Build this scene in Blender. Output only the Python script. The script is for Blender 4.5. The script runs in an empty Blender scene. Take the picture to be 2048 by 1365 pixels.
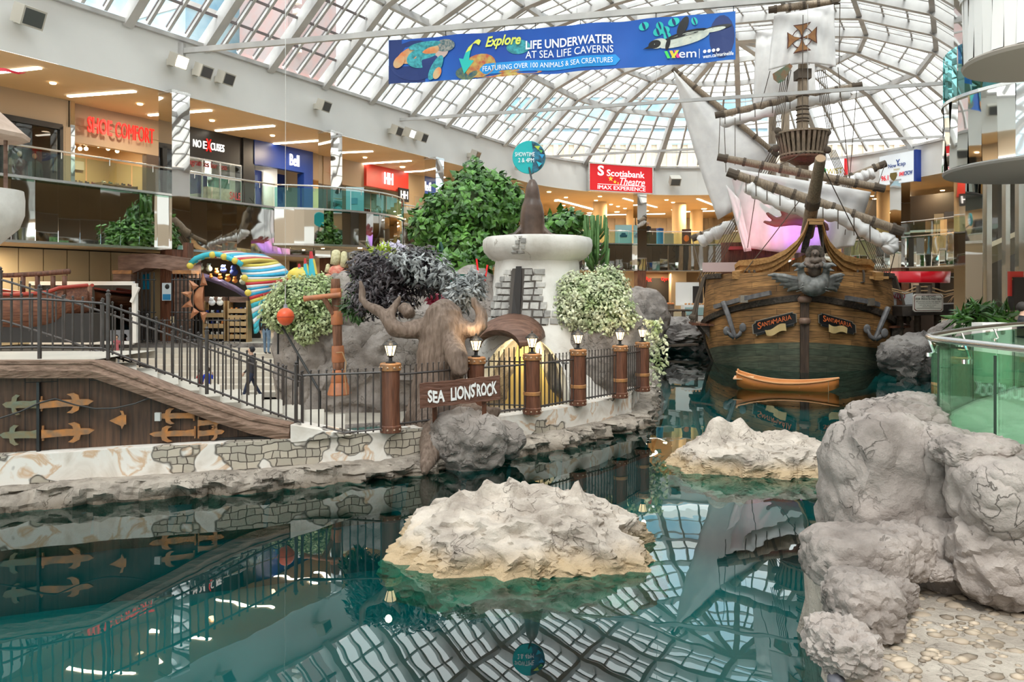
import bpy, bmesh, math, random
from mathutils import Vector, Matrix, noise
R = math.radians
PI = math.pi
random.seed(7)
SC = bpy.context.scene
COL = SC.collection
V = Vector

# ------------------------------------------------------------------ camera
F, HZ, EYE = 1550.0, 582.0, 3.6          # focal length in px of the 2048 frame, horizon row, eye height over the water
cam_d = bpy.data.cameras.new('camera')
cam = bpy.data.objects.new('camera', cam_d)
COL.objects.link(cam)
cam.location = (0, 0, EYE)
cam.rotation_euler = (PI / 2, 0, 0)
cam_d.sensor_width = 36.0
cam_d.lens = F / 2048 * 36
cam_d.shift_y = -(682.5 - HZ) / 2048
cam_d.clip_end = 400
SC.camera = cam

# ------------------------------------------------------------------ world, sun, exposure
world = bpy.data.worlds.new('overcast_sky')
SC.world = world
world.use_nodes = True
wn, wl = world.node_tree.nodes, world.node_tree.links
wn.clear()
wo = wn.new('ShaderNodeOutputWorld')
wb = wn.new('ShaderNodeBackground')
wtc = wn.new('ShaderNodeTexCoord')
wno = wn.new('ShaderNodeTexNoise')
wno.inputs['Scale'].default_value = 3.2
wno.inputs['Detail'].default_value = 5
wr = wn.new('ShaderNodeValToRGB')
wr.color_ramp.elements[0].position = 0.36
wr.color_ramp.elements[0].color = (0.58, 0.76, 0.88, 1)
wr.color_ramp.elements[1].position = 0.50
wr.color_ramp.elements[1].color = (1.0, 0.97, 0.935, 1)
wb.inputs['Strength'].default_value = 2.7
wl.new(wtc.outputs['Generated'], wno.inputs['Vector'])
wl.new(wno.outputs['Fac'], wr.inputs['Fac'])
wl.new(wr.outputs['Color'], wb.inputs['Color'])
wl.new(wb.outputs['Background'], wo.inputs['Surface'])

sun_d = bpy.data.lights.new('hazy_sun', 'SUN')
sun_d.energy = 3.2
sun_d.angle = R(24)
sun_d.color = (1.0, 0.96, 0.9)
sun = bpy.data.objects.new('hazy_sun', sun_d)
COL.objects.link(sun)
sun.rotation_euler = (R(38), R(10), R(-25))

SC.view_settings.view_transform = 'Standard'
SC.view_settings.look = 'None'
SC.view_settings.gamma = 1.0
SC.view_settings.use_curve_mapping = False
SC.view_settings.exposure = 0.2
cy = SC.cycles
cy.max_bounces = 7
cy.diffuse_bounces = 3
cy.glossy_bounces = 4
cy.transmission_bounces = 4
cy.transparent_max_bounces = 14
cy.caustics_reflective = False
cy.caustics_refractive = False
cy.sample_clamp_indirect = 6.0
cy.use_adaptive_sampling = True
cy.adaptive_threshold = 0.03


# ------------------------------------------------------------------ where a point of the place stands
def P(px, py, Y):
 return V(((px - 1024) / F * Y, Y, EYE - (py - HZ) / F * Y))


def PZ(px, py, Z):
 return P(px, py, F * (EYE - Z) / (py - HZ))


# the hall: s runs along its axis, n across it
def H(s, n, z=0.0):
 return V((0.5 * s + 0.8660254 * n, 0.8660254 * s - 0.5 * n, z))


NL, NC, RC, SE = -26.7, -12.0, 14.7, 48.5      # left wall line, axis, half width, start of the rounded end


def s_of(px, n):
 t = (px - 1024) / F
 Y = n / (0.8660254 * t - 0.5)
 return Y * (0.5 * t + 0.8660254)


def hall_path(off, s0=-6.0, s1=24.0, step=1.7, arc=56):
 """plan line of the hall's wall moved outward by off: left wall, rounded end, right wall"""
 pts = []
 k = max(1, int((SE - s0) / step))
 for i in range(k):
  pts.append(H(s0 + (SE - s0) * i / k, NL - off))
 for i in range(arc + 1):
  a = PI - PI * i / arc
  pts.append(H(SE + (RC + off) * math.sin(a), NC + (RC + off) * math.cos(a)))
 k = max(1, int((SE - s1) / step))
 for i in range(1, k + 1):
  pts.append(H(SE + (s1 - SE) * i / k, NC + RC + off))
 return pts


def arc_pt(px, off, z=0.0):
 """point of the rounded end (wall line moved out by off) that stands in direction px"""
 d = V(((px - 1024) / F, 1.0))
 c = H(SE, NC).to_2d()
 r = RC + off
 dd = d.dot(d)
 b = d.dot(c)
 Y = (b + math.sqrt(b * b - dd * (c.dot(c) - r * r))) / dd
 return V((d.x * Y, Y, z))


# ------------------------------------------------------------------ mesh builder
def wm(o):
 m = o.matrix_basis.copy()
 while o.parent is not None:
  o = o.parent
  m = o.matrix_basis @ m
 return m


def axes(d, up=V((0, 0, 1))):
 d = d.normalized()
 x = up.cross(d)
 if x.length < 1e-4:
  x = V((1, 0, 0)).cross(d)
  if x.length < 1e-4:
   x = V((0, 1, 0)).cross(d)
 x.normalize()
 return x, d.cross(x).normalized()


class MB:
 def __init__(s):
  s.bm = bmesh.new()
  s.uv = s.bm.loops.layers.uv.new('UVMap')

 def v(s, p):
  return s.bm.verts.new(p)

 def f(s, vs, mi=0, uvs=None):
  try:
   fc = s.bm.faces.new(vs)
  except ValueError:
   return None
  fc.material_index = mi
  if uvs:
   for l, u in zip(fc.loops, uvs):
    l[s.uv].uv = u
  return fc

 def poly(s, pts, mi=0, uvs=None):
  return s.f([s.v(p) for p in pts], mi, uvs)

 def box(s, c, size, rz=0.0, mi=0, M=None, taper=1.0):
  x, y, z = [q / 2 for q in size]
  m = M if M is not None else (Matrix.Translation(V(c)) @ Matrix.Rotation(rz, 4, 'Z'))
  vs = []
  for dz in (-1, 1):
   k = taper if dz > 0 else 1.0
   for dx, dy in ((-1, -1), (1, -1), (1, 1), (-1, 1)):
    vs.append(s.v(m @ V((dx * x * k, dy * y * k, dz * z))))
  for q in ((3, 2, 1, 0), (4, 5, 6, 7), (0, 1, 5, 4), (1, 2, 6, 5), (2, 3, 7, 6), (3, 0, 4, 7)):
   s.f([vs[i] for i in q], mi)
  return s

 def beam(s, a, b, w, h, mi=0, up=V((0, 0, 1))):
  a, b = V(a), V(b)
  x, y = axes(b - a, up)
  vs = []
  for p in (a, b):
   for dx, dy in ((-1, -1), (1, -1), (1, 1), (-1, 1)):
    vs.append(s.v(p + x * dx * w / 2 + y * dy * h / 2))
  L = (b - a).length
  for q in ((3, 2, 1, 0), (4, 5, 6, 7)):
   s.f([vs[i] for i in q], mi)
  for i in range(4):
   j = (i + 1) % 4
   s.f([vs[i], vs[j], vs[j + 4], vs[i + 4]], mi, [(0, i * .3), (0, i * .3 + .3), (L, i * .3 + .3), (L, i * .3)])
  return s

 def tube(s, pts, r, seg=8, mi=0, caps=True):
  pts = [V(p) for p in pts]
  n = len(pts)
  rs = r if isinstance(r, (list, tuple)) else [r] * n
  rings = []
  x = None
  L = 0
  ls = []
  for i, p in enumerate(pts):
   d = (pts[min(i + 1, n - 1)] - pts[max(i - 1, 0)])
   if d.length < 1e-9:
    d = V((0, 0, 1))
   d.normalize()
   if x is None:
    x, _ = axes(d)
   else:
    x = (x - d * x.dot(d))
    if x.length < 1e-6:
     x, _ = axes(d)
    x.normalize()
   y = d.cross(x)
   if i:
    L += (p - pts[i - 1]).length
   ls.append(L)
   rings.append([s.v(p + (x * math.cos(2 * PI * k / seg) + y * math.sin(2 * PI * k / seg)) * rs[i]) for k in range(seg)])
  for i in range(n - 1):
   c = 2 * PI * max(rs[i], 1e-4)
   for k in range(seg):
    j = (k + 1) % seg
    s.f([rings[i][k], rings[i][j], rings[i + 1][j], rings[i + 1][k]], mi,
     [(ls[i], c * k / seg), (ls[i], c * (k + 1) / seg), (ls[i + 1], c * (k + 1) / seg), (ls[i + 1], c * k / seg)])
  if caps:
   s.f(rings[0][::-1], mi)
   s.f(rings[-1], mi)
  return s

 def lathe(s, prof, c, seg=24, mi=0, a0=0.0, a1=2 * PI, sx=1.0, sy=1.0, jitter=None):
  c = V(c)
  full = abs(a1 - a0 - 2 * PI) < 1e-6
  m = seg if full else seg + 1
  rows = []
  for r, z in prof:
   row = []
   for k in range(m):
    a = a0 + (a1 - a0) * k / seg
    rr = r + (jitter(a, z) if jitter else 0)
    row.append(s.v(c + V((rr * sx * math.cos(a), rr * sy * math.sin(a), z))))
   rows.append(row)
  acc = 0
  for i in range(len(rows) - 1):
   l0 = acc
   acc += math.hypot(prof[i + 1][0] - prof[i][0], prof[i + 1][1] - prof[i][1])
   rad = max(prof[i][0], prof[i + 1][0])
   for k in range(seg):
    j = (k + 1) % m
    u0, u1 = rad * (a1 - a0) * k / seg, rad * (a1 - a0) * (k + 1) / seg
    s.f([rows[i][k], rows[i][j], rows[i + 1][j], rows[i + 1][k]], mi, [(u0, l0), (u1, l0), (u1, acc), (u0, acc)])
  if full:
   if prof[0][0] > 1e-4:
    s.f(rows[0][::-1], mi)
   if prof[-1][0] > 1e-4:
    s.f(rows[-1], mi)
  return s

 def grid(s, rows, mi=0, close=False, flip=False, uvscale=None):
  vr = [[s.v(p) for p in row] for row in rows]
  n = len(vr[0])
  for i in range(len(vr) - 1):
   for k in range(n if close else n - 1):
    j = (k + 1) % n
    q = [vr[i][k], vr[i][j], vr[i + 1][j], vr[i + 1][k]]
    uv = None
    if uvscale:
     uv = [(k * uvscale[0], i * uvscale[1]), ((k + 1) * uvscale[0], i * uvscale[1]),
       ((k + 1) * uvscale[0], (i + 1) * uvscale[1]), (k * uvscale[0], (i + 1) * uvscale[1])]
    if flip:
     q = q[::-1]
     uv = uv[::-1] if uv else None
    s.f(q, mi(i, k) if callable(mi) else mi, uv)
  return vr

 def strip(s, path, z0, z1, mi=0, thick=0.0):
  """upright wall along a plan path, UV = (arc length, height)"""
  u = 0
  for i in range(len(path) - 1):
   a, b = path[i], path[i + 1]
   L = (b - a).length
   za0, zb0 = (z0(i), z0(i + 1)) if callable(z0) else (z0, z0)
   za1, zb1 = (z1(i), z1(i + 1)) if callable(z1) else (z1, z1)
   s.poly([V((a.x, a.y, za0)), V((b.x, b.y, zb0)), V((b.x, b.y, zb1)), V((a.x, a.y, za1))], mi,
     [(u, za0), (u + L, zb0), (u + L, zb1), (u, za1)])
   u += L
  return s

 def prism(s, pts, o, x, y, depth, mi=0):
  """2D outline pts in the frame (o, x, y), pushed along x cross y by depth"""
  n = x.cross(y).normalized() * depth
  a = [s.v(o + x * p[0] + y * p[1]) for p in pts]
  b = [s.v(o + x * p[0] + y * p[1] + n) for p in pts]
  s.f(a[::-1], mi)
  s.f(b, mi)
  k = len(pts)
  for i in range(k):
   j = (i + 1) % k
   s.f([a[i], a[j], b[j], b[i]], mi)
  return s

 def ball(s, c, r, sub=2, mi=0, M=None):
  rr = V(r) if isinstance(r, (tuple, list, Vector)) else V((r, r, r))
  m = Matrix.Translation(V(c)) @ (M if M is not None else Matrix.Identity(4)) @ Matrix.Diagonal((rr.x, rr.y, rr.z, 1))
  g = bmesh.ops.create_icosphere(s.bm, subdivisions=sub, radius=1.0, matrix=m)
  if mi:
   for vv in g['verts']:
    for fc in vv.link_faces:
     fc.material_index = mi
  return s

 def build(s, name, mats, parent=None, smooth=False, auto=None, origin=True):
  me = bpy.data.meshes.new(name)
  bmesh.ops.recalc_face_normals(s.bm, faces=s.bm.faces) if origin != 'keep' else None
  o = bpy.data.objects.new(name, me)
  if parent is not None:
   o.parent = parent
   s.bm.transform(wm(parent).inverted())
  elif origin and len(s.bm.verts):
   xs = [v.co for v in s.bm.verts]
   lo = [min(q[i] for q in xs) for i in range(3)]
   hi = [max(q[i] for q in xs) for i in range(3)]
   c = V(((lo[0] + hi[0]) / 2, (lo[1] + hi[1]) / 2, lo[2]))
   s.bm.transform(Matrix.Translation(-c))
   o.location = c
  s.bm.to_mesh(me)
  s.bm.free()
  for m in (mats if isinstance(mats, (list, tuple)) else [mats]):
   me.materials.append(m)
  if smooth:
   me.polygons.foreach_set('use_smooth', [True] * len(me.polygons))
   if auto:
    me.set_sharp_from_angle(angle=R(auto))
  COL.objects.link(o)
  return o


def tag(o, label=None, cat=None, group=None, kind=None):
 for k, v_ in (('label', label), ('category', cat), ('group', group), ('kind', kind)):
  if v_:
   o[k] = v_
 return o


def thing(name, label, cat, loc=(0, 0, 0), rz=0.0, group=None):
 o = bpy.data.objects.new(name, None)
 o.empty_display_size = 0.2
 COL.objects.link(o)
 o.location = loc
 o.rotation_euler = (0, 0, rz)
 return tag(o, label, cat, group)


def struct(o):
 o['kind'] = 'structure'
 return o


def dup(root, loc=None, rz=None, label=None, group=None, scale=None):
 def cp(o, par):
  c = o.copy()
  COL.objects.link(c)
  if par is not None:
   c.parent = par
  for ch in o.children:
   cp(ch, c)
  return c
 r = cp(root, None)
 if loc is not None:
  r.location = loc
 if rz is not None:
  r.rotation_euler = (0, 0, rz)
 if scale:
  r.scale = (scale,) * 3
 if label:
  r['label'] = label
 if group:
  r['group'] = group
 return r


def remesh(o, vox, smooth=True, disp=None):
 m = o.modifiers.new('remesh', 'REMESH')
 m.mode = 'VOXEL'
 m.voxel_size = vox
 m.use_smooth_shade = smooth
 s = o.modifiers.new('smooth', 'SMOOTH')
 s.iterations = 1 if vox < .031 else 3
 s.factor = 0.5
 if disp:
  t = bpy.data.textures.new('lumps', 'CLOUDS')
  t.noise_scale = disp[0]
  t.noise_depth = 4
  d = o.modifiers.new('lumps', 'DISPLACE')
  d.texture = t
  d.strength = disp[1]
  d.mid_level = 0.5
  d.texture_coords = 'GLOBAL'
 return o


def text_mesh(body, bold=0.0, shear=0.0, spacing=1.0):
 """the writing as 2D points and faces in a unit box (0..1 across, 0..1 up), and its own aspect"""
 c = bpy.data.curves.new('writing', 'FONT')
 c.body = body
 c.offset = 0 if 'M' in body else bold
 c.shear = shear
 c.space_character = spacing
 c.resolution_u = 3
 c.fill_mode = 'FRONT'
 o = bpy.data.objects.new('writing', c)
 me = o.to_mesh()
 vs = [v_.co.copy() for v_ in me.vertices]
 fs = [list(p.vertices) for p in me.polygons]
 o.to_mesh_clear()
 bpy.data.objects.remove(o)
 bpy.data.curves.remove(c)
 x0, x1 = min(q.x for q in vs), max(q.x for q in vs)
 y0, y1 = min(q.y for q in vs), max(q.y for q in vs)
 vs = [((q.x - x0) / (x1 - x0), (q.y - y0) / (y1 - y0)) for q in vs]
 return vs, fs, (x1 - x0) / (y1 - y0)


def writing(name, body, o, x, y, w, h, mat, parent, depth=0.02, bold=0.01, shear=0.0, spacing=1.0, fn=None):
 """lettering w wide and h high with its lower left corner at o, in the plane (x, y)"""
 vs, fs, asp = text_mesh(body, bold * .35, shear, spacing)
 if h is None:
  h = w / asp
 if w is None:
  w = h * asp
 mb = MB()
 x, y = x.normalized(), y.normalized()
 n = x.cross(y).normalized()
 if fn:
  a = [mb.v(fn(p[0], p[1])) for p in vs]
  for fc in fs:
   mb.f([a[i] for i in fc])
  return mb.build(name, mat, parent, origin='keep' if parent is None else True)
 a = [mb.v(o + x * p[0] * w + y * p[1] * h + n * depth) for p in vs]
 b = [mb.v(o + x * p[0] * w + y * p[1] * h) for p in vs] if depth else None
 for fc in fs:
  mb.f([a[i] for i in fc])
 if depth > 0.012:
  ed = {}
  for fc in fs:
   for i in range(len(fc)):
    e = (fc[i], fc[(i + 1) % len(fc)])
    ed[e] = 1
  for (i, j) in list(ed):
   if (j, i) not in ed:
    mb.f([a[i], b[i], b[j], a[j]])
 return mb.build(name, mat, parent)


# ------------------------------------------------------------------ materials
MATS = {}


def new_mat(name):
 m = bpy.data.materials.new(name)
 m.use_nodes = True
 nt = m.node_tree
 return m, nt, nt.nodes, nt.links, nt.nodes['Principled BSDF']


def mat(name, col, rough=0.6, col2=None, scale=6.0, metal=0.0, bump=0.0, bscale=None, detail=5.0, stretch=None, emit=None, spec=None,
  ramp=(0.35, 0.65), island=0.0, coords='Object', alpha=None, sub=None):
 if name in MATS:
  return MATS[name]
 m, nt, N, L, b = new_mat(name)
 b.inputs['Roughness'].default_value = rough
 b.inputs['Metallic'].default_value = metal
 if spec is not None:
  b.inputs['Specular IOR Level'].default_value = spec
 c1 = (*col, 1)
 tc = N.new('ShaderNodeTexCoord')
 vec = tc.outputs[coords]
 if stretch:
  mp = N.new('ShaderNodeMapping')
  mp.inputs['Scale'].default_value = stretch
  L.new(vec, mp.inputs['Vector'])
  vec = mp.outputs['Vector']
 if col2 or bump:
  no = N.new('ShaderNodeTexNoise')
  no.inputs['Scale'].default_value = scale
  no.inputs['Detail'].default_value = detail
  L.new(vec, no.inputs['Vector'])
 last = None
 if col2:
  r = N.new('ShaderNodeValToRGB')
  r.color_ramp.elements[0].position, r.color_ramp.elements[1].position = ramp
  r.color_ramp.elements[0].color = c1
  r.color_ramp.elements[1].color = (*col2, 1)
  L.new(no.outputs['Fac'], r.inputs['Fac'])
  last = r.outputs['Color']
 if island:
  g = N.new('ShaderNodeNewGeometry')
  hs = N.new('ShaderNodeHueSaturation')
  mr = N.new('ShaderNodeMapRange')
  mr.inputs['To Min'].default_value = 1 - island
  mr.inputs['To Max'].default_value = 1 + island
  L.new(g.outputs['Random Per Island'], mr.inputs['Value'])
  L.new(mr.outputs['Result'], hs.inputs['Value'])
  hs.inputs['Color'].default_value = c1
  if last:
   L.new(last, hs.inputs['Color'])
  last = hs.outputs['Color']
 if last:
  L.new(last, b.inputs['Base Color'])
 else:
  b.inputs['Base Color'].default_value = c1
 if bump:
  if bscale:
   n2 = N.new('ShaderNodeTexNoise')
   n2.inputs['Scale'].default_value = bscale
   n2.inputs['Detail'].default_value = detail
   L.new(vec, n2.inputs['Vector'])
  else:
   n2 = no
  bu = N.new('ShaderNodeBump')
  bu.inputs['Strength'].default_value = bump
  bu.inputs['Distance'].default_value = 0.05
  L.new(n2.outputs['Fac'], bu.inputs['Height'])
  L.new(bu.outputs['Normal'], b.inputs['Normal'])
 if emit:
  b.inputs['Emission Color'].default_value = (*(emit[0]), 1)
  b.inputs['Emission Strength'].default_value = emit[1]
 MATS[name] = m
 return m


def wood(name, c1, c2, axis='Z', scale=3.0, bump=0.5, rough=0.6, uv=False):
 if name in MATS:
  return MATS[name]
 st = {'Z': (6, 6, 0.7), 'X': (0.7, 6, 6), 'Y': (6, 0.7, 6)}[axis]
 m = mat(name, c1, rough, c2, scale, bump=bump, stretch=st, coords='UV' if uv else 'Object', detail=6, ramp=(0.3, 0.7))
 return m


def glass_mat(name, tint, fac=0.10, rough=0.0, glossy=(1, 1, 1)):
 m = bpy.data.materials.new(name)
 m.use_nodes = True
 N, L = m.node_tree.nodes, m.node_tree.links
 N.clear()
 o = N.new('ShaderNodeOutputMaterial')
 mx = N.new('ShaderNodeMixShader')
 t = N.new('ShaderNodeBsdfTransparent')
 t.inputs['Color'].default_value = (*tint, 1)
 g = N.new('ShaderNodeBsdfGlossy')
 g.inputs['Roughness'].default_value = rough
 g.inputs['Color'].default_value = (*glossy, 1)
 lw = N.new('ShaderNodeLayerWeight')
 lw.inputs['Blend'].default_value = 0.25
 mt = N.new('ShaderNodeMath')
 mt.operation = 'MULTIPLY_ADD'
 mt.inputs[1].default_value = 0.5
 mt.inputs[2].default_value = fac
 L.new(lw.outputs['Fresnel'], mt.inputs[0])
 L.new(mt.outputs[0], mx.inputs['Fac'])
 L.new(t.outputs[0], mx.inputs[1])
 L.new(g.outputs[0], mx.inputs[2])
 L.new(mx.outputs[0], o.inputs['Surface'])
 MATS[name] = m
 return m


def rock_mat(name, c_lo, c_hi, c_crack, stain=None, stain_z=0.25, bump=0.9, scale=1.6):
 m, nt, N, L, b = new_mat(name)
 b.inputs['Roughness'].default_value = 0.85
 b.inputs['Specular IOR Level'].default_value = 0.25
 g = N.new('ShaderNodeNewGeometry')
 n1 = N.new('ShaderNodeTexNoise')
 n1.inputs['Scale'].default_value = scale
 n1.inputs['Detail'].default_value = 8
 n1.inputs['Roughness'].default_value = 0.62
 L.new(g.outputs['Position'], n1.inputs['Vector'])
 r = N.new('ShaderNodeValToRGB')
 r.color_ramp.elements[0].position = 0.32
 r.color_ramp.elements[0].color = (*c_lo, 1)
 r.color_ramp.elements[1].position = 0.62
 r.color_ramp.elements[1].color = (*c_hi, 1)
 L.new(n1.outputs['Fac'], r.inputs['Fac'])
 # creases
 n2 = N.new('ShaderNodeTexNoise')
 n2.inputs['Scale'].default_value = scale * 1.9
 n2.inputs['Detail'].default_value = 7
 n2.inputs['Distortion'].default_value = 0.9
 L.new(g.outputs['Position'], n2.inputs['Vector'])
 sb = N.new('ShaderNodeMath'); sb.operation = 'SUBTRACT'; sb.inputs[1].default_value = 0.5
 ab = N.new('ShaderNodeMath'); ab.operation = 'ABSOLUTE'
 L.new(n2.outputs['Fac'], sb.inputs[0]); L.new(sb.outputs[0], ab.inputs[0])
 cr = N.new('ShaderNodeMapRange')
 cr.inputs['From Max'].default_value = 0.013
 L.new(ab.outputs[0], cr.inputs['Value'])
 mx = N.new('ShaderNodeMix'); mx.data_type = 'RGBA'
 mx.inputs['A'].default_value = (*[q * .45 + w * .55 for q, w in zip(c_crack, c_lo)], 1)
 fq = N.new('ShaderNodeMath'); fq.operation = 'MAXIMUM'
 n4 = N.new('ShaderNodeTexNoise'); n4.inputs['Scale'].default_value = scale * .7
 L.new(g.outputs['Position'], n4.inputs['Vector'])
 mk = N.new('ShaderNodeMapRange'); mk.inputs['From Min'].default_value = .46; mk.inputs['From Max'].default_value = .56
 L.new(n4.outputs['Fac'], mk.inputs['Value'])
 L.new(cr.outputs['Result'], fq.inputs[0]); L.new(mk.outputs['Result'], fq.inputs[1])
 cr = fq
 L.new(cr.outputs[0], mx.inputs['Factor'])
 L.new(r.outputs['Color'], mx.inputs['B'])
 col = mx.outputs['Result']
 if stain:
  sp = N.new('ShaderNodeSeparateXYZ')
  L.new(g.outputs['Position'], sp.inputs[0])
  ad = N.new('ShaderNodeMath'); ad.operation = 'MULTIPLY_ADD'
  ad.inputs[1].default_value = -0.35
  L.new(n1.outputs['Fac'], ad.inputs[0]); L.new(sp.outputs['Z'], ad.inputs[2])
  mr = N.new('ShaderNodeMapRange')
  mr.inputs['From Min'].default_value = stain_z - 0.35
  mr.inputs['From Max'].default_value = stain_z - 0.12
  L.new(ad.outputs[0], mr.inputs['Value'])
  m2 = N.new('ShaderNodeMix'); m2.data_type = 'RGBA'
  m2.inputs['A'].default_value = (*stain, 1)
  L.new(mr.outputs['Result'], m2.inputs['Factor'])
  L.new(col, m2.inputs['B'])
  col = m2.outputs['Result']
 L.new(col, b.inputs['Base Color'])
 n3 = N.new('ShaderNodeTexNoise')
 n3.inputs['Scale'].default_value = scale * 5
 n3.inputs['Detail'].default_value = 8
 n3.inputs['Roughness'].default_value = 0.6
 L.new(g.outputs['Position'], n3.inputs['Vector'])
 am = N.new('ShaderNodeMath'); am.operation = 'MULTIPLY_ADD'
 am.inputs[1].default_value = 0.22
 L.new(cr.outputs[0], am.inputs[0]); L.new(n3.outputs['Fac'], am.inputs[2])
 bu = N.new('ShaderNodeBump')
 bu.inputs['Strength'].default_value = bump
 bu.inputs['Distance'].default_value = 0.06
 L.new(am.outputs[0], bu.inputs['Height'])
 L.new(bu.outputs['Normal'], b.inputs['Normal'])
 MATS[name] = m
 return m


def stone_paint_mat(name, uscale=1.0):
 """pale painted plaster over rubble: cream with ochre clouds, patches of grey blocks showing"""
 m, nt, N, L, b = new_mat(name)
 b.inputs['Roughness'].default_value = 0.75
 tc = N.new('ShaderNodeTexCoord')
 g = N.new('ShaderNodeNewGeometry')
 n1 = N.new('ShaderNodeTexNoise')
 n1.inputs['Scale'].default_value = 1.5
 n1.inputs['Detail'].default_value = 6
 n1.inputs['Distortion'].default_value = 1.2
 L.new(g.outputs['Position'], n1.inputs['Vector'])
 r = N.new('ShaderNodeValToRGB')
 e = r.color_ramp.elements
 e[0].position = 0.30; e[0].color = (0.62, 0.55, 0.48, 1)
 e[1].position = 0.47; e[1].color = (0.78, 0.72, 0.66, 1)
 x = e.new(0.55); x.color = (0.80, 0.76, 0.71, 1)
 x = e.new(0.60); x.color = (0.62, 0.42, 0.27, 1)
 x = e.new(0.66); x.color = (0.80, 0.76, 0.71, 1)
 L.new(n1.outputs['Fac'], r.inputs['Fac'])
 # blocks
 br = N.new('ShaderNodeTexBrick')
 br.inputs['Scale'].default_value = 1.0
 br.inputs['Brick Width'].default_value = 0.27 * uscale
 br.inputs['Row Height'].default_value = 0.15 * uscale
 br.inputs['Mortar Size'].default_value = 0.010
 br.inputs['Mortar Smooth'].default_value = 0.2
 br.offset = 0.37
 br.squash = 0.55; br.squash_frequency = 3
 br.inputs['Color1'].default_value = (0.56, 0.49, 0.40, 1)
 br.inputs['Color2'].default_value = (0.38, 0.34, 0.28, 1)
 br.inputs['Mortar'].default_value = (0.09, 0.072, 0.058, 1)
 nd = N.new('ShaderNodeTexNoise'); nd.inputs['Scale'].default_value = 2.2
 L.new(g.outputs['Position'], nd.inputs['Vector'])
 mv = N.new('ShaderNodeMix'); mv.data_type = 'RGBA'; mv.blend_type = 'LINEAR_LIGHT'; mv.inputs['Factor'].default_value = 0.10
 L.new(tc.outputs['UV'], mv.inputs['A']); L.new(nd.outputs['Color'], mv.inputs['B'])
 L.new(mv.outputs['Result'], br.inputs['Vector'])
 nm = N.new('ShaderNodeTexNoise'); nm.inputs['Scale'].default_value = 0.85; nm.inputs['Detail'].default_value = 3
 L.new(g.outputs['Position'], nm.inputs['Vector'])
 mr = N.new('ShaderNodeMapRange'); mr.inputs['From Min'].default_value = 0.545; mr.inputs['From Max'].default_value = 0.56
 L.new(nm.outputs['Fac'], mr.inputs['Value'])
 mx = N.new('ShaderNodeMix'); mx.data_type = 'RGBA'
 L.new(mr.outputs['Result'], mx.inputs['Factor']); L.new(r.outputs['Color'], mx.inputs['A']); L.new(br.outputs['Color'], mx.inputs['B'])
 # dark outline round each patch and long cracks
 s1 = N.new('ShaderNodeMath'); s1.operation = 'SUBTRACT'; s1.inputs[1].default_value = 0.55
 a1 = N.new('ShaderNodeMath'); a1.operation = 'ABSOLUTE'
 L.new(nm.outputs['Fac'], s1.inputs[0]); L.new(s1.outputs[0], a1.inputs[0])
 m3 = N.new('ShaderNodeMapRange'); m3.inputs['From Max'].default_value = 0.012
 L.new(a1.outputs[0], m3.inputs['Value'])
 mo = N.new('ShaderNodeMix'); mo.data_type = 'RGBA'; mo.inputs['A'].default_value = (0.09, 0.075, 0.06, 1)
 L.new(m3.outputs['Result'], mo.inputs['Factor']); L.new(mx.outputs['Result'], mo.inputs['B'])
 L.new(mo.outputs['Result'], b.inputs['Base Color'])
 bu = N.new('ShaderNodeBump'); bu.inputs['Strength'].default_value = 0.5; bu.inputs['Distance'].default_value = 0.04
 sm = N.new('ShaderNodeMath'); sm.operation = 'MULTIPLY'
 L.new(br.outputs['Fac'], sm.inputs[0]); L.new(mr.outputs['Result'], sm.inputs[1])
 iv = N.new('ShaderNodeMath'); iv.operation = 'SUBTRACT'
 L.new(n1.outputs['Fac'], iv.inputs[0]); L.new(sm.outputs[0], iv.inputs[1])
 L.new(iv.outputs[0], bu.inputs['Height'])
 L.new(bu.outputs['Normal'], b.inputs['Normal'])
 MATS[name] = m
 return m


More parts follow.
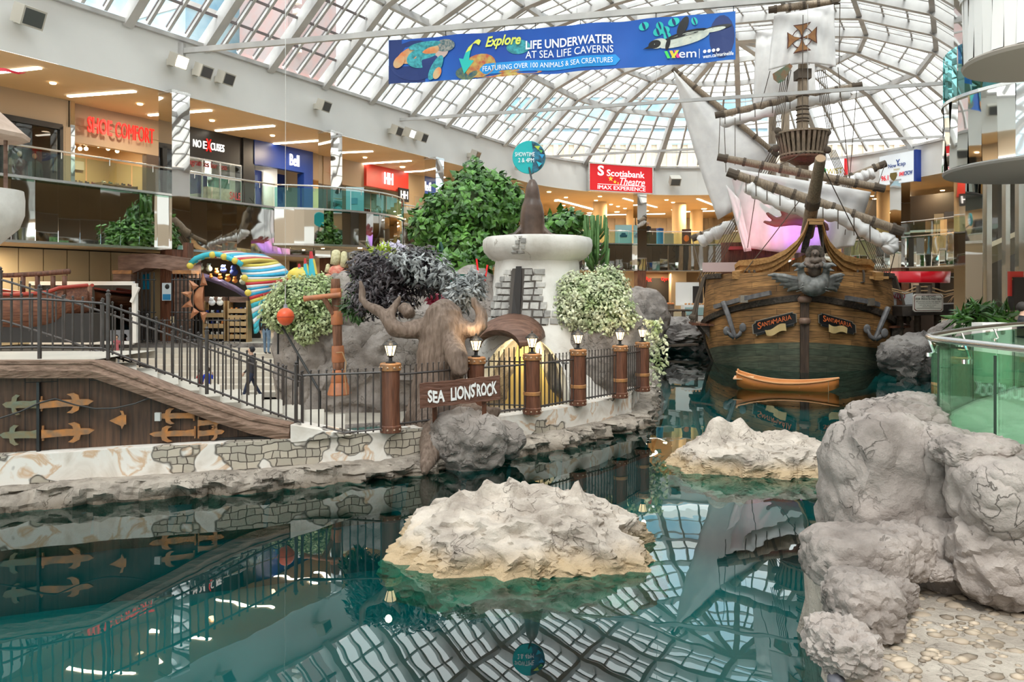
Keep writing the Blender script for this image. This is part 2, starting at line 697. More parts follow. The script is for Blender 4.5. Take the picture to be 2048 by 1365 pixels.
def plank_mat(name, c1, c2, mortar, w=2.6, h=0.24, bump=0.4, noise_c=None):
 m, nt, N, L, b = new_mat(name)
 b.inputs['Roughness'].default_value = 0.6
 tc = N.new('ShaderNodeTexCoord')
 br = N.new('ShaderNodeTexBrick')
 br.inputs['Scale'].default_value = 1.0
 br.inputs['Brick Width'].default_value = w
 br.inputs['Row Height'].default_value = h
 br.inputs['Mortar Size'].default_value = 0.008
 br.inputs['Color1'].default_value = (*c1, 1)
 br.inputs['Color2'].default_value = (*c2, 1)
 br.inputs['Mortar'].default_value = (*mortar, 1)
 L.new(tc.outputs['UV'], br.inputs['Vector'])
 mp = N.new('ShaderNodeMapping'); mp.inputs['Scale'].default_value = (0.8, 9, 1)
 L.new(tc.outputs['UV'], mp.inputs['Vector'])
 no = N.new('ShaderNodeTexNoise'); no.inputs['Scale'].default_value = 2.0; no.inputs['Detail'].default_value = 6
 L.new(mp.outputs['Vector'], no.inputs['Vector'])
 rr = N.new('ShaderNodeMapRange'); rr.inputs['From Min'].default_value = 0.3; rr.inputs['From Max'].default_value = 0.7
 rr.inputs['To Min'].default_value = 0.45; rr.inputs['To Max'].default_value = 1.35
 L.new(no.outputs['Fac'], rr.inputs['Value'])
 n2 = N.new('ShaderNodeTexNoise'); n2.inputs['Scale'].default_value = 0.55; n2.inputs['Detail'].default_value = 3
 L.new(tc.outputs['UV'], n2.inputs['Vector'])
 r2 = N.new('ShaderNodeMapRange'); r2.inputs['From Min'].default_value = 0.35; r2.inputs['From Max'].default_value = 0.6
 r2.inputs['To Min'].default_value = 0.55; r2.inputs['To Max'].default_value = 1.1
 L.new(n2.outputs['Fac'], r2.inputs['Value'])
 mu = N.new('ShaderNodeMath'); mu.operation = 'MULTIPLY'
 L.new(rr.outputs['Result'], mu.inputs[0]); L.new(r2.outputs['Result'], mu.inputs[1])
 hs = N.new('ShaderNodeHueSaturation')
 L.new(br.outputs['Color'], hs.inputs['Color']); L.new(mu.outputs[0], hs.inputs['Value'])
 L.new(hs.outputs['Color'], b.inputs['Base Color'])
 bu = N.new('ShaderNodeBump'); bu.inputs['Strength'].default_value = bump; bu.inputs['Distance'].default_value = 0.03; bu.invert = True
 L.new(br.outputs['Fac'], bu.inputs['Height'])
 L.new(bu.outputs['Normal'], b.inputs['Normal'])
 MATS[name] = m
 return m


def emis(name, col, strength):
 return mat(name, col, 0.5, emit=(col, strength))


M_WHITE = mat('white_paint', (0.84, 0.82, 0.79), 0.55, (0.80, 0.78, 0.75), 0.6)
M_STEEL = mat('painted_steel', (0.56, 0.54, 0.52), 0.45, (0.44, 0.42, 0.41), 1.2)
M_DARKBAR = mat('dark_glazing_bar', (0.16, 0.13, 0.13), 0.5)
M_CEIL = mat('warm_plaster', (0.60, 0.47, 0.31), 0.8, (0.55, 0.43, 0.28), 0.4)
M_BEIGE = mat('beige_plaster', (0.60, 0.46, 0.29), 0.7, (0.53, 0.41, 0.26), 0.5)
M_BEIGEGREY = mat('shop_front_taupe', (0.36, 0.28, 0.20), 0.6)
M_CREAM = mat('cream_panel', (0.62, 0.50, 0.31), 0.6, (0.56, 0.45, 0.28), 0.5)
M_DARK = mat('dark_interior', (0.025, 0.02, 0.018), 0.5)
M_BLACK = mat('black_metal', (0.012, 0.012, 0.013), 0.4)
M_IRON = mat('dark_bronze_iron', (0.040, 0.031, 0.028), 0.42, (0.062, 0.05, 0.046), 5)
M_CHROME = mat('polished_steel', (0.82, 0.83, 0.83), 0.06, metal=1.0)
M_BRUSHED = mat('brushed_steel', (0.70, 0.70, 0.68), 0.25, metal=1.0)
M_MIRROR = mat('mirror_panel', (0.74, 0.76, 0.74), 0.025, metal=1.0, bump=0.12, scale=0.7, detail=1)
M_COLMIRROR = mat('mirror_column', (0.80, 0.80, 0.79), 0.02, metal=1.0, bump=0.07, scale=0.9, detail=1)
M_GLASS = glass_mat('clear_glass', (0.90, 0.95, 0.93), 0.06)
M_GREENGLASS = glass_mat('green_glass', (0.60, 0.80, 0.70), 0.07)
M_TEALGLASS = glass_mat('teal_glass', (0.26, 0.60, 0.60), 0.08, 0.0, (.30, .62, .62))
M_ROOFGLASS = glass_mat('roof_glass', (0.86, 0.93, 0.95), 0.03)
M_REDSIGN = mat('red_sign', (0.75, 0.015, 0.02), 0.4, emit=((0.8, 0.01, 0.02), 0.25))
M_WHITELIT = mat('white_lit', (0.9, 0.9, 0.9), 0.4, emit=((1, 1, 1), 0.7))
M_REDLIT = mat('red_neon', (.5, .01, .01), .5, emit=((1.0, 0.012, 0.008), .85))
M_STRIP = emis('strip_light', (1.0, 0.93, 0.8), 9.0)
M_WARMLAMP = emis('warm_lamp', (1.0, 0.72, 0.42), 8.0)
M_ROPE = mat('old_rope', (0.10, 0.075, 0.055), 0.9)
M_SPAR = wood('weathered_spar', (0.17, 0.12, 0.08), (0.33, 0.25, 0.17), 'Z', 3, 0.4)
M_POSTWOOD = wood('red_brown_timber', (0.075, 0.026, 0.014), (0.20, 0.075, 0.038), 'Z', 2.4, 0.7, 0.5)
M_COPPER = mat('copper_band', (0.48, 0.22, 0.07), 0.5, (0.30, 0.14, 0.06), 5)
M_FLOOR = mat('pale_stone_floor', (0.56, 0.51, 0.44), 0.5, (0.49, 0.45, 0.39), 1.2)
# ================================================================== THE HALL
ZF, ZS0, ZS1 = 7.33, 11.35, 13.5       # upper floor, fascia bottom, fascia top
ZB = 5.2                               # underside of the mirrored balcony edge
ZM = 1.6                               # lower shop floor
path0 = hall_path(0.0)

# white fascia band under the roof
mb = MB()
mb.strip(path0, ZS0, ZS1)
mb.strip(hall_path(0.5), ZS1, ZS1 + 0.02)
pi = hall_path(0.0); po = hall_path(0.55)
for i in range(len(pi) - 1):
 mb.poly([V((*q[:2], ZS1)) for q in (pi[i], pi[i + 1], po[i + 1], po[i])])
struct(mb.build('wall_fascia', M_WHITE, origin='keep'))
mb = MB()
for z, w in ((ZS1 + 0.06, 0.16),):
 pp = hall_path(-0.06)
 for i in range(len(pp) - 1):
  mb.beam(V((*pp[i][:2], z)), V((*pp[i + 1][:2], z)), 0.22, w)
struct(mb.build('trim_eaves', M_STEEL, origin='keep'))

# warm ceiling over the upper gallery
mb = MB()
pa, pb = hall_path(0.02), hall_path(22.0)
for i in range(len(pa) - 1):
 mb.poly([V((*q[:2], ZS0)) for q in (pa[i], pa[i + 1], pb[i + 1], pb[i])])
struct(mb.build('ceiling_gallery', M_CEIL, origin='keep'))
# upper floor slab and its underside
mb = MB()
pa, pb = hall_path(0.05), hall_path(22.0)
for z in (ZF, ZB):
 for i in range(len(pa) - 1):
  mb.poly([V((*q[:2], z)) for q in (pa[i], pa[i + 1], pb[i + 1], pb[i])])
struct(mb.build('floor_gallery', M_BEIGE, origin='keep'))

# mirrored balcony edge: facets that tip a little this way and that
mb = MB()
pp = hall_path(0.0, step=0.75, arc=72)
rnd = random.Random(3)
for i in range(len(pp) - 1):
 a, b = pp[i], pp[i + 1]
 d = (b - a).normalized()
 nrm = V((d.y, -d.x, 0))
 t0, t1, tz = rnd.uniform(-.012, .012), rnd.uniform(-.012, .012), rnd.uniform(-.02, .02)
 a2, b2 = a + nrm * t0, b + nrm * t1
 rows = []
 for k in range(7):
  z = ZB + 0.06 + (ZF - ZB - 0.1) * k / 6
  bow = math.sin(k / 6 * PI * 2 + rnd.uniform(-.5, .5)) * 0.006 + tz * (k / 6 - .5)
  rows.append([V((*(a2 + d * .006 + nrm * bow)[:2], z)), V((*(b2 - d * .006 + nrm * bow)[:2], z))])
 mb.grid(rows)
for z, h, o_ in ((ZB + 0.02, 0.09, 0.05), (ZF + 0.02, 0.08, 0.03)):
 q = hall_path(-o_)
 for i in range(len(q) - 1):
  mb.beam(V((*q[i][:2], z)), V((*q[i + 1][:2], z)), 0.1, h, 1)
struct(mb.build('trim_mirror', [M_MIRROR, M_BRUSHED], smooth=True, auto=20, origin='keep'))

# ---- roof: ribs, purlins, bars and glass over the straight hall and the rounded end
PROF = [(0.0, ZS1 + 0.1), (3.8, 16.9), (7.3, 18.35), (10.8, 19.0), (RC, 19.3)]


def roof_pt(st, d, z):
 """st: station along the left eave (0..1 straight, then round the end), d inward"""
 k, u = st
 if k == 'L':
  return H(u, NL + d, z)
 if k == 'R':
  return H(u, NC + RC - d, z)
 return H(SE + (RC - d) * math.sin(u), NC + (RC - d) * math.cos(u), z)


sts = []
s = SE
ls = []
while s > -30:
 ls.append(('L', s))
 s -= 3.42
sts = ls[::-1]
NSEG = 7
sts += [('A', PI - PI * i / NSEG) for i in range(1, NSEG)]
rs_ = []
s = SE
while s > -30:
 rs_.append(('R', s))
 s -= 3.42
sts += rs_
rib_i = 0
for st in sts:
 mb = MB()
 pts = [roof_pt(st, d, z) for d, z in PROF]
 for i in range(len(pts) - 1):
  dd = (pts[i + 1] - pts[i])
  mb.beam(pts[i] - dd.normalized() * .1, pts[i + 1] + dd.normalized() * .1, 0.36, 0.52)
 struct(mb.build('ceiling_rib', M_STEEL, origin='keep'))
# purlins, one run for each break in the slope
for j in (1, 2, 3):
 mb = MB()
 d, z = PROF[j]
 for i in range(len(sts) - 1):
  mb.beam(roof_pt(sts[i], d, z), roof_pt(sts[i + 1], d, z), 0.24, 0.34)
 struct(mb.build('ceiling_purlin', M_STEEL, origin='keep'))
mb = MB()
mb.beam(H(-30, NC, PROF[4][1]), H(SE, NC, PROF[4][1]), 0.4, 0.5)
struct(mb.build('ceiling_ridge', M_STEEL, origin='keep'))
# glazing bars and panes
bars, bars_dark, glz = MB(), MB(), MB()
NB = 4
for i in range(len(sts) - 1):
 A, B = sts[i], sts[i + 1]
 dark = A[0] == 'L' and 0 <= A[1] < 27
 tgt = bars_dark if dark else bars
 for j in range(len(PROF) - 1):
  (d0, z0), (d1, z1) = PROF[j], PROF[j + 1]
  a0, b0, a1, b1 = roof_pt(A, d0, z0 + .16), roof_pt(B, d0, z0 + .16), roof_pt(A, d1, z1 + .16), roof_pt(B, d1, z1 + .16)
  for k in range(1, NB):
   t = k / NB
   p, q = a0.lerp(b0, t), a1.lerp(b1, t)
   if (p - q).length > .3 and (b1 - a1).length > .3:
    bars.beam(p, q, 0.13, 0.18)
    if dark:
     up = V((0, 0, .1))
     tgt.beam(p + up, q + up, 0.17, 0.06)
  nh = 4 if j == 0 else 3
  for k in range(1, nh):
   t = k / nh
   tgt.beam(a0.lerp(a1, t), b0.lerp(b1, t), 0.09, 0.09)
  g = V((0, 0, .08))
  glz.poly([a0 + g, b0 + g, b1 + g, a1 + g])
struct(bars.build('ceiling_bars', M_STEEL, origin='keep'))
struct(bars_dark.build('ceiling_bars', M_DARKBAR, origin='keep'))
struct(glz.build('ceiling_glass', M_ROOFGLASS, origin='keep'))

mb = MB()
a, b, c = H(-30, -34), H(-30, 12), H(26, 12)
for p, q in ((a, b), (b, c), (c, H(85, 12))):
 for z0, z1, mi in ((0, 2.1, 1), (2.1, 5.2, 2), (5.2, 7.3, 0), (7.3, 11.3, 2), (11.3, 20, 0)):
  mb.poly([V((*p[:2], z0)), V((*q[:2], z0)), V((*q[:2], z1)), V((*p[:2], z1))], mi)
struct(mb.build('wall_rear', [M_WHITE, M_DARK, M_BEIGEGREY], origin='keep'))
mb = MB(); mb.poly([V((*q[:2], 2.08)) for q in ((4.7, -28), (40, -28), (40, 4.4), (4.7, 4.4))]); struct(mb.build('floor_rear', M_FLOOR, origin='keep'))
# what stands outside the roof: a corrugated hall behind the rounded end, office glass at the left
M_CORR = mat('corrugated_cladding', (0.62, 0.55, 0.46), 0.6, (0.55, 0.49, 0.41), 2.0)
M_BLUEWIN = mat('office_glass', (0.20, 0.36, 0.48), 0.15, (0.42, 0.56, 0.62), 0.35)
M_PINK = mat('office_brick', (0.36, 0.23, 0.22), 0.6, (0.32, 0.26, 0.26), 1)
b_ = thing('corrugated_building', 'beige corrugated building seen beyond the far rounded end of the glass roof', 'building', (20, 92, 0))
mb = MB()
cx = -22.0
k = 0
while cx < 62:
 w = 0.55
 mb.box((cx + w / 2, 84 + (0.18 if k % 2 else 0), 9.6), (w, 3, 19.2))
 cx += w
 k += 1
mb.build('wall', M_CORR, b_)
mb = MB(); mb.poly([V((-22, 82.4, 19.3)), V((62, 82.4, 19.3)), V((62, 92, 22.5)), V((-22, 92, 22.5))]); mb.build('roof_slope', M_WHITE, b_)
b_ = thing('office_block', 'blue glass office block outside above the far end of the roof', 'building', (10, 104, 0))
mb = MB(); mb.box((16, 104, 14.5), (34, 8, 29)); mb.build('wall', M_BLUEWIN, b_)
for k in range(7):
 mb = MB(); mb.box((16, 99.9, 5 + k * 4), (34, .3, 0.9)); mb.build('floor_band', M_WHITE, b_)
b_ = thing('glass_tower', 'grey blue glass tower outside the roof at upper left', 'building', (-27, 66, 0))
mb = MB(); mb.box((-27, 66, 22), (16, 14, 44), R(-30)); mb.build('wall', M_BLUEWIN, b_)
for k in range(8):
 mb = MB(); mb.box((-27, 66, 18 + k * 3.2), (16.2, 14.2, 0.5), R(-30)); mb.build('floor_band', M_STEEL, b_)
b_ = thing('brick_block', 'reddish brick block with white louvres outside the left roof', 'building', (-17, 59, 0))
mb = MB(); mb.box((-17, 59, 13.5), (5, 5, 27), R(-30)); mb.build('wall', M_PINK, b_)
for k in range(6):
 mb = MB(); mb.box((-16, 56.3, 21 + k * .7), (1.6, .4, 0.3), R(-30)); mb.build('louvre', M_WHITE, b_)

# ---- tie rods across the hall
ROD0, ROD1 = V((-13.1, 30.7, 13.1)), V((17.6, 23.0, 13.1))
for (a, b, nm, r) in ((ROD0, ROD1, 'white steel tie rod that carries the blue banner', .14),
      (P(792, 240, 42.8), V((20.9, 34.9, 13.05)), 'thin white tie rod crossing behind the masts, middle one', .11),
      (P(1085, 314, 54.6), V((28.4, 46.8, 13.05)), 'farthest low white tie rod near the rounded end', .10)):
 t = thing('tie_rod', nm, 'beam', a)
 mb = MB(); mb.beam(a, b, r, r * 1.5); mb.build('rod', M_STEEL, t)
 mb = MB(); mb.box(a + V((0, 0, .05)), (.25, .25, .5)); mb.build('bracket', M_STEEL, t)
 for u in (.25, .5, .75):
  q = a.lerp(b, u)
  mb = MB(); mb.tube([q, q + V((0, 0, 4.2))], .012, 5); mb.build('hanger', M_STEEL, t)

# ---- mirrored columns
cols = [(348, 'mirrored square column between the red lettered shoe shop and the black fragrance shop', ZM),
  (660, 'mirrored square column beside the blue shop portal', ZM),
  (868, 'mirrored square column half hidden behind the big green tree', ZM),
  (1280, 'mirrored column right of the red theatre sign at the far end', ZM),
  (1800, 'slim mirrored column under the radio sign right of the ship', ZM)]
col_pts = []
for px, lab, zb in cols:
 if px < 900:
  s_ = s_of(px, NL + .1)
  c = H(s_, NL + .12)
  rz = R(-30)
 else:
  c = arc_pt(px, -0.12)
  rz = math.atan2(c.y - H(SE, NC).y, c.x - H(SE, NC).x)
 w = 0.8 if px < 1700 else 0.9
 t = thing('mirrored_column', lab, 'column', (c.x, c.y, ZM), rz)
 mb = MB(); mb.box((c.x, c.y, (ZB + ZS0) / 2), (w, w, ZS0 - ZB), rz); mb.build('mirror_cladding', M_COLMIRROR, t)
 mb = MB(); mb.box((c.x, c.y, ZS0 - .06), (w + .04, w + .04, .1), rz); mb.build('collar', M_BRUSHED, t)
 mb = MB(); mb.box((c.x, c.y, (ZB + ZM) / 2), (w * .9, w * .9, ZB - ZM), rz); mb.build('wood_cladding', M_POSTWOOD, t)

# ---- floodlights on the fascia
M_HOUSING = mat('cream_housing', (0.56, 0.52, 0.45), 0.5)
M_LENS = mat('flood_lens', (0.10, 0.10, 0.10), 0.1)
M_LENSLIT = emis('flood_lens_lit', (1.0, 0.98, 0.9), 12.0)


def fascia_pt(px, py):
 t = (px - 1024) / F
 q = H(s_of(px, NL), NL) if px < 985 else arc_pt(px, 0)
 return P(px, py, q.y)


floods = [(34, 40, 0, 'first floodlight on the white fascia, far upper left'),
   (338, 126, 1, 'glaring lit floodlight left of two dark ones on the white fascia'),
   (388, 146, 0, 'dark floodlight just right of the glaring lit one'),
   (433, 160, 0, 'third floodlight of the trio beside the glaring lit one'),
   (630, 214, 0, 'single floodlight on the fascia between the two trios'),
   (777, 263, 0, 'leftmost floodlight of the trio under the banner corner'),
   (803, 268, 2, 'pale lensed floodlight in the middle of the trio under the banner corner'),
   (828, 276, 0, 'rightmost floodlight of the trio under the banner corner'),
   (936, 311, 0, 'floodlight on the fascia just above the tall tree top'),
   (1030, 337, 1, 'glaring lit floodlight left of the round show time disc'),
   (1345, 364, 3, 'small grey floodlight right of the red theatre sign')]
for px, py, kind, lab in floods:
 w = fascia_pt(px, py)
 sc = 1.25 if px < 100 else 1.0
 if px > 1200:
  sc = 1.35
 t = thing('floodlight', lab, 'floodlight', w)
 inw = V((0.866, -0.5, 0)) if px < 985 else (H(SE, NC) - V((w.x, w.y, 0))).normalized()
 inw.z = 0
 c = w + inw * .55 * sc
 aim = (inw * .8 + V((.55, -.1, -.55))).normalized() if kind != 3 else (inw + V((0, 0, -.8))).normalized()
 x, y = axes(aim)
 M = Matrix((x, y, aim)).transposed().to_4x4()
 M.translation = c
 mb = MB(); mb.box((0, 0, 0), (.62 * sc, .5 * sc, .42 * sc), M=M);
 mb.build('housing', M_HOUSING, t)
 M2 = M.copy(); M2.translation = c + aim * .215 * sc
 mb = MB(); mb.box((0, 0, 0), (.52 * sc, .40 * sc, .02), M=M2)
 mb.build('lens', M_LENSLIT if kind == 1 else (M_WHITELIT if kind == 2 else M_LENS), t)
 mb = MB(); mb.beam(w + inw * .06, c - aim * .2 * sc, .12, .12); mb.box(w + inw * .14, (.25, .25, .25), R(-30)); mb.build('bracket', M_HOUSING, t)

# ---- the big blue banner
def banner_uv(u, v):
 """u along the banner 0..1, v up 0..1; hangs under the first rod with soft waves"""
 d = (ROD1 - ROD0)
 a = ROD0 + d * (.2787 + .3881 * u)
 nrm = V((d.y, -d.x, 0)).normalized()
 z = 13.1 - 0.26 - 1.62 * (1 - v) - 0.03 * math.sin(u * PI * 5) ** 2
 wv = 0.05 * math.sin(u * 21 + v * 2.2) * (0.4 + .6 * (1 - v)) + 0.03 * math.sin(u * 47 - v * 3)
 return V((a.x, a.y, 0)) + nrm * wv + V((0, 0, z))


def on_banner(u, v, lift=.03):
 p = banner_uv(u, v)
 d = (ROD1 - ROD0).normalized()
 return p + V((d.y, -d.x, 0)) * lift


M_BAN = mat('banner_blue', (0.003, 0.055, 0.36), 0.45, (0.006, 0.14, 0.56), 0.22, ramp=(.35, .7))
M_BANDARK = mat('banner_navy', (0.008, 0.03, 0.16), 0.45)
M_CYAN = mat('banner_cyan', (0.01, 0.30, 0.75), 0.45)
bt = thing('banner', 'long blue sea life banner hung under a white tie rod', 'banner', banner_uv(.5, 0))
mb = MB()
rows = [[banner_uv(i / 120, j / 8) for i in range(121)] for j in range(9)]
mb.grid(rows, mi=lambda i, k: 1 if k < 5 or (k < 14 and i < 3) else 0)
o = mb.build('cloth', [M_BAN, M_BANDARK], bt, smooth=True)


def ban_poly(name, pts, m, lift=.03):
 mb = MB()
 mb.poly([on_banner(u, v, lift) for u, v in pts])
 return mb.build(name, m, bt)


def ban_blob(name, pts, m, lift=.03):
 """filled outline made into triangles round its centre so that it follows the cloth"""
 mb = MB()
 cu, cv = sum(p[0] for p in pts) / len(pts), sum(p[1] for p in pts) / len(pts)
 c = mb.v(on_banner(cu, cv, lift))
 vs = [mb.v(on_banner(u, v, lift)) for u, v in pts]
 for i in range(len(vs)):
  mb.f([c, vs[i], vs[(i + 1) % len(vs)]])
 return mb.build(name, m, bt)


def bw(name, body, u0, v0, u1, v1, m, bold=.01, shear=0, lift=.05, slope=0.0):
 vs, fs, asp = text_mesh(body, bold * .6, shear)
 mb = MB()
 a = [mb.v(on_banner(u0 + (u1 - u0) * p[0], v0 + (v1 - v0) * p[1] + slope * p[0], lift)) for p in vs]
 for fc in fs:
  mb.f([a[i] for i in fc])
 return mb.build(name, m, bt)


M_PRINTW = mat('banner_white', (0.85, 0.87, 0.88), 0.5, emit=((1, 1, 1), .12))
M_PRINTY = mat('banner_lime', (0.75, 0.80, 0.12), 0.5)
M_PRINTT = mat('banner_teal', (0.02, 0.55, 0.50), 0.5)
M_ORANGE = mat('banner_orange', (0.72, 0.20, 0.05), 0.5, (0.60, 0.42, 0.22), 3)
M_TURTEAL = mat('turtle_teal', (0.02, 0.20, 0.24), 0.5, (0.05, 0.42, 0.48), 9)
M_CORAL = mat('coral_print', (0.55, 0.42, 0.10), 0.5, (0.50, 0.10, 0.05), 6)
bw('slogan', 'LIFE UNDERWATER', .422, .545, .673, .735, M_PRINTW, .035)
bw('slogan', 'AT SEA LIFE CAVERNS', .422, .345, .673, .505, M_PRINTW, .004)
mb = MB(); mb.grid([[on_banner(.283 + .41 * i / 60, .19 + (.115 if j else -.115) * min(1, i / 2.5, (60 - i) / 2), .02) for i in range(61)] for j in (0, 1)]); mb.build('ribbon', M_CYAN, bt)
bw('slogan', 'FEATURING OVER 100 ANIMALS & SEA CREATURES', .296, .135, .672, .245, M_PRINTW, .002, lift=.07)
bw('script', 'Explore', .303, .60, .408, .90, M_PRINTY, .045, .35)
cv_ = [(.286, .78), (.278, .82), (.268, .80), (.258, .72), (.25, .60), (.245, .48), (.242, .38)]
for k0, k1, m_ in ((0, 4, M_PRINTY), (4, 6, M_PRINTT)):
 mb = MB(); mb.grid([[on_banner(u - (.003 + .0012 * k), v - .05 + .008 * k, .04), on_banner(u + (.003 + .0012 * k), v + .05 - .004 * k, .04)] for k, (u, v) in list(enumerate(cv_))[k0:k1 + 1]]); mb.build('arrow', m_, bt)
ban_poly('arrow', [(.222, .46), (.236, .12), (.268, .40)], M_PRINTT, .045)
# turtle on the left
def ell(cu, cv, ru, rv, rot=0, n=18):
 out = []
 for i in range(n):
  a = 2 * PI * i / n
  x, y = ru * 7.5 * math.cos(a), rv * math.sin(a)
  out.append((cu + (x * math.cos(rot) - y * math.sin(rot)) / 7.5, cv + x * math.sin(rot) + y * math.cos(rot)))
 return out


ban_blob('deep_water', ell(.085, .5, .083, .46), M_BANDARK, .012)
ban_blob('deep_water', ell(.965, .5, .033, .45), M_BANDARK, .012)
ban_blob('turtle', ell(.098, .66, .072, .20, .25), M_ORANGE)
ban_blob('turtle', ell(.105, .55, .045, .22, .2), M_TURTEAL, .04)
ban_blob('turtle', ell(.115, .82, .05, .09, .1), M_TURTEAL, .045)
ban_blob('turtle', ell(.178, .78, .032, .14, -.1), mat('turtle_head', (.35, .33, .30), .5, (.05, .12, .14), 14), .04)
ban_blob('turtle', ell(.158, .60, .032, .13, .3), mat('turtle_throat', (.55, .40, .36), .5), .035)
ban_blob('turtle', ell(.150, .30, .016, .30, -.5), M_TURTEAL, .05)
ban_blob('turtle', ell(.155, .17, .012, .14, -.4), M_ORANGE, .055)
ban_blob('turtle', ell(.036, .48, .022, .12, .8), M_ORANGE, .045)
ban_blob('reef', ell(.285, .28, .05, .26, .1), M_CORAL, .022)
ban_blob('reef', ell(.245, .14, .035, .15, 0), mat('reef_dark', (.02, .09, .14), .5, (.15, .2, .1), 8), .02)
ban_blob('reef', ell(.40, .62, .035, .16, 0), M_TURTEAL, .015)
ban_blob('reef', ell(.37, .06, .10, .07, 0), M_CORAL, .02)
# penguin and fish on the right
M_PBEL = mat('penguin_belly', (.70, .72, .62), .5, (.5, .55, .5), 4)
ban_blob('penguin', ell(.868, .545, .07, .125, .22), M_BLACK, .03); ban_blob('penguin', ell(.866, .50, .068, .12, .22), M_PBEL, .036)
ban_blob('penguin', ell(.955, .69, .036, .055, .1), M_BLACK, .03); ban_blob('penguin', ell(.945, .66, .03, .045, .1), M_PBEL, .036)
ban_blob('penguin', ell(.862, .77, .012, .22, -.42), M_BLACK, .042); ban_blob('penguin', ell(.86, .575, .045, .022, .2), M_BLACK, .041)
ban_blob('penguin', ell(.795, .46, .024, .10, .2), M_PBEL, .038); ban_blob('penguin', ell(.786, .45, .017, .085, .2), M_BLACK, .042)
ban_poly('penguin', [(.754, .36), (.772, .43), (.776, .37)], M_BLACK, .045); ban_blob('penguin', ell(.822, .43, .006, .13, -.25), M_BLACK, .045)
for k, (u, v, r) in enumerate(((.757, .84, .014), (.795, .70, .013), (.815, .72, .012), (.838, .88, .016), (.80, .82, .01), (.82, .60, .010), (.893, .86, .008))):
 ban_blob('fish', ell(u, v, r, .085, .35), M_PRINTT, .03)
 ban_blob('fish', ell(u, v, r * .25, .085, .35), M_BANDARK, .04)
bw('logo', 'em', .852, .125, .898, .245, M_PRINTW, .012)
for a, b, c in ((.812, .828, (.05, .6, .1)), (.826, .842, (.9, .5, .05)), (.838, .853, (.85, .05, .25))):
 ban_poly('logo', [(a, .285), (a + .008, .285), (b + .001, .13), (b - .007, .13)], mat('logo%d' % int(a * 1000), c, .5, emit=(c, .2)), .05)
ban_poly('logo', [(.845, .285), (.853, .285), (.838, .13), (.831, .13)], mat('logo2', (.7, .75, .05), .5), .052)
ban_poly('logo', [(.905, .29), (.9065, .29), (.9065, .10), (.905, .10)], M_PRINTW, .05)
for k in range(4):
 ban_blob('badge', ell(.920 + k * .0115, .225, .0045, .036, 0, 14), M_PRINTW, .05)
bw('web_address', 'wem.ca/marinelife', .915, .085, .995, .165, M_PRINTW, .02)
for u in (.0, .18, .36, .45, .58, .79, .995):
 mb = MB(); mb.tube([banner_uv(u, 1), V((*(ROD0 + (ROD1 - ROD0) * (.2787 + .3881 * u))[:2], 13.05))], .015, 5); mb.build('clip', M_BLACK, bt)
# ================================================================== GALLERIES AND SHOPS
NSF = -31.4
M_NAVY = mat('shop_blue', (0.012, 0.045, 0.28), 0.35)
M_RED = mat('shop_red', (0.62, 0.05, 0.035), 0.45)
M_INWARM = mat('shop_wall_warm', (0.62, 0.46, 0.28), 0.7)
M_INWHITE = mat('shop_wall_white', (0.78, 0.76, 0.70), 0.6)


def LS(px, py=None, Z=None, n=NSF):
 q = H(s_of(px, n), n)
 return P(px, py, q.y) if py is not None else V((q.x, q.y, Z))


AX, NX = V((0.5, 0.866, 0)), V((0.866, -0.5, 0))      # along the left wall, and out of it into the hall
UP = V((0, 0, 1))


def lamp(name, loc, size, power, col=(1, .8, .55), rot=(0, 0, 0), shape=None):
 d = bpy.data.lights.new(name, 'AREA')
 d.energy = power
 d.color = col
 d.size = .34
 d.shape = 'DISK'
 o = bpy.data.objects.new(name, d)
 o.location = loc
 o.rotation_euler = rot
 COL.objects.link(o)
 return o


def front(name, px0, px1, z0, z1, m, th=.3, out=0.0):
 """upright slab of a shop front between two directions"""
 a, b = LS(px0, Z=0), LS(px1, Z=0)
 mb = MB()
 mb.beam(V((*a[:2], (z0 + z1) / 2)) + NX * (out - th / 2), V((*b[:2], (z0 + z1) / 2)) + NX * (out - th / 2), th, z1 - z0)
 return struct(mb.build(name, m, origin='keep'))


def shop_room(px0, px1, m, depth=4.2, ztop=ZS0):
 a, b = LS(px0, Z=0), LS(px1, Z=0)
 mb = MB()
 a2, b2 = a - NX * depth, b - NX * depth
 for p, q in ((a2, b2), (a - NX * .2, a2), (b2, b - NX * .2)):
  mb.poly([V((*p[:2], ZF + .02)), V((*q[:2], ZF + .02)), V((*q[:2], ztop)), V((*p[:2], ztop))])
 mb.poly([V((*p[:2], ztop - .9)) for p in (a - NX * .2, b - NX * .2, b2, a2)])
 return struct(mb.build('wall_shop', m, origin='keep'))


# shop 1: taupe front with a black framed window of dark clothes
front('wall_front', -260, 137, 10.25, ZS0, M_BEIGEGREY)
front('wall_front', 124, 139, ZF, 10.25, M_BEIGEGREY, .5, .1)
front('wall_front', -260, -160, ZF, 10.25, M_BEIGEGREY)
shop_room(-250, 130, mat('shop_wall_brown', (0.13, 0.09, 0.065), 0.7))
t = thing('shop_window', 'black framed clothes shop window at the far left of the upper gallery', 'window', LS(20, Z=ZF))
mb = MB()
a, b = LS(-160, Z=0), LS(123, Z=0)
for z in (10.2, ZF + .1):
 mb.beam(V((*a[:2], z)), V((*b[:2], z)), .2, .22)
for q in (a, b, LS(8, Z=0)):
 mb.box((q.x, q.y, (ZF + 10.2) / 2), (.22, .2, 10.2 - ZF), R(60))
mb.build('frame', M_BLACK, t)
mb = MB(); mb.poly([V((*a[:2], ZF + .1)), V((*b[:2], ZF + .1)), V((*b[:2], 10.2)), V((*a[:2], 10.2))]); mb.build('pane', M_GLASS, t)
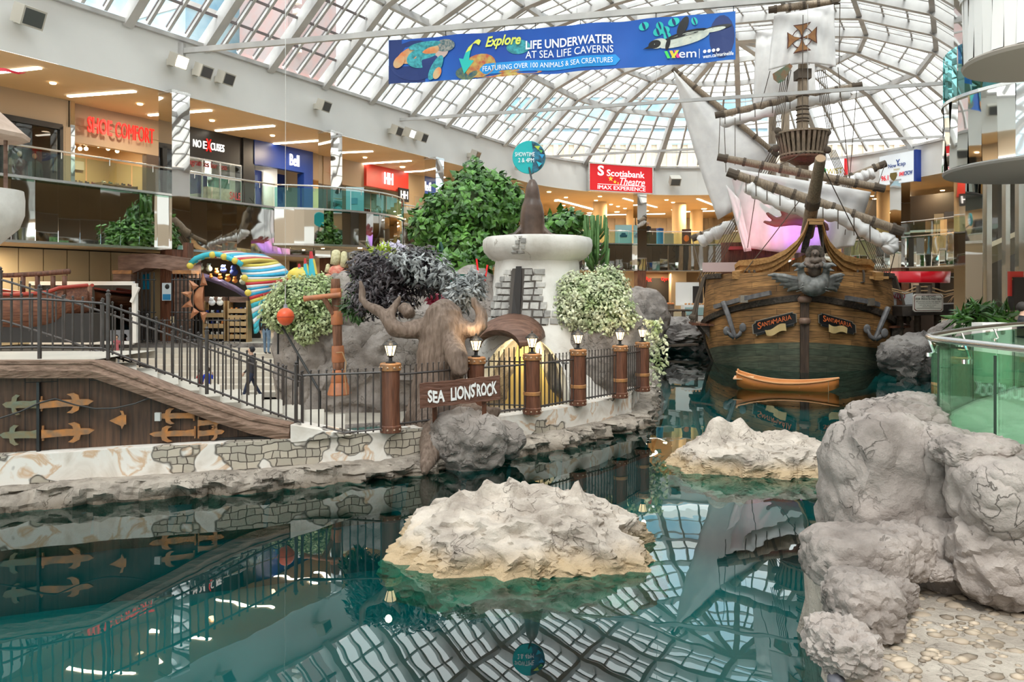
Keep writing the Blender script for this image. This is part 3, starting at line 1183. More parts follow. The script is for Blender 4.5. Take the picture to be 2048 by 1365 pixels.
M_CLOTH = [mat('garment_%d' % i, c, .8) for i, c in enumerate(((.03, .03, .035), (.10, .02, .02), (.35, .33, .3), (.05, .08, .07), (.18, .13, .09)))]
k = 0
for px in (-8, 18, 44, 70, 100):
 p = LS(px, Z=ZF) - NX * 1.1
 t = thing('clothed_mannequin', ['mannequin in a dark suit at the left edge of the clothes window', 'dark coated mannequin second in the clothes window', 'mannequin in open dark jacket with pale shirt',
    'mannequin in red brown coat near the middle of the clothes window', 'mannequin in pale dress at the right end of the clothes window'][k], 'mannequin', p)
 mb = MB()
 mb.lathe([(.02, 0), (.16, .02), (.17, .06), (.03, .09), (.03, .7)], p, 12)
 mb.build('stand', M_BRUSHED, t)
 mb = MB()
 mb.lathe([(.2, .65), (.23, .9), (.2, 1.1), (.24, 1.35), (.2, 1.5), (.06, 1.56), (.05, 1.62)], p, 14, sy=.6)
 for sgn in (-1, 1):
  mb.tube([p + AX * sgn * .2 + UP * 1.48, p + AX * sgn * .28 + UP * 1.15, p + AX * sgn * .25 + NX * .05 + UP * .85], [.07, .06, .05], 8)
 mb.build('garment', M_CLOTH[(k * 2) % 5], t, smooth=True)
 mb = MB(); mb.ball(p + UP * 1.74, (.09, .09, .12), 2); mb.build('head', M_INWARM, t, smooth=True)
 k += 1

# shop 2: the shoe shop
front('wall_front', 137, 372, 9.75, ZS0, M_BEIGEGREY, .3, -.25)
front('wall_front', 300, 372, ZF, 9.75, mat('shop_front_dark', (0.07, 0.05, 0.04), .6), .3, -.25)
front('wall_front', 138, 147, ZF, ZS0, M_COLMIRROR, .5, .1)
shop_room(139, 330, M_INWARM)
p0, p1 = LS(173, Z=0), LS(306, Z=0)
t = thing('shop_sign', 'red lit block letter shoe shop sign on the taupe fascia', 'sign', LS(240, Z=10.0))
for w0, w1, body in ((173, 222, 'SHOE'), (229, 306, 'COMFORT')):
 a = LS(w0, Z=10.2) + NX * .05
 b = LS(w1, Z=10.2) + NX * .05
 writing('letters', body, a, (b - a), UP, (b - a).length, .66, M_REDLIT, t, .05, .07)
for k, (px, py) in enumerate(((157, 280), (160, 292), (178, 289), (186, 284), (184, 294), (203, 293), (214, 289), (240, 294), (265, 298))):
 p = LS(px, py) - NX * (0.6 + .25 * (k % 3))
 t = thing('track_light', 'small warm track light under the shoe shop sign', 'light', p, group='track lights in the shoe shop')
 mb = MB(); mb.tube([p + UP * .3, p], .05, 8); mb.build('body', M_BRUSHED, t)
 mb = MB(); mb.ball(p, .085, 2); mb.build('bulb', M_WARMLAMP, t)
lamp('shoe_shop_lamp', LS(235, Z=10.2) - NX * 2, (4, 3), 140, (1, .78, .5))
M_SHELF = mat('shop_shelf', (0.20, 0.15, 0.11), .6)
for k, (px, w, dn) in enumerate(((175, 1.4, 2.2), (232, 1.6, 2.6), (283, 1.7, 1.8))):
 p = LS(px, Z=ZF) - NX * dn
 t = thing('shoe_rack', ['low shoe rack at the left of the shoe shop', 'long shoe rack in the middle of the shoe shop', 'dark shoe rack by the right wall of the shoe shop'][k], 'rack', p)
 mb = MB()
 for z in (.15, .6, 1.05):
  mb.box(p + UP * z, (w, .5, .05), R(60))
 for sg in (-1, 1):
  mb.box(p + AX * sg * w / 2 + UP * .55, (.05, .5, 1.1), R(60))
 mb.build('frame', M_SHELF, t)
 for i in range(5):
  for j, z in enumerate((.2, .64, 1.09)):
   q = p + AX * (i - 2) * w / 5.5 + UP * z
   s_ = MB()
   s_.ball(q + NX * .06 + UP * .04, (.05, .12, .045), 1, M=Matrix.Rotation(R(-30), 4, 'Z') @ Matrix.Rotation(PI / 2, 4, 'Z'))
   s_.tube([q - NX * .06 + UP * .02, q - NX * .07 + UP * .12], [.05, .04], 6)
   tag(s_.build('shoe', M_CLOTH[(i + j) % 5]), 'small shoe displayed on a rack in the shoe shop', 'shoe', 'shoes on the racks')
for k, (px, py, w, h, c) in enumerate(((232, 325, .75, .62, (.75, .55, .35)), (262, 316, .6, .4, (.70, .62, .55)), (232, 335, .3, .25, (.8, .3, .1)), (190, 320, .9, .7, (.08, .1, .12)))):
 p = LS(px, py) - NX * 4.0
 mb = MB(); mb.box(p, (w, .04, h), R(60))
 tag(mb.build('shop_poster', mat('poster_%d' % k, c, .5)), ['tan poster on the back wall of the shoe shop', 'pale poster at right on the shoe shop back wall', 'small orange card below the tan poster in the shoe shop',
  'dark panel on the left of the shoe shop back wall'][k], 'poster')

# shop 3: black fragrance shop
front('wall_front', 370, 486, 9.95, ZS0, M_BLACK, .3, 0)
front('wall_front', 484, 507, ZF, ZS0, M_BLACK, .6, .1)
shop_room(360, 486, M_INWHITE)
lamp('fragrance_shop_lamp', LS(430, Z=10.2) - NX * 2, (4, 3), 170, (1, .95, .85))
t = thing('shop_sign', 'white lettered sign with a red X on the black fascia', 'sign', LS(415, Z=10.3))
for w0, w1, body, m in ((385, 401, 'NO', M_WHITELIT), (405, 412, 'E', M_WHITELIT), (411, 421, 'X', M_REDLIT), (420, 447, 'CUSES', M_WHITELIT)):
 a, b = LS(w0, Z=10.42) + NX * .03, LS(w1, Z=10.42) + NX * .03
 if body == 'X':
  a, b = a - UP * .1, b - UP * .1
 writing('letters', body, a, b - a, UP, (b - a).length, .36 if body != 'X' else .6, m, t, .05, .005)
t = thing('shop_sign', 'small dark red fragrance slogan in the window of the black fronted shop', 'sign', LS(415, Z=9.7))
a, b = LS(372, Z=9.48) - NX * .1, LS(456, Z=9.48) - NX * .1
writing('letters', 'fragrances for less', a, b - a, UP, (b - a).length, .4, mat('dark_red_letters', (.35, .02, .02), .5), t, .04, .02)
t = thing('shop_window', 'glass front of the fragrance shop with sale lettering', 'window', LS(430, Z=ZF))
mb = MB(); a, b = LS(372, Z=0), LS(484, Z=0)
mb.poly([V((*a[:2], ZF + .05)), V((*b[:2], ZF + .05)), V((*b[:2], 9.9)), V((*a[:2], 9.9))]); mb.build('pane', M_GLASS, t)
mb = MB()
for px in (372, 404, 440, 482):
 q = LS(px, Z=(ZF + 9.9) / 2); mb.box(q, (.07, .07, 9.9 - ZF), R(60))
for z in (ZF + .1, 9.15, 9.9):
 mb.beam(V((*a[:2], z)), V((*b[:2], z)), .07, .07)
mb.build('frame', M_BRUSHED, t)
a, b = LS(458, Z=8.15) + NX * .04, LS(480, Z=8.15) + NX * .04
writing('sale_lettering', 'SALE', a, b - a, UP, (b - a).length, .38, mat('sale_red', (.65, .02, .03), .5), t, 0.01, .03)
for k, (px, py, c, w, h, dn) in enumerate(((388, 352, (.25, .05, .05), .8, 1.3, 2), (424, 340, (.4, .35, .28), 1.0, 2.0, 3.5), (430, 365, (.02, .03, .2), .6, 1.0, 1.2), (462, 340, (.65, .68, .66), 1.1, 1.0, 1.0),
           (462, 370, (.1, .42, .32), .9, .7, .9), (448, 388, (.8, .76, .68), 1.5, .6, .5))):
 p = LS(px, py) - NX * dn
 p.z = max(p.z, ZF + .25 + h / 2)
 t = thing('perfume_display', ['dark red perfume display at the left of the fragrance shop', 'tall tan cabinet at the back of the fragrance shop', 'navy perfume stand in the fragrance shop',
    'pale advert stand high in the fragrance window', 'green perfume display low in the fragrance window', 'cream counter by the sale lettering'][k], 'display', (p.x, p.y, ZF))
 mb = MB(); mb.box(p, (w, .5, h), R(60)); mb.build('panel', mat('display_%d' % k, c, .5, (c[0] * .6, c[1] * .6, c[2] * .6), 4), t)
 mb = MB(); mb.box((p.x, p.y, (ZF + p.z - h / 2) / 2), (w * .8, .4, max(.1, p.z - h / 2 - ZF)), R(60)); mb.build('base', M_INWHITE, t)

# shop 4: blue phone shop portal
front('wall_front', 505, 622, 10.1, ZS0, M_NAVY, .3, 0.15)
front('wall_front', 604, 622, ZF, 10.1, M_NAVY, .5, 0.15)
front('wall_recess', 547, 606, ZF, 10.1, M_NAVY, .3, -1.4)
shop_room(486, 560, M_INWHITE)
lamp('phone_shop_lamp', LS(530, Z=10.2) - NX * 1.6, (3, 2), 90, (1, .96, .9))
t = thing('shop_sign', 'white lettered sign on the blue shop portal', 'sign', LS(583, Z=10.4))
a, b = LS(574, Z=10.36) + NX * .18, LS(593, Z=10.36) + NX * .18
writing('letters', 'Bell', a, b - a, UP, (b - a).length, .62, M_WHITELIT, t, .05, .03)
for k, (px, py, w, h, c) in enumerate(((517, 360, .55, .6, (.05, .1, .3)), (512, 385, .5, .5, (.02, .2, .6)), (535, 395, .8, 1.2, (.7, .78, .8)))):
 p = LS(px, py) - NX * (.4 + .5 * k)
 mb = MB(); mb.box(p, (w, .06, h), R(60))
 tag(mb.build('phone_poster', mat('phone_poster_%d' % k, c, .4)), ['dark framed poster inside the blue portal shop', 'bright blue card below the dark framed poster', 'tall pale panel right of the blue card in the phone shop'][k], 'poster')

# shop 5 and 6: taupe bay with small red letters, red bay with white initials
front('wall_front', 622, 730, 9.85, ZS0, M_BEIGEGREY, .3, 0)
front('wall_front', 678, 730, ZF, 9.85, mat('shop_glass_grey', (.22, .20, .16), .3), .3, -.2)
shop_room(620, 682, M_INWARM)
lamp('bay_lamp', LS(650, Z=10) - NX * 2, (3, 2), 90)
t = thing('shop_sign', 'small red lit letters beside the second mirrored column', 'sign', LS(654, Z=9.9))
a, b = LS(646, Z=9.95) + NX * .05, LS(664, Z=9.95) + NX * .05
writing('letters', 'MO', a, b - a, UP, (b - a).length, .42, M_REDLIT, t, .06, .03)
t = thing('shop_sign', 'dark lettering on the grey bay right of the second mirrored column', 'sign', LS(684, Z=9))
a, b = LS(679, Z=9.0) - NX * .15, LS(688, Z=9.0) - NX * .15
writing('letters', 'M', a, b - a, UP, (b - a).length, .5, M_BLACK, t, .04, .03)
front('wall_front', 728, 812, 10.0, ZS0, M_RED, .3, .2)
shop_room(730, 812, mat('shop_wall_grey', (.35, .33, .30), .6))
lamp('red_shop_lamp', LS(770, Z=10) - NX * 2, (4, 2), 120)
t = thing('shop_sign', 'white initials on the red shop fascia', 'sign', LS(770, Z=10.3))
a, b = LS(762, Z=10.3) + NX * .25, LS(779, Z=10.3) + NX * .25
writing('letters', 'HH', a, b - a, UP, (b - a).length, .72, emis('white_neon', (1, 1, 1), 2.0), t, .06, .04)
t = thing('blade_sign', 'small black square sign with white initials under the red fascia', 'sign', LS(797, Z=9.2))
c = LS(797, 391) + NX * .4
mb = MB(); mb.box(c, (1.0, .12, .85), R(60)); mb.build('board', M_BLACK, t)
writing('letters', 'HH', c - AX * .36 - UP * .25 + NX * .07, AX, UP, .72, .5, M_WHITELIT, t, .02, .03)
for k, (px, c) in enumerate(((742, (.1, .12, .12)), (757, (.25, .05, .05)), (775, (.5, .5, .48)), (792, (.06, .16, .12)))):
 p = LS(px, Z=ZF) - NX * 1.2
 t = thing('clothes_rail', ['dark garments on a rail below the red fascia, leftmost', 'red garments on a rail below the red fascia', 'pale garments on a rail below the red fascia', 'green garments on a rail below the red fascia'][k], 'rail', p)
 mb = MB(); mb.tube([p - AX * .5, p - AX * .5 + UP * 1.5, p + AX * .5 + UP * 1.5, p + AX * .5], .02, 6); mb.build('rail', M_CHROME, t)
 mb = MB()
 for i in range(6):
  mb.box(p + AX * (i - 2.5) * .16 + UP * 1.0, (.08, .4, .9), R(60), taper=.8)
 mb.build('garments', mat('rail_cloth_%d' % k, c, .8), t)
front('wall_front', 812, 935, ZF, ZS0, M_BEIGE, .3, 0)
front('wall_front', 828, 850, ZF, 9.9, mat('pale_showcase', (.45, .36, .24), .3), .3, .1)

# long lights in the warm ceiling
strips = [(-40, 149, 80, 136), (137, 193, 270, 183), (298, 231, 422, 221), (432, 262, 548, 252), (548, 288, 645, 281), (677, 306, 745, 303), (727, 328, 822, 322),
   (800, 345, 855, 342), (840, 357, 890, 355), (1113, 400, 1198, 422), (1247, 397, 1313, 415), (1395, 398, 1433, 413), (1812, 381, 1819, 399), (1955, 396, 1967, 368),
   (1167, 431, 1330, 428), (1372, 424, 1430, 422), (1172, 445, 1260, 444), (1290, 444, 1380, 442)]
slab = ['at the far left edge', 'above the clothes window, second from left', 'passing behind the first mirrored column', 'right of the first mirrored column', 'above the blue shop portal', 'right of the second mirrored column',
  'above the red shop fascia', 'behind the third mirrored column, nearer one', 'behind the third mirrored column, farther one', 'slanting at left in the far hall', 'slanting under the right end of the theatre sign',
  'slanting beside the ship sail', 'short, right of the radio sign', 'slanting near the right balcony', 'wide, in the far hall behind the cactus', 'wide, in the far hall beside the sail', 'deep in the far hall at left', 'deep in the far hall at right']
for (x0, y0, x1, y1), l in zip(strips, slab):
 a, b = PZ(x0, y0, ZS0 - .03), PZ(x1, y1, ZS0 - .03)
 w = .16 if y0 < 400 or x0 > 1700 else .3
 mb = MB(); mb.beam(a, b, w, .05)
 tag(mb.build('strip_light', M_STRIP), 'white strip light ' + l, 'light', 'strip lights in the warm ceiling')
downs = [(106, 166), (280, 208), (424, 241), (545, 271), (730, 315), (805, 334), (1098, 384), (1112, 402), (1127, 411), (1145, 415), (1192, 401), (1208, 405), (1222, 409), (1236, 413), (1250, 417), (1200, 393), (1132, 395), (1333, 400),
   (1346, 405), (1357, 409), (1368, 413), (1179, 426), (1234, 424), (1292, 422), (1348, 420), (1408, 418), (1745, 392), (1749, 398), (1885, 381), (1885, 388), (1885, 395), (1885, 402)]
for px, py in downs:
 p = PZ(px, py, ZS0 - .02)
 r = .10 if py < 330 else (.22 if py in (426, 424, 422, 420, 418) else .14)
 mb = MB(); mb.lathe([(0.001, -.04), (r, -.04), (r * 1.2, 0)], p, 12)
 tag(mb.build('downlight', M_WARMLAMP), 'small round downlight in the warm gallery ceiling', 'light', 'downlights in the warm ceiling')
# warm fill lamps added under the gallery ceilings, upper and lower
for sx in (12, 21, 30, 39):
 p = H(sx, NL - 2.4, ZS0 - .12)
 lamp('gallery_fill', p, (7, 2.6), 230, (1.0, .80, .56), (0, 0, R(60)))
for px, off in ((1120, 5), (1250, 5), (1390, 5), (1180, 13), (1330, 13), (1500, 9), (1700, 5), (1850, 5)):
 p = arc_pt(px, off, ZS0 - .12)
 lamp('far_hall_fill', p, (7, 5), 520 if px < 1600 else 200, (1.0, .74, .42))
for px in (1000, 1200, 1330, 1480, 1900):
 p = arc_pt(px, 3.0, ZB - .1)
 lamp('lower_hall_fill', p, (6, 3), 170 if px < 1600 else 60, (1.0, .76, .46))
for sx in (14, 24, 33):
 lamp('lower_gallery_fill', H(sx, NL - 1.5, ZB - .1), (6, 2), 120, (1.0, .80, .55), (0, 0, R(60)))

# ---- glass railings with a steel handrail
M_TAPE = mat('notice_white', (.8, .8, .8), .5)


def glass_railing(path, z0, label, panel=1.7, h=1.02, glass=None, group=None, inset=.12):
 t = thing('glass_railing', label, 'railing', V((*path[0][:2], z0)), group=group)
 # walk the path in even steps
 seg = [0]
 for i in range(1, len(path)):
  seg.append(seg[-1] + (path[i] - path[i - 1]).length)

 def at(d):
  for i in range(1, len(path)):
   if d <= seg[i] or i == len(path) - 1:
    u = (d - seg[i - 1]) / max(1e-6, seg[i] - seg[i - 1])
    return path[i - 1].lerp(path[i], u)
 n = max(1, round(seg[-1] / panel))
 st = seg[-1] / n
 for k in range(n):
  a, b = at(k * st + .02), at((k + 1) * st - .02)
  mb = MB()
  m_ = 3
  mb.grid([[V((*at(k * st + .02 + (st - .04) * i / m_)[:2], z)) for i in range(m_ + 1)] for z in (z0 - .1, z0 + h - .08)])
  mb.build('glass_panel', glass or M_GREENGLASS, t)
  mid = at((k + .5) * st)
  d = (b - a).normalized()
  mb = MB(); mb.tube([V((*mid[:2], z0 + h - .22)), V((*mid[:2], z0 + h))], .018, 6); mb.build('bracket', M_BRUSHED, t)
 mb = MB(); mb.tube([V((*p[:2], z0 + h + .03)) for p in path], .035, 8); mb.build('handrail', M_BRUSHED, t, smooth=True)
 return t


sb0, sb1 = s_of(548, NL), s_of(800, NL)
glass_railing([H(s, NL + .02) for s in (4, 10, s_of(345, NL))], ZF, 'long glass railing in front of the clothes and shoe shops')
glass_railing([H(s, NL + .02) for s in (s_of(352, NL), 23, sb0)], ZF, 'glass railing in front of the fragrance shop')
# round balcony that bulges from the left gallery
chord = (H(sb1, NL) - H(sb0, NL)).length
sag = 2.3
rad = (chord * chord / 4 + sag * sag) / (2 * sag)
cc = H((sb0 + sb1) / 2, NL) - NX * (rad - sag)
half = math.asin(chord / 2 / rad)
bal = []
for i in range(25):
 a = -half + 2 * half * i / 24
 bal.append(cc + AX * rad * math.sin(a) + NX * rad * math.cos(a))
ZBB = 5.68
mb = MB()
mb.poly([V((*q[:2], ZF)) for q in bal] + [V((*(q - NX * .3)[:2], ZF)) for q in (bal[-1], bal[0])])
mb.poly([V((*q[:2], ZBB)) for q in bal] + [V((*(q - NX * .3)[:2], ZBB)) for q in (bal[-1], bal[0])])
struct(mb.build('floor_balcony', M_BEIGE, origin='keep'))
mb = MB()
rnd = random.Random(5)
for i in range(len(bal) - 1):
 a, b = bal[i], bal[i + 1]
 nn = (a + b) / 2 - cc; nn.normalize()
 tz = rnd.uniform(-.05, .05)
 mb.grid([[V((*(a + nn * (tz * (k / 5 - .5)))[:2], ZBB + .06 + (ZF - ZBB - .1) * k / 5)), V((*(b + nn * (tz * (k / 5 - .5)))[:2], ZBB + .06 + (ZF - ZBB - .1) * k / 5))] for k in range(6)])
for z in (ZBB + .02, ZF):
 for i in range(len(bal) - 1):
  mb.beam(V((*bal[i][:2], z)), V((*bal[i + 1][:2], z)), .14, .09, 1)
struct(mb.build('trim_balcony', [M_MIRROR, M_BRUSHED], origin='keep'))
glass_railing(bal, ZF, 'curved teal glass railing of the balcony that bulges below the blue shop', 1.2, glass=M_TEALGLASS)
for px, py in ((585, 496), (650, 497), (720, 496)):
 p = PZ(px, py, ZBB - .02)
 mb = MB(); mb.lathe([(.001, -.03), (.1, -.03), (.12, 0)], p, 10)
 tag(mb.build('downlight', M_WARMLAMP), 'downlight under the round bulging balcony', 'light', 'downlights under the balcony')
# advertising board behind the balcony glass
p = P(710, 402, 37.6)
t = thing('advert_panel', 'pale blue advert panel standing behind the curved balcony glass', 'panel', (p.x, p.y, ZF))
mb = MB(); mb.box((p.x, p.y, ZF + .65), (.85, .12, 1.3), R(10)); mb.build('board', mat('advert_pale', (.55, .75, .78), .4), t)
mb = MB(); mb.box((p.x - .02, p.y - .08, ZF + .62), (.3, .02, .3), R(10)); mb.build('print', mat('advert_print', (.3, .5, .6), .4), t)
glass_railing([H(s, NL + .02) for s in (sb1, s_of(866, NL))], ZF, 'short glass railing between the round balcony and the tall green tree')
glass_railing([H(s_of(872, NL), NL + .02), H(SE, NL + .02)], ZF, 'glass railing hidden behind the tall green tree')


def arc_rail(px0, px1, lab, n=10, **kw):
 return glass_railing([arc_pt(px0 + (px1 - px0) * i / n, -.03) for i in range(n + 1)], ZF, lab, **kw)


arc_rail(1075, 1277, 'far glass railing left of the mirrored column under the theatre sign')
arc_rail(1284, 1560, 'far glass railing that runs behind the ship from the theatre column')
arc_rail(1560, 1796, 'far glass railing behind the ship bow and masts')
arc_rail(1804, 1935, 'far glass railing in front of the dark shop at right', panel=2.2)

# ---- the far hall behind the rounded end
mb = MB()
pp = hall_path(21.0, s0=40)
mb.strip(pp, ZF, ZS0)
struct(mb.build('wall_far', M_BEIGE, origin='keep'))
fcols = [(1200, 6, .62, 'leftmost round beige column in the far upper hall'), (1265, 12, .6, 'round beige column behind the theatre column'), (1358, 6, .62, 'round beige column right of the theatre column'),
   (1393, 12, .6, 'round beige column deeper beside the sail'), (1770, 5, .6, 'round beige column left of the radio sign column')]
for px, off, r, lab in fcols:
 p = arc_pt(px, off, ZF)
 t = thing('round_column', lab, 'column', p)
 mb = MB(); mb.lathe([(r, 0), (r, ZS0 - ZF)], p, 24); mb.build('shaft', M_BEIGE, t, smooth=True, auto=40)
 mb = MB(); mb.lathe([(r * 1.15, 0), (r * 1.15, .2), (r, .25)], p, 24); mb.build('plinth', M_CEIL, t)
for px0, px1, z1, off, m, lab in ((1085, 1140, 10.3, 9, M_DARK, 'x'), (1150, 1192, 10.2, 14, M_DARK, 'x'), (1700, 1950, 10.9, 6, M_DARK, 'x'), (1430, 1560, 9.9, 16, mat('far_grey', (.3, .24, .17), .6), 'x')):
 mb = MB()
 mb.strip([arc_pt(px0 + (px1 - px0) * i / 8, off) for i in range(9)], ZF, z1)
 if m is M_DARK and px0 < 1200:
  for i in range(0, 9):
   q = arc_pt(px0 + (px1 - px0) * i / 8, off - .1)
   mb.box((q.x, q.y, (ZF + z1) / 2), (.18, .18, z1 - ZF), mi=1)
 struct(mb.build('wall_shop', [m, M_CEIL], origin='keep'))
# kiosks and posters behind the far railing
far_items = [(1247, 474, 1.35, 1.5, 1.0, (.42, .72, .80), 'pale blue car poster board behind the far railing', 'poster board'),
    (1320, 475, .42, 1.55, 3.0, (.02, .22, .62), 'blue round display post behind the far railing', 'display'),
    (1305, 470, 1.0, 1.6, 5.0, (.04, .03, .03), 'dark framed showcase left of the blue display post', 'showcase'),
    (1338, 476, .8, 1.1, 4.0, (.30, .32, .34), 'grey showcase right of the blue display post', 'showcase'),
    (1373, 476, .75, 1.3, 2.0, (.10, .04, .03), 'film poster stand with an orange picture behind the far railing', 'poster board')]
for px, py, w, h, off, c, lab, cat in far_items:
 p = arc_pt(px, off, ZF)
 t = thing('display_board', lab, cat, p)
 ang = math.atan2(p.y, p.x) - PI / 2
 if 'round' in lab:
  mb = MB(); mb.lathe([(.3, 0), (.3, h), (.1, h + .05)], p, 16); mb.build('post', mat('blue_post', c, .4), t)
  mb = MB(); mb.lathe([(.32, h * .9), (.32, h)], p, 16); mb.build('band', M_NAVY, t)
 else:
  mb = MB(); mb.box(p + UP * (h / 2 + .12), (w, .12, h), ang); mb.build('board', mat('board_%d' % px, c, .4), t)
  d = (V((0, 0, 0)) - V((p.x, p.y, 0))).normalized() * .09
  if px == 1247:
   q = p + d + UP * .75
   x_ = V((math.cos(ang), math.sin(ang), 0))
   mb = MB()
   mb.prism([(-.28, -.12), (.28, -.12), (.3, .05), (.2, .08), (.14, .22), (-.14, .22), (-.2, .08), (-.3, .05)], q, x_, UP, .02); mb.build('car_picture', mat('car_print', (.02, .12, .22), .4), t)
  elif px == 1373:
   mb = MB(); mb.ball(p + d + UP * .65, (.25, .03, .28), 2); mb.build('picture', mat('film_orange', (.75, .16, .03), .4), t)
  mb = MB(); mb.box(p + UP * .06, (w * 1.05, .3, .12), ang); mb.build('foot', M_BRUSHED, t)

# ---- shop signs on the far fascia
c0, c1 = arc_pt(1176, -.25), arc_pt(1303, -.25)
Ya = (c0.y + c1.y) / 2
z0_, z1_ = P(1240, 385, Ya).z, P(1240, 331, Ya).z
t = thing('theatre_sign', 'large red lit theatre sign on the far white fascia', 'sign', V((*((c0 + c1) / 2)[:2], z0_)))
SX = (c1 - c0).normalized(); SW = (c1 - c0).length; SN = V((SX.y, -SX.x, 0))
mb = MB(); mb.beam(V((*c0[:2], (z0_ + z1_) / 2)), V((*c1[:2], (z0_ + z1_) / 2)), .35, z1_ - z0_); mb.build('panel', M_REDSIGN, t)
mb = MB()
for z in (z0_, z1_):
 mb.beam(V((*c0[:2], z)), V((*c1[:2], z)), .42, .08)
for q in (c0, c1):
 mb.box((q.x, q.y, (z0_ + z1_) / 2), (.1, .42, z1_ - z0_ + .08), math.atan2(SX.y, SX.x))
mb.build('frame', M_BRUSHED, t)


def sgn(nm, body, u0, u1, v0, v1, m=M_WHITELIT, b=.02, sh=0):
 o = V((*c0[:2], z0_)) + SX * u0 * SW + UP * v0 * (z1_ - z0_) + SN * .19
 return writing(nm, body, o, SX, UP, (u1 - u0) * SW, (v1 - v0) * (z1_ - z0_), m, t, .02, b, sh)


sgn('lettering', 'Scotiabank', .27, .865, .56, .80, b=.03)
sgn('lettering', 'Theatre', .475, .87, .26, .53, b=.0, sh=.35)
sgn('lettering', 'IMAX EXPERIENCE', .13, .88, .07, .21, b=.045)
sgn('rule', 'I', .13, .88, .245, .262)
sgn('emblem', 'S', .13, .225, .56, .93, b=.07)
for u, v, r in ((.33, .47, .11), (.395, .36, .075), (.445, .32, .045)):
 pts = []
 for k in range(10):
  rr = r if k % 2 == 0 else r * .42
  pts.append((math.cos(PI / 2 + k * PI / 5) * rr, math.sin(PI / 2 + k * PI / 5) * rr))
 mb = MB(); mb.prism([(p[0] * 2.1, p[1] * 2.1) for p in pts], V((*c0[:2], z0_)) + SX * u * SW + UP * v * (z1_ - z0_) + SN * .19, SX, UP, .02); mb.build('star', mat('gold_star', (.9, .6, .08), .4, emit=((.9, .6, .05), .5)), t)

# radio sign at the right of the masts, on the far fascia
c0, c1 = arc_pt(1762, -.35), arc_pt(1832, -.35)
Ya = (c0.y + c1.y) / 2
za, zb_ = P(1795, 367, Ya).z, P(1795, 308, Ya).z
t = thing('radio_sign', 'white radio station sign with a blue edge hung on the far fascia', 'sign', V((*((c0 + c1) / 2)[:2], za)))
c1_, SX = c1, (c1 - c0).normalized(); SW = (c1 - c0).length; SN = V((SX.y, -SX.x, 0))
mb = MB(); mb.beam(V((*c0[:2], (za + zb_) / 2)), V((*c1[:2], (za + zb_) / 2)), .3, zb_ - za); mb.build('panel', mat('sign_pale', (.74, .78, .80), .4, emit=((.8, .85, .9), .35)), t)
mb = MB(); mb.box((c1.x + .1, c1.y, (za + zb_) / 2), (.18, .5, zb_ - za + .1), math.atan2(SX.y, SX.x)); mb.build('edge', M_NAVY, t)


def sg2(nm, body, u0, u1, v0, v1, m, b=.02, sh=0):
 o = V((*c0[:2], za)) + SX * u0 * SW + UP * v0 * (zb_ - za) + SN * .17
 return writing(nm, body, o, SX, UP, (u1 - u0) * SW, (v1 - v0) * (zb_ - za), m, t, .02, b, sh)


M_INK = mat('sign_blue_ink', (.02, .06, .30), .5)
sg2('lettering', 'New', .27, .50, .55, .68, M_INK, .0)
sg2('lettering', 'cap', .56, .76, .52, .66, M_INK, .0)
sg2('lettering', 'Y', .49, .60, .58, .80, M_INK, .03)
sg2('lettering', 'RADIO', .43, .60, .44, .50, mat('sign_gold', (.6, .5, .2), .5), .0)
sg2('lettering', '96.1', .06, .27, .14, .32, M_REDSIGN, .05)
sg2('lettering', '840', .58, .72, .22, .36, M_REDSIGN, .02, .2)
sg2('lettering', 'CFCW', .72, .96, .22, .36, M_INK, .05, .2)
q = V((*c0[:2], za)) + SX * .42 * SW + UP * .25 * (zb_ - za) + SN * .17
mb = MB(); mb.prism([(-.25, .25), (.25, .25), (.3, .05), (.18, -.2), (0, -.32), (-.18, -.2), (-.3, .05)], q, SX, UP, .03); mb.build('shield', mat('shield_gold', (.20, .14, .03), .5), t)
sg2('lettering', 'K97', .36, .48, .19, .31, mat('shield_letters', (.75, .6, .25), .5), .02)
# green and red lit sign behind the crow's nest
c0, c1 = arc_pt(1622, -.3), arc_pt(1692, -.3)
Ya = (c0.y + c1.y) / 2
za, zb_ = P(1650, 366, Ya).z, P(1650, 322, Ya).z
t = thing('shop_sign', 'white lit sign with green swirl and gold letters behind the crows nest', 'sign', V((*((c0 + c1) / 2)[:2], za)))
SX = (c1 - c0).normalized(); SW = (c1 - c0).length; SN = V((SX.y, -SX.x, 0))
mb = MB(); mb.beam(V((*c0[:2], (za + zb_) / 2)), V((*c1[:2], (za + zb_) / 2)), .3, zb_ - za); mb.build('panel', M_WHITELIT, t)
mb = MB(); mb.box((c1.x, c1.y, (za + zb_) / 2), (.12, .4, zb_ - za), math.atan2(SX.y, SX.x)); mb.build('edge', M_REDSIGN, t)
sg2('lettering', 'TWIST', .38, .93, .36, .62, mat('gold_letters', (.7, .55, .1), .5), .01)
q = V((*c0[:2], za)) + SX * .27 * SW + UP * .5 * (zb_ - za) + SN * .2
mb = MB(); mb.tube([q + SX * .45 * math.cos(a / 10 * 5) * (1 - a / 30) + UP * .45 * math.sin(a / 10 * 5) * (1 - a / 30) for a in range(14)], .11, 8); mb.build('swirl', mat('sign_green', (.02, .4, .08), .5), t)

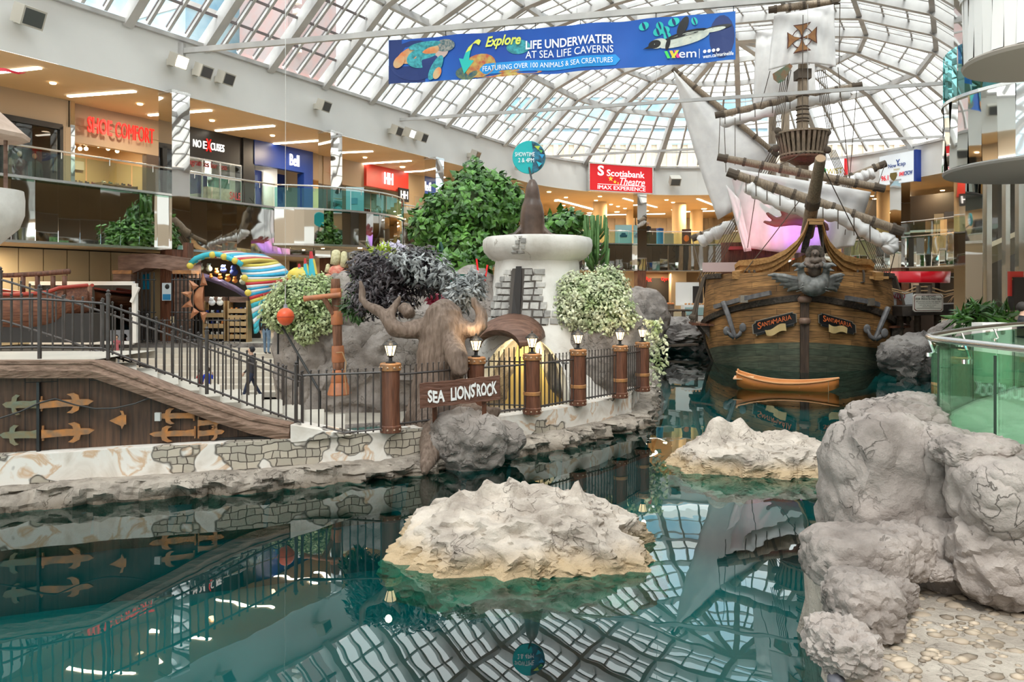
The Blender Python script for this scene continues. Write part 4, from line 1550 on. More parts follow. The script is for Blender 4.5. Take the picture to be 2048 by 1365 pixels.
# ---- lower storey
mb = MB()
a = H(-4, -29.6); b_0 = H(s_of(372, -29.6), -29.6)
L = (b_0 - a).length
n = int(L / .86)
for i in range(n):
 p, q = a.lerp(b_0, i / n), a.lerp(b_0, (i + 1) / n)
 d = (q - p).normalized()
 for z0, z1 in ((ZM + .05, 2.9), (2.94, 5.15)):
  mb.beam(V((*(p + d * .02)[:2], (z0 + z1) / 2)), V((*(q - d * .02)[:2], (z0 + z1) / 2)), .08, z1 - z0)
struct(mb.build('wall_panelled', M_CREAM, origin='keep'))
mb = MB(); mb.strip([H(-4, -29.75), H(s_of(372, -29.75), -29.75)], ZM, ZB); struct(mb.build('wall_backing', M_DARK, origin='keep'))
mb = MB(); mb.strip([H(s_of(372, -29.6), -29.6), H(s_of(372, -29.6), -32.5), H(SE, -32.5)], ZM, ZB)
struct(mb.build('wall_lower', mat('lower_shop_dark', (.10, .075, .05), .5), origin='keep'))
for k, (p0_, p1_) in enumerate(((545, 572), (600, 640), (690, 720), (780, 830), (880, 960))):
 a, b = H(s_of(p0_, -31), -31), H(s_of(p1_, -31), -31)
 mb = MB(); mb.beam(V((*a[:2], (ZM + ZB) / 2)), V((*b[:2], (ZM + ZB) / 2)), .5, ZB - ZM)
 struct(mb.build('wall_pier', M_BEIGE, origin='keep'))
t = thing('shop_sign', 'small white letters on the dark lower shop right of the spiky crest', 'sign', H(s_of(648, -32.3), -32.3, 4.0))
a, b = LS(640, 540, n=-32.35), LS(656, 540, n=-32.35)
writing('letters', 'BO', V((*a[:2], a.z)), V((b.x - a.x, b.y - a.y, 0)), UP, (b - a).length, .5, M_WHITELIT, t, .04, .03)
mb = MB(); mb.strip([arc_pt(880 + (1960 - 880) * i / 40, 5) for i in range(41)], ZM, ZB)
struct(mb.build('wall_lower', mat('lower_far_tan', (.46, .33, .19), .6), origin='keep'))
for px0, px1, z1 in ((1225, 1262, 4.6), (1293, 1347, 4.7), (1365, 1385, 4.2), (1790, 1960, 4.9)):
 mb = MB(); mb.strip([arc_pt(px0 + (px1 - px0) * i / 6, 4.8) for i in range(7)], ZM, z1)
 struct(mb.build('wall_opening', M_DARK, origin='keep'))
for px in (1252, 1355, 1415):
 p = arc_pt(px, 3.5, ZM)
 t = thing('square_column', 'beige square column in the lower far hall, ' + {1252: 'left of the wood clad one', 1355: 'right of the red food signs', 1415: 'at the ship side'}[px], 'column', p)
 mb = MB(); mb.box(p + UP * (ZB - ZM) / 2, (1.3, 1.0, ZB - ZM)); mb.build('shaft', M_BEIGE, t)
 mb = MB(); mb.box(p + UP * .15, (1.4, 1.1, .3)); mb.build('plinth', M_CEIL, t)
for w0, w1, body, lab in ((1283, 1303, 'erPot', 'red neon letters beside the wood clad column in the lower far hall'), (1322, 1340, 'Gyro', 'short red neon word over the dark food counter')):
 a, b = arc_pt(w0, 4.4), arc_pt(w1, 4.4)
 z = P(w0, 564, a.y).z
 t = thing('neon_sign', lab, 'sign', V((*a[:2], z)))
 writing('letters', body, V((*a[:2], z)), b - a, UP, (b - a).length, .42, M_REDLIT, t, .05, .03)
mb = MB()
a, b = arc_pt(1296, 2.2), arc_pt(1340, 2.2)
mb.beam(V((*a[:2], 2.05)), V((*b[:2], 2.05)), .8, .9)
tag(mb.build('food_counter', mat('counter_dark', (.05, .035, .03), .4)), 'dark food counter under the red neon words', 'counter')
# ================================================================== WATER, GROUND AND THE LEFT BANK
M_ROCK = rock_mat('grey_rock', (0.165, 0.14, 0.125), (0.375, 0.33, 0.30), (0.07, 0.06, 0.05), scale=1.3)
M_ROCKB = rock_mat('bank_rock', (0.18, 0.15, 0.125), (0.46, 0.40, 0.34), (0.06, 0.05, 0.04), stain=(.12, .09, .06), stain_z=.12, scale=1.9)
M_ROCKI = rock_mat('island_rock', (0.31, 0.26, 0.22), (0.63, 0.55, 0.475), (0.14, 0.10, 0.08), stain=(.50, .37, .23), stain_z=.28, scale=1.7)
M_ROCKD = rock_mat('dark_rock', (0.12, 0.105, 0.10), (0.34, 0.31, 0.29), (0.04, 0.035, 0.03), scale=.9)
M_STONE = stone_paint_mat('painted_stone')

# water: clear with a strong mirror, over a teal painted basin
m = bpy.data.materials.new('pool_water'); m.use_nodes = True
N, L = m.node_tree.nodes, m.node_tree.links
N.clear()
o_ = N.new('ShaderNodeOutputMaterial'); mx = N.new('ShaderNodeMixShader')
tr = N.new('ShaderNodeBsdfTransparent'); tr.inputs['Color'].default_value = (0.14, 0.82, 0.80, 1)
gl = N.new('ShaderNodeBsdfGlossy'); gl.inputs['Roughness'].default_value = 0.0; gl.inputs['Color'].default_value = (.92, .97, .97, 1)
fr = N.new('ShaderNodeFresnel'); fr.inputs['IOR'].default_value = 1.7
tc = N.new('ShaderNodeTexCoord'); mp = N.new('ShaderNodeMapping'); mp.inputs['Scale'].default_value = (1, .55, 1)
no = N.new('ShaderNodeTexNoise'); no.inputs['Scale'].default_value = 1.3; no.inputs['Detail'].default_value = 2
bu = N.new('ShaderNodeBump'); bu.inputs['Strength'].default_value = 0.028; bu.inputs['Distance'].default_value = 0.10
L.new(tc.outputs['Object'], mp.inputs['Vector']); L.new(mp.outputs['Vector'], no.inputs['Vector']); L.new(no.outputs['Fac'], bu.inputs['Height'])
L.new(bu.outputs['Normal'], gl.inputs['Normal']); L.new(bu.outputs['Normal'], fr.inputs['Normal'])
L.new(fr.outputs[0], mx.inputs['Fac']); L.new(tr.outputs[0], mx.inputs[1]); L.new(gl.outputs[0], mx.inputs[2]); L.new(mx.outputs[0], o_.inputs['Surface'])
M_WATER = m
M_BASIN = mat('teal_basin', (0.0, 0.12, 0.125), 0.8, (0.0, 0.25, 0.255), 0.16, detail=3, ramp=(.38, .58), coords='Object')  # mottled darker patches put the pool's shading into the basin colour
mb = MB(); mb.poly([V(q) for q in ((-20, -4, 0), (40, -4, 0), (40, 62, 0), (-20, 62, 0))])
struct(mb.build('water', M_WATER, origin='keep'))
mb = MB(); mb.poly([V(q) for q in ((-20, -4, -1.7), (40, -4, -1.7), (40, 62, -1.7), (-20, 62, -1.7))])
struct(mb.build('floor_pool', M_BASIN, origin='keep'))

# lower shop floor round the pool
mb = MB()
edge = [(-60, 29.6), (-9.2, 29.6), (-3.4, 29.8), (-1, 32), (2, 37), (5.5, 43.5), (9, 48.5), (13, 51), (20, 51.5), (24, 49.5), (25.4, 46), (23, 41), (21, 35), (19.4, 30), (16.5, 24), (11, 17.5), (7.7, 11.7)]
outer = [(60, 11), (60, 100), (-60, 100)]
mb.poly([V((x, y, ZM)) for x, y in edge + outer])
for i in range(len(edge) - 1):
 a, b = edge[i], edge[i + 1]
 mb.poly([V((*a, -2)), V((*b, -2)), V((*b, ZM)), V((*a, ZM))], 1)
struct(mb.build('floor', [M_FLOOR, M_ROCKD], origin='keep'))

# ---- the long low wall of painted stone on the left bank and its rock skirt
water_line = [(-400, 1060), (-160, 1040), (0, 1024), (120, 1014), (240, 1003), (380, 994), (500, 985), (600, 975), (700, 965), (790, 957), (870, 945), (1000, 920), (1080, 906), (1150, 892), (1230, 872), (1300, 850), (1313, 815), (1312, 775), (1303, 735)]
WL = [PZ(px, py, 0) for px, py in water_line]
WL = [V((q.x, q.y, 0)) for q in WL]


def resample(pts, step):
 out = [pts[0]]
 acc = 0
 for i in range(1, len(pts)):
  d = (pts[i] - pts[i - 1])
  k = max(1, round(d.length / step))
  for j in range(1, k + 1):
   out.append(pts[i - 1] + d * (j / k))
 return out


def offset(pts, d):
 out = []
 for i, p in enumerate(pts):
  t = (pts[min(i + 1, len(pts) - 1)] - pts[max(i - 1, 0)]).normalized()
  out.append(p + V((-t.y, t.x, 0)) * d)
 return out


WLr = resample(WL, .10)
wall_line = offset(resample(WL, .4), .52)
ZW = 0.80
# skirt of rock at the water
rows = []
nse = lambda p, sc, seed=0: noise.fractal(V((p.x * sc + seed, p.y * sc, p.z * sc)), 1.0, 2.1, 5)
prof = [(-.06, -.8), (-.04, -.25), (.02, -.02), (.07, .04), (.05, .08), (.06, .12), (.08, .16), (.09, .20), (.14, .24), (.20, .26), (.28, .28), (.38, .29), (.60, .30)]
offs = [offset(WLr, o) for o, _ in prof]
for j, (o, z) in enumerate(prof):
 row = []
 for i, p in enumerate(offs[j]):
  q = V((p.x, p.y, z))
  a = noise.ridged_multi_fractal(q * 2.1, .9, 2.1, 5, 1.0, 2.0) - 1.0 + .8 * min(.4, (lambda d_: d_[1] - d_[0])(noise.voronoi(q * 2.6)[0]))
  t = offs[0][i] - offs[-1][i]
  t.normalize()
  k = .10 if 0 < j < len(prof) - 1 else 0
  q += t * a * k * 2.4 + V((0, 0, nse(q, 1.1, 5) * .13 * (1 if 3 < j < 12 else .2)))
  row.append(q)
 rows.append(row)
mb = MB(); mb.grid(rows)
struct(mb.build('ground_skirt', M_ROCKB, smooth=True, auto=32, origin='keep'))
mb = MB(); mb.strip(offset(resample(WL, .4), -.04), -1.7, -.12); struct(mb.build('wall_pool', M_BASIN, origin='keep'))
mb = MB()
mb.strip(wall_line, .05, ZW)
w2 = offset(resample(WL, .4), .95)
for i in range(len(wall_line) - 1):
 mb.poly([V((*q[:2], ZW)) for q in (wall_line[i], wall_line[i + 1], w2[i + 1], w2[i])], 0, [(i * .4, 0), (i * .4 + .4, 0), (i * .4 + .4, .4), (i * .4, .4)])
mb.strip(w2, -.5, ZW)
# rising shoulder beside the foot of the timber ramp
struct(mb.build('wall_bank', M_STONE, origin='keep'))
# plaza behind the wall
mb = MB()
pl = [q for q in w2 if q.x > -14]
back = [(5.2, 27), (2, 30), (-3.4, 30), (-9.2, 30), (-30, 30), (-30, 16)]
mb.poly([V((q.x, q.y, .06)) for q in pl] + [V((x, y, .06)) for x, y in back])
struct(mb.build('floor_plaza', mat('plaza_paving', (.50, .45, .38), .6, (.42, .38, .33), 1.5), origin='keep'))
# sea lion pool inside the plaza: dark green water with a low rim
poolp = [(-4.6, 16.6), (-2.4, 16.3), (-.6, 17.6), (.9, 18.6), (2.6, 20.6), (3.2, 22.5), (.5, 22.8), (-1.6, 20.6), (-4.2, 19.6)]
mb = MB(); mb.poly([V((x, y, .13)) for x, y in poolp])
mw = mat('sea_lion_pool_water', (0.01, 0.05, 0.045), 0.03, (0.02, 0.12, 0.10), .8)
struct(mb.build('water_pool', mw, origin='keep'))
mb = MB(); mb.tube([V((x, y, .10)) for x, y in poolp + poolp[:1]], .12, 8); struct(mb.build('trim_pool', M_ROCK, smooth=True, origin='keep'))

# ---- broad steps down from the shops to the plaza
mb = MB()
nst = 9
for k in range(nst):
 y0 = 29.9 - k * .52
 z = ZM - (ZM - .06) * (k + 1) / (nst + .0)
 x1 = -7.6 + k * .05 if k < 9 else -7
 mb.box(((-34 + x1) / 2, y0 - .26, (z + 0) / 2), (x1 + 34, .52, z + .0))
struct(mb.build('floor_steps', mat('step_stone', (.60, .54, .46), .6, (.52, .47, .40), 2), origin='keep'))

# ---- timber ramp beam, gate wall and the two iron fences
M_BEAM = wood('carved_grey_timber', (0.15, 0.085, 0.055), (0.34, 0.215, 0.155), 'X', 2.2, 1.0, .65)
M_GATE = plank_mat('gate_planks', (0.085, 0.042, 0.022), (0.12, 0.060, 0.032), (0.01, .006, .004), 4, .5, .25)
YB = 13.05


def YL(px):           # distance of the timber face: it follows the bank
 u = max(0.0, min(1.3, px / 580))
 return 13.32 + (14.82 - 13.32) * u


beam_top = [(-420, 727), (0, 726), (187, 726), (260, 752), (340, 783), (420, 812), (500, 838), (580, 853)]
beam_bot = [(-420, 757), (0, 757), (185, 757), (260, 783), (340, 812), (420, 842), (500, 868), (580, 884)]
t = thing('timber_ramp_beam', 'carved timber beam that runs level and then slopes down over the hinged gate wall', 'beam', P(187, 757, YL(187)))
rows = []
for (ax, ay), (bx, by) in zip(beam_top, beam_bot):
 Y = YL(ax) - .12
 a, b = P(ax, ay, Y), P(bx, by, Y)
 bk = V((.08, .42, 0))
 rows.append([a + bk, a + UP * .012, a.lerp(b, .5) - V((.01, .05, 0)), b, b + bk])
mb = MB(); vr = mb.grid(rows, close=True)
mb.f(vr[-1]); mb.f(vr[0][::-1])
mb.build('timber', M_BEAM, t)
rows = []
for (ax, ay) in beam_top:
 Y = YL(ax) - .12
 a = P(ax, ay, Y)
 rows.append([a - V((.01, .04, 0)) + UP * .035, a + V((.04, .26, .03)), a + V((.04, .26, -.04)), a - V((.01, .04, .015))])
mb = MB(); vr = mb.grid(rows, close=True); mb.f(vr[-1]); mb.f(vr[0][::-1])
mb.build('coping', M_BEAM, t)

gate = thing('plank_gate', 'dark plank gate wall with copper strap hinges under the sloping timber beam', 'gate', P(270, 900, 13.2))
rows = []
N_ = 30
bt_, bb_ = [], []
mb = MB()
u = 0
pr = None
for i in range(N_ + 1):
 px = -420 + (548 + 420) * i / N_
 Yg = YL(px) + .06
 # top under the beam, bottom on the wall
 for k in range(len(beam_bot) - 1):
  if beam_bot[k][0] <= px <= beam_bot[k + 1][0]:
   w_ = (px - beam_bot[k][0]) / (beam_bot[k + 1][0] - beam_bot[k][0])
   py = beam_bot[k][1] * (1 - w_) + beam_bot[k + 1][1] * w_
 a = P(px, py - 6, Yg)
 q = V((a.x, a.y, ZW - .06))
 if pr:
  L_ = (q - pr[1]).length
  mb.poly([pr[1], q, a, pr[0]], 0, [(pr[1].z, u), (q.z, u + L_), (a.z, u + L_), (pr[0].z, u)])
  u += L_
 pr = (a, q)
mb.build('planks', M_GATE, gate)
mb = MB()
a, b = P(-420, 908, YL(-420)), P(540, 880, YL(540))
mb.beam(V((a.x, a.y, ZW + .02)), V((b.x, b.y, ZW + .02)), .10, .05); mb.build('sill_strip', M_BLACK, gate)
GX = (P(500, 800, YL(500)) - P(0, 800, YL(0))); GX.z = 0; GX.normalize()
M_HINGE = mat('copper_hinge', (0.50, 0.20, 0.055), 0.5, (0.26, 0.15, 0.085), 7, metal=.3, bump=.3)
M_VERD = mat('verdigris_hinge', (0.22, 0.16, 0.08), 0.6, (0.16, 0.20, 0.15), 6, metal=.2, bump=.3)


def hinge(px, py, Lpx, flip, m, sc=1.0):
 """strap with a fleur tip; px,py is the pin end"""
 Y = YL(px)
 o = P(px, py, Y)
 k = Y / F
 L_ = Lpx * k
 s = sc * k
 pts = [(0, -9 * s), (L_ * .12, -8 * s), (L_ * .5, -6.5 * s), (L_ * .62, -7 * s), (L_ * .58, -14 * s), (L_ * .50, -19 * s), (L_ * .60, -21 * s), (L_ * .72, -15 * s), (L_ * .74, -6 * s), (L_ * .9, -5 * s), (L_, 2 * s), (L_ * .9, 6 * s),
   (L_ * .74, 7 * s), (L_ * .72, 15 * s), (L_ * .62, 20 * s), (L_ * .50, 18 * s), (L_ * .58, 13 * s), (L_ * .6, 6.5 * s), (L_ * .45, 7 * s), (L_ * .2, 5.5 * s), (0, 8 * s)]
 x = -GX if flip else GX
 mb = MB()
 mb.prism(pts, o - V((0, .03, 0)), x, UP, .05 if flip else .05)
 hb = mb.build('strap_hinge', m, gate)
 mb = MB()
 mb.tube([o + UP * 15 * s, o - UP * 15 * s], .022 * sc, 8)
 mb.build('hinge_pin', M_HINGE, hb)
 return hb


hinge(83, 808, 95, False, M_HINGE); hinge(76, 808, 60, True, M_VERD)
hinge(86, 867, 94, False, M_HINGE); hinge(76, 868, 65, True, M_VERD)
hinge(388, 830, 70, True, M_HINGE, .8); hinge(397, 845, 50, False, M_HINGE, .75)
hinge(390, 865, 82, True, M_HINGE, .8); hinge(397, 866, 50, False, M_HINGE, .75)
o = P(240, 840, YL(240))
mb = MB(); mb.prism([(-.15, 0), (.05, .10), (.02, .17), (.07, .16), (.09, .09), (.12, .09), (.12, -.08), (.09, -.08), (.05, -.16), (.03, -.10)], o - V((0, .03, 0)), GX, UP, .05); mb.build('arrow_latch', M_HINGE, gate)
mb = MB(); a, b = P(79, 765, YL(79)), P(79, 905, YL(79)); mb.beam(a - V((0, .02, 0)), b - V((0, .02, 0)), .06, .05); mb.build('meeting_strip', M_BLACK, gate)
mb = MB(); mb.box(P(316, 834, YL(316) - .04), (.10, .06, .15)); tag(mb.build('junction_box', mat('grey_plastic', (.5, .5, .48), .5)), 'small grey box fixed to the gate wall left of the upper copper hinge', 'box')
mb = MB()
cab = [(-60, 850), (0, 837), (40, 824), (80, 806), (110, 798), (150, 810), (190, 818), (230, 817), (270, 808), (308, 793)]
mb.tube([P(x, y, YL(x) - .07) for x, y in cab], .016, 6)
tag(mb.build('black_cable', mat('rubber_black', (.03, .028, .026), .6)), 'black cable hanging in two swags across the gate wall', 'cable')

# fences -------------------------------------------------------------
def fence_run(label, pts, bot, post_at, hpost=.12, picket=.10, group=None, ext=0.06, r=.016, double=None):
 """iron fence: pts / bot are the top and bottom rail lines; pickets between, posts where asked"""
 base = V(bot[0])
 t = thing('iron_fence', label, 'fence', base, group=group)
 mb = MB()
 mb.tube(pts, .024, 6); mb.build('top_rail', M_IRON, t)
 mb = MB(); mb.tube(bot, .022, 6); mb.build('bottom_rail', M_IRON, t)
 if double:
  for dz in double:
   mb = MB(); mb.tube([p - UP * dz for p in pts], .018, 6); mb.build('handrail', M_IRON, t)
 # even pickets by arc length
 seg = [0]
 for i in range(1, len(pts)):
  seg.append(seg[-1] + (pts[i] - pts[i - 1]).length)
 n = max(2, round(seg[-1] / picket))

 def at(l, d):
  for i in range(1, len(l)):
   if d <= seg[i] + 1e-6 or i == len(l) - 1:
    u = (d - seg[i - 1]) / max(1e-6, seg[i] - seg[i - 1])
    return l[i - 1].lerp(l[i], u)
 cache = {}
 for k in range(n + 1):
  d = seg[-1] * k / n
  if any(abs(d - q) < picket * .45 for q in post_at):
   continue
  a, b = at(pts, d), at(bot, d)
  h = round((a - b).length, 1)
  mb = MB()
  mb.tube([b - UP * .05, a + UP * ext], r, 6)
  mb.ball(a + UP * (ext + r * 1.1), r * 1.6, 1)
  mb.build('picket', M_IRON, t)
 for d in post_at:
  a, b = at(pts, d), at(bot, d)
  mb = MB()
  mb.tube([b - UP * hpost, a + UP * (ext + .09)], .036, 8)
  mb.lathe([(.045, 0), (.045, .03), (.02, .045), (.036, .075), (.001, .115)], a + UP * (ext + .09), 10)
  mb.build('post', M_IRON, t)
 return t


def fl(pts, Yf):
 return [P(x, y, Yf(x)) for x, y in pts]


YA = lambda px: YL(px) + .05
fence_run('near iron fence, level stretch on the timber beam at the left edge', fl([(-200, 600), (0, 599), (75, 598), (205, 607)], YA), fl([(-200, 696), (0, 696), (75, 695), (205, 697)], YA), [1.66, 2.32, 3.40], .2, .155)
fence_run('near iron fence sloping down the ramp from the level stretch', fl([(207, 608), (312, 644), (417, 682), (510, 717), (603, 753)], YA), fl([(207, 698), (312, 738), (417, 777), (510, 813), (603, 846)], YA), [1.86, 3.60], .12, .155)
YC = lambda px: YL(px) + .05 if px <= 605 else 14.93 + (15.15 - 14.93) * (px - 605) / 160
fence_run('iron fence between the foot of the ramp and the first lantern post', fl([(606, 751), (690, 748), (762, 745)], YC), [P(606, 850, YC(606)), P(690, 866, YC(690)), P(762, 858, YC(762))], [], .05, .155)
YD = lambda px: YL(px) + 2.1
fence_run('far iron fence on the other side of the ramp stairs', fl([(-60, 545), (11, 562), (108, 592), (205, 624), (300, 656), (388, 688), (500, 727), (600, 765)], YD),
   fl([(-60, 628), (11, 643), (108, 673), (205, 706), (300, 737), (388, 768), (500, 806), (600, 840)], YD), [.61, 2.55, 4.6, 6.4], .3, .165)
# ramp stairs between the two fences
mb = MB()
for k in range(12):
 u = k / 12
 x0, x1 = 190 + (690 - 190) * u, 190 + (690 - 190) * (u + 1 / 12)
 z = 2.36 - (2.36 - .85) * (k + 1) / 12
 a, b = P(x0, 700, YL(x0) + .2), P(x1, 700, YL(x1) + .2)
 c, d = P(x1, 700, YL(x1) + 2.2), P(x0, 700, YL(x0) + 2.2)
 lo = [V((q.x, q.y, .05)) for q in (a, b, c, d)]
 hi = [V((q.x, q.y, z)) for q in (a, b, c, d)]
 mb.poly(hi); mb.poly([lo[0], lo[1], hi[1], hi[0]]); mb.poly([lo[2], lo[3], hi[3], hi[2]]); mb.poly([lo[3], lo[0], hi[0], hi[3]]); mb.poly([lo[1], lo[2], hi[2], hi[1]])
a, b = P(-420, 700, YL(-420) + .2), P(195, 700, YL(195) + .2)
mb.poly([V((*a[:2], 2.36)), V((*b[:2], 2.36)), V((b.x + .1, b.y + 2.1, 2.36)), V((a.x, a.y + 2.1, 2.36))])
mb.poly([V((a.x, a.y + 2.1, 2.2)), V((b.x + .1, b.y + 2.1, 2.2)), V((b.x + .1, b.y + 2.1, 2.36)), V((a.x, a.y + 2.1, 2.36))])
struct(mb.build('floor_ramp', M_FLOOR, origin='keep'))
# small shoulder of painted stone that rises from the wall to the foot of the beam
mb = MB()
a, b, c = P(581, 850, 14.62), P(700, 872, 14.96), P(581, 886, 14.62)
n_ = V((.1, .45, 0))
for tri in ((a, c, b), (a + n_, b + n_, c + n_)):
 mb.poly(list(tri), 0, [(q.x, q.z) for q in tri])
mb.poly([a, b, b + n_, a + n_])
mb.poly([a, a + n_, c + n_, c])
struct(mb.build('wall_shoulder', M_STONE, origin='keep'))

# ---- lantern posts along the wall, with fence panels between
M_LGLASS = mat('lantern_glass', (1.0, .80, .50), .3, emit=((1.0, .74, .40), 2.4))
M_BULB = emis('lantern_bulb', (1.0, .9, .7), 12)
posts = [(781, 865, 'nearest lantern post, left of the wooden rock sign'), (952, 841, 'lantern post standing behind the wooden rock sign'), (1064, 828, 'lantern post in front of the tower arch'),
   (1156, 811, 'lantern post below the left end of the pale ivy'), (1240, 796, 'lantern post second from the corner of the bank'), (1285, 783, 'corner lantern post at the end of the bank fence')]
PB = []
for px, py, lab in posts:
 b = PZ(px, py, ZW)
 PB.append(b)
PB_extra = [P(1271, 730, 24.6), P(1262, 722, 27.2)]
labs = [p[2] for p in posts] + ['first lantern post behind the corner, on the far side of the bank', 'farthest lantern post behind the corner, on the far side of the bank']
for k, b in enumerate(PB + PB_extra):
 b = V((b.x, b.y, ZW))
 t = thing('timber_post', labs[k], 'post', b)
 ph = 1.38
 rr = .185
 rnd = random.Random(k)
 mb = MB()
 mb.lathe([(rr * 1.05, 0), (rr, .3), (rr * .97, .7), (rr, 1.0), (rr * .98, ph - .1)], b, 20, jitter=lambda a, z: .006 * math.sin(a * 7 + z * 5) + .004 * math.sin(a * 13))
 mb.build('log', M_POSTWOOD, t, smooth=True, auto=50)
 for z in (0.0, ph - .16):
  mb = MB(); mb.lathe([(rr * 1.04, z), (rr * 1.14, z + .01), (rr * 1.14, z + .13), (rr * 1.02, z + .15)], b, 20)
  c_ = mb.build('band', M_HINGE if z else M_POSTWOOD, t)
  mb = MB()
  for i in range(10):
   a = i * 2 * PI / 10 + .2
   mb.ball(b + V((rr * 1.14 * math.cos(a), rr * 1.14 * math.sin(a), z + .07)), .022, 1)
  mb.build('studs', mat('pale_stud', (.45, .33, .24), .4), c_)
 if k in (2, 3, 4, 5):
  mb = MB(); mb.lathe([(rr * 1.03, .42), (rr * 1.09, .43), (rr * 1.09, .50), (rr * 1.03, .51)], b, 20); mb.build('copper_strap', M_COPPER, t)
 # lantern
 lt = thing('post_lantern', 'lit black lantern on ' + {0: 'the nearest lantern post, left of the rock sign', 1: 'the post behind the rock sign', 2: 'the post in front of the tower arch', 3: 'the post below the left end of the pale ivy',
    4: 'the post second from the corner', 5: 'the corner post of the bank', 6: 'the first post behind the corner', 7: 'the farthest post behind the corner'}[k], 'lantern', b + UP * ph)
 c = b + UP * (ph - .02)
 mb = MB(); mb.lathe([(.10, 0), (.10, .03), (.04, .05), (.035, .12), (.06, .14), (.07, .16)], c, 12); mb.build('foot', M_BLACK, lt)
 mb = MB(); mb.lathe([(.065, .16), (.12, .36)], c, 6); mb.build('glass', M_LGLASS, lt)
 mb = MB()
 for i in range(6):
  a = i * PI / 3
  mb.tube([c + V((.068 * math.cos(a), .068 * math.sin(a), .16)), c + V((.123 * math.cos(a), .123 * math.sin(a), .36))], .008, 5)
 mb.build('cage', M_BLACK, lt)
 mb = MB(); mb.lathe([(.155, .36), (.15, .375), (.11, .42), (.09, .43), (.085, .45), (.03, .475), (.02, .48), (.025, .50), (.001, .54)], c, 12); mb.build('cap', M_BLACK, lt)
 pd = bpy.data.lights.new('lantern_light', 'POINT'); pd.energy = 12; pd.color = (1, .75, .45); pd.shadow_soft_size = .06
 po_ = bpy.data.objects.new('lantern_light', pd); po_.location = c + UP * .62 + V((0, -.25, 0)); COL.objects.link(po_)
allp = [V((q.x, q.y, ZW)) for q in PB + PB_extra]
pl_labs = ['iron fence panel left of the tree trunk, right of the first lantern post', 'iron fence panel between the rock sign and the tower arch', 'iron fence panel in front of the tower arch, right part', 'iron fence panel below the pale ivy',
   'short iron fence panel at the corner of the bank', 'iron fence panel just behind the corner', 'farthest iron fence panel behind the corner']
for i in range(len(allp) - 1):
 a, b = allp[i], allp[i + 1]
 d = (b - a).normalized()
 a2, b2 = a + d * .19, b - d * .19
 if i == 0:
  b2 = a.lerp(b, .93)
 fence_run(pl_labs[i], [a2 + UP * 1.13, b2 + UP * 1.13], [a2 + UP * .14, b2 + UP * .14], [], .02, .135, ext=.16, r=.014)

# ---- the wooden sign and the rock that carries it
YS = 15.25
rk = [(850, 945), (1000, 905)]


def rock(name, label, c, r, m, seed=0, sub=5, amp=.25, freq=1.0, group=None, bumps=(), flat=None, cat='rock', sq=1.0, rz=0.0, ridge=.5, cell=0.0, flute=0.0, flare=0.0):
 """boulder: a rounded block whose skin is folded and creased"""
 bm = bmesh.new()
 bmesh.ops.create_icosphere(bm, subdivisions=sub, radius=1.0)
 c = V(c)
 sd = V((seed * 7.3, seed * 3.1, seed * 5.7))
 rm = Matrix.Rotation(rz, 3, 'Z')
 rad = (r[0] + r[1] + r[2]) / 3
 for v_ in bm.verts:
  d = v_.co.normalized()
  if sq != 1.0:
   k_ = 2 / sq
   q = d / sum(abs(x) ** k_ for x in d) ** (1 / k_)
  else:
   q = d.copy()
  p = V((q.x * r[0], q.y * r[1], q.z * r[2]))
  s = p * (freq / rad) * 1.2 + sd
  w = V((noise.noise(s * 1.3), noise.noise(s * 1.3 + V((9, 2, 4))), noise.noise(s * 1.3 + V((3, 8, 1))))) * .35
  n1 = noise.fractal(s + w, 1.0, 2.1, 5)
  n2 = noise.ridged_multi_fractal(s * 1.4 + w, 1.0, 2.1, 5, 1.0, 2.0) - 1.1
  h = n1 * (1 - ridge) + n2 * ridge * .6
  if cell:
   dist, pts = noise.voronoi(s * 1.5 + w)
   h += cell * min(.30, (dist[1] - dist[0]) * 1.3) - cell * .2
  p += d * amp * rad * h
  if flute:
   q2 = V((d.x * 2.6, d.y * 2.6, p.z * .55)) + sd
   w2 = V((noise.noise(q2 * .8), noise.noise(q2 * .8 + V((4, 4, 4))), 0)) * .5
   n3 = noise.ridged_multi_fractal(q2 + w2, .9, 2.1, 4, 1.0, 2.0) - 1.0
   k3 = 1 + flute * n3 * (1 - abs(d.z) * .5) + flare * max(0, 1 - p.z / r[2]) ** 2
   p.x *= k3; p.y *= k3
   p.z += flute * .6 * r[2] * n3 * max(0, d.z)
  for bx, by, bz, br, bh in bumps:
   dd = math.hypot(p.x - bx, p.y - by)
   if dd < br * 2.2 and d.z > -.1:
    p.z += bh * math.exp(-(dd / br) ** 2) * max(0, min(1, (p.z + .1 * r[2]) / (r[2] * .5)))
  if flat is not None and p.z < flat:
   p.z = flat - (flat - p.z) * .1
  v_.co = rm @ p
 me = bpy.data.meshes.new(name)
 bm.to_mesh(me); bm.free()
 me.polygons.foreach_set('use_smooth', [True] * len(me.polygons))
 me.set_sharp_from_angle(angle=R(42))
 me.materials.append(m)
 o = bpy.data.objects.new(name, me)
 o.location = c
 COL.objects.link(o)
 return tag(o, label, cat, group)


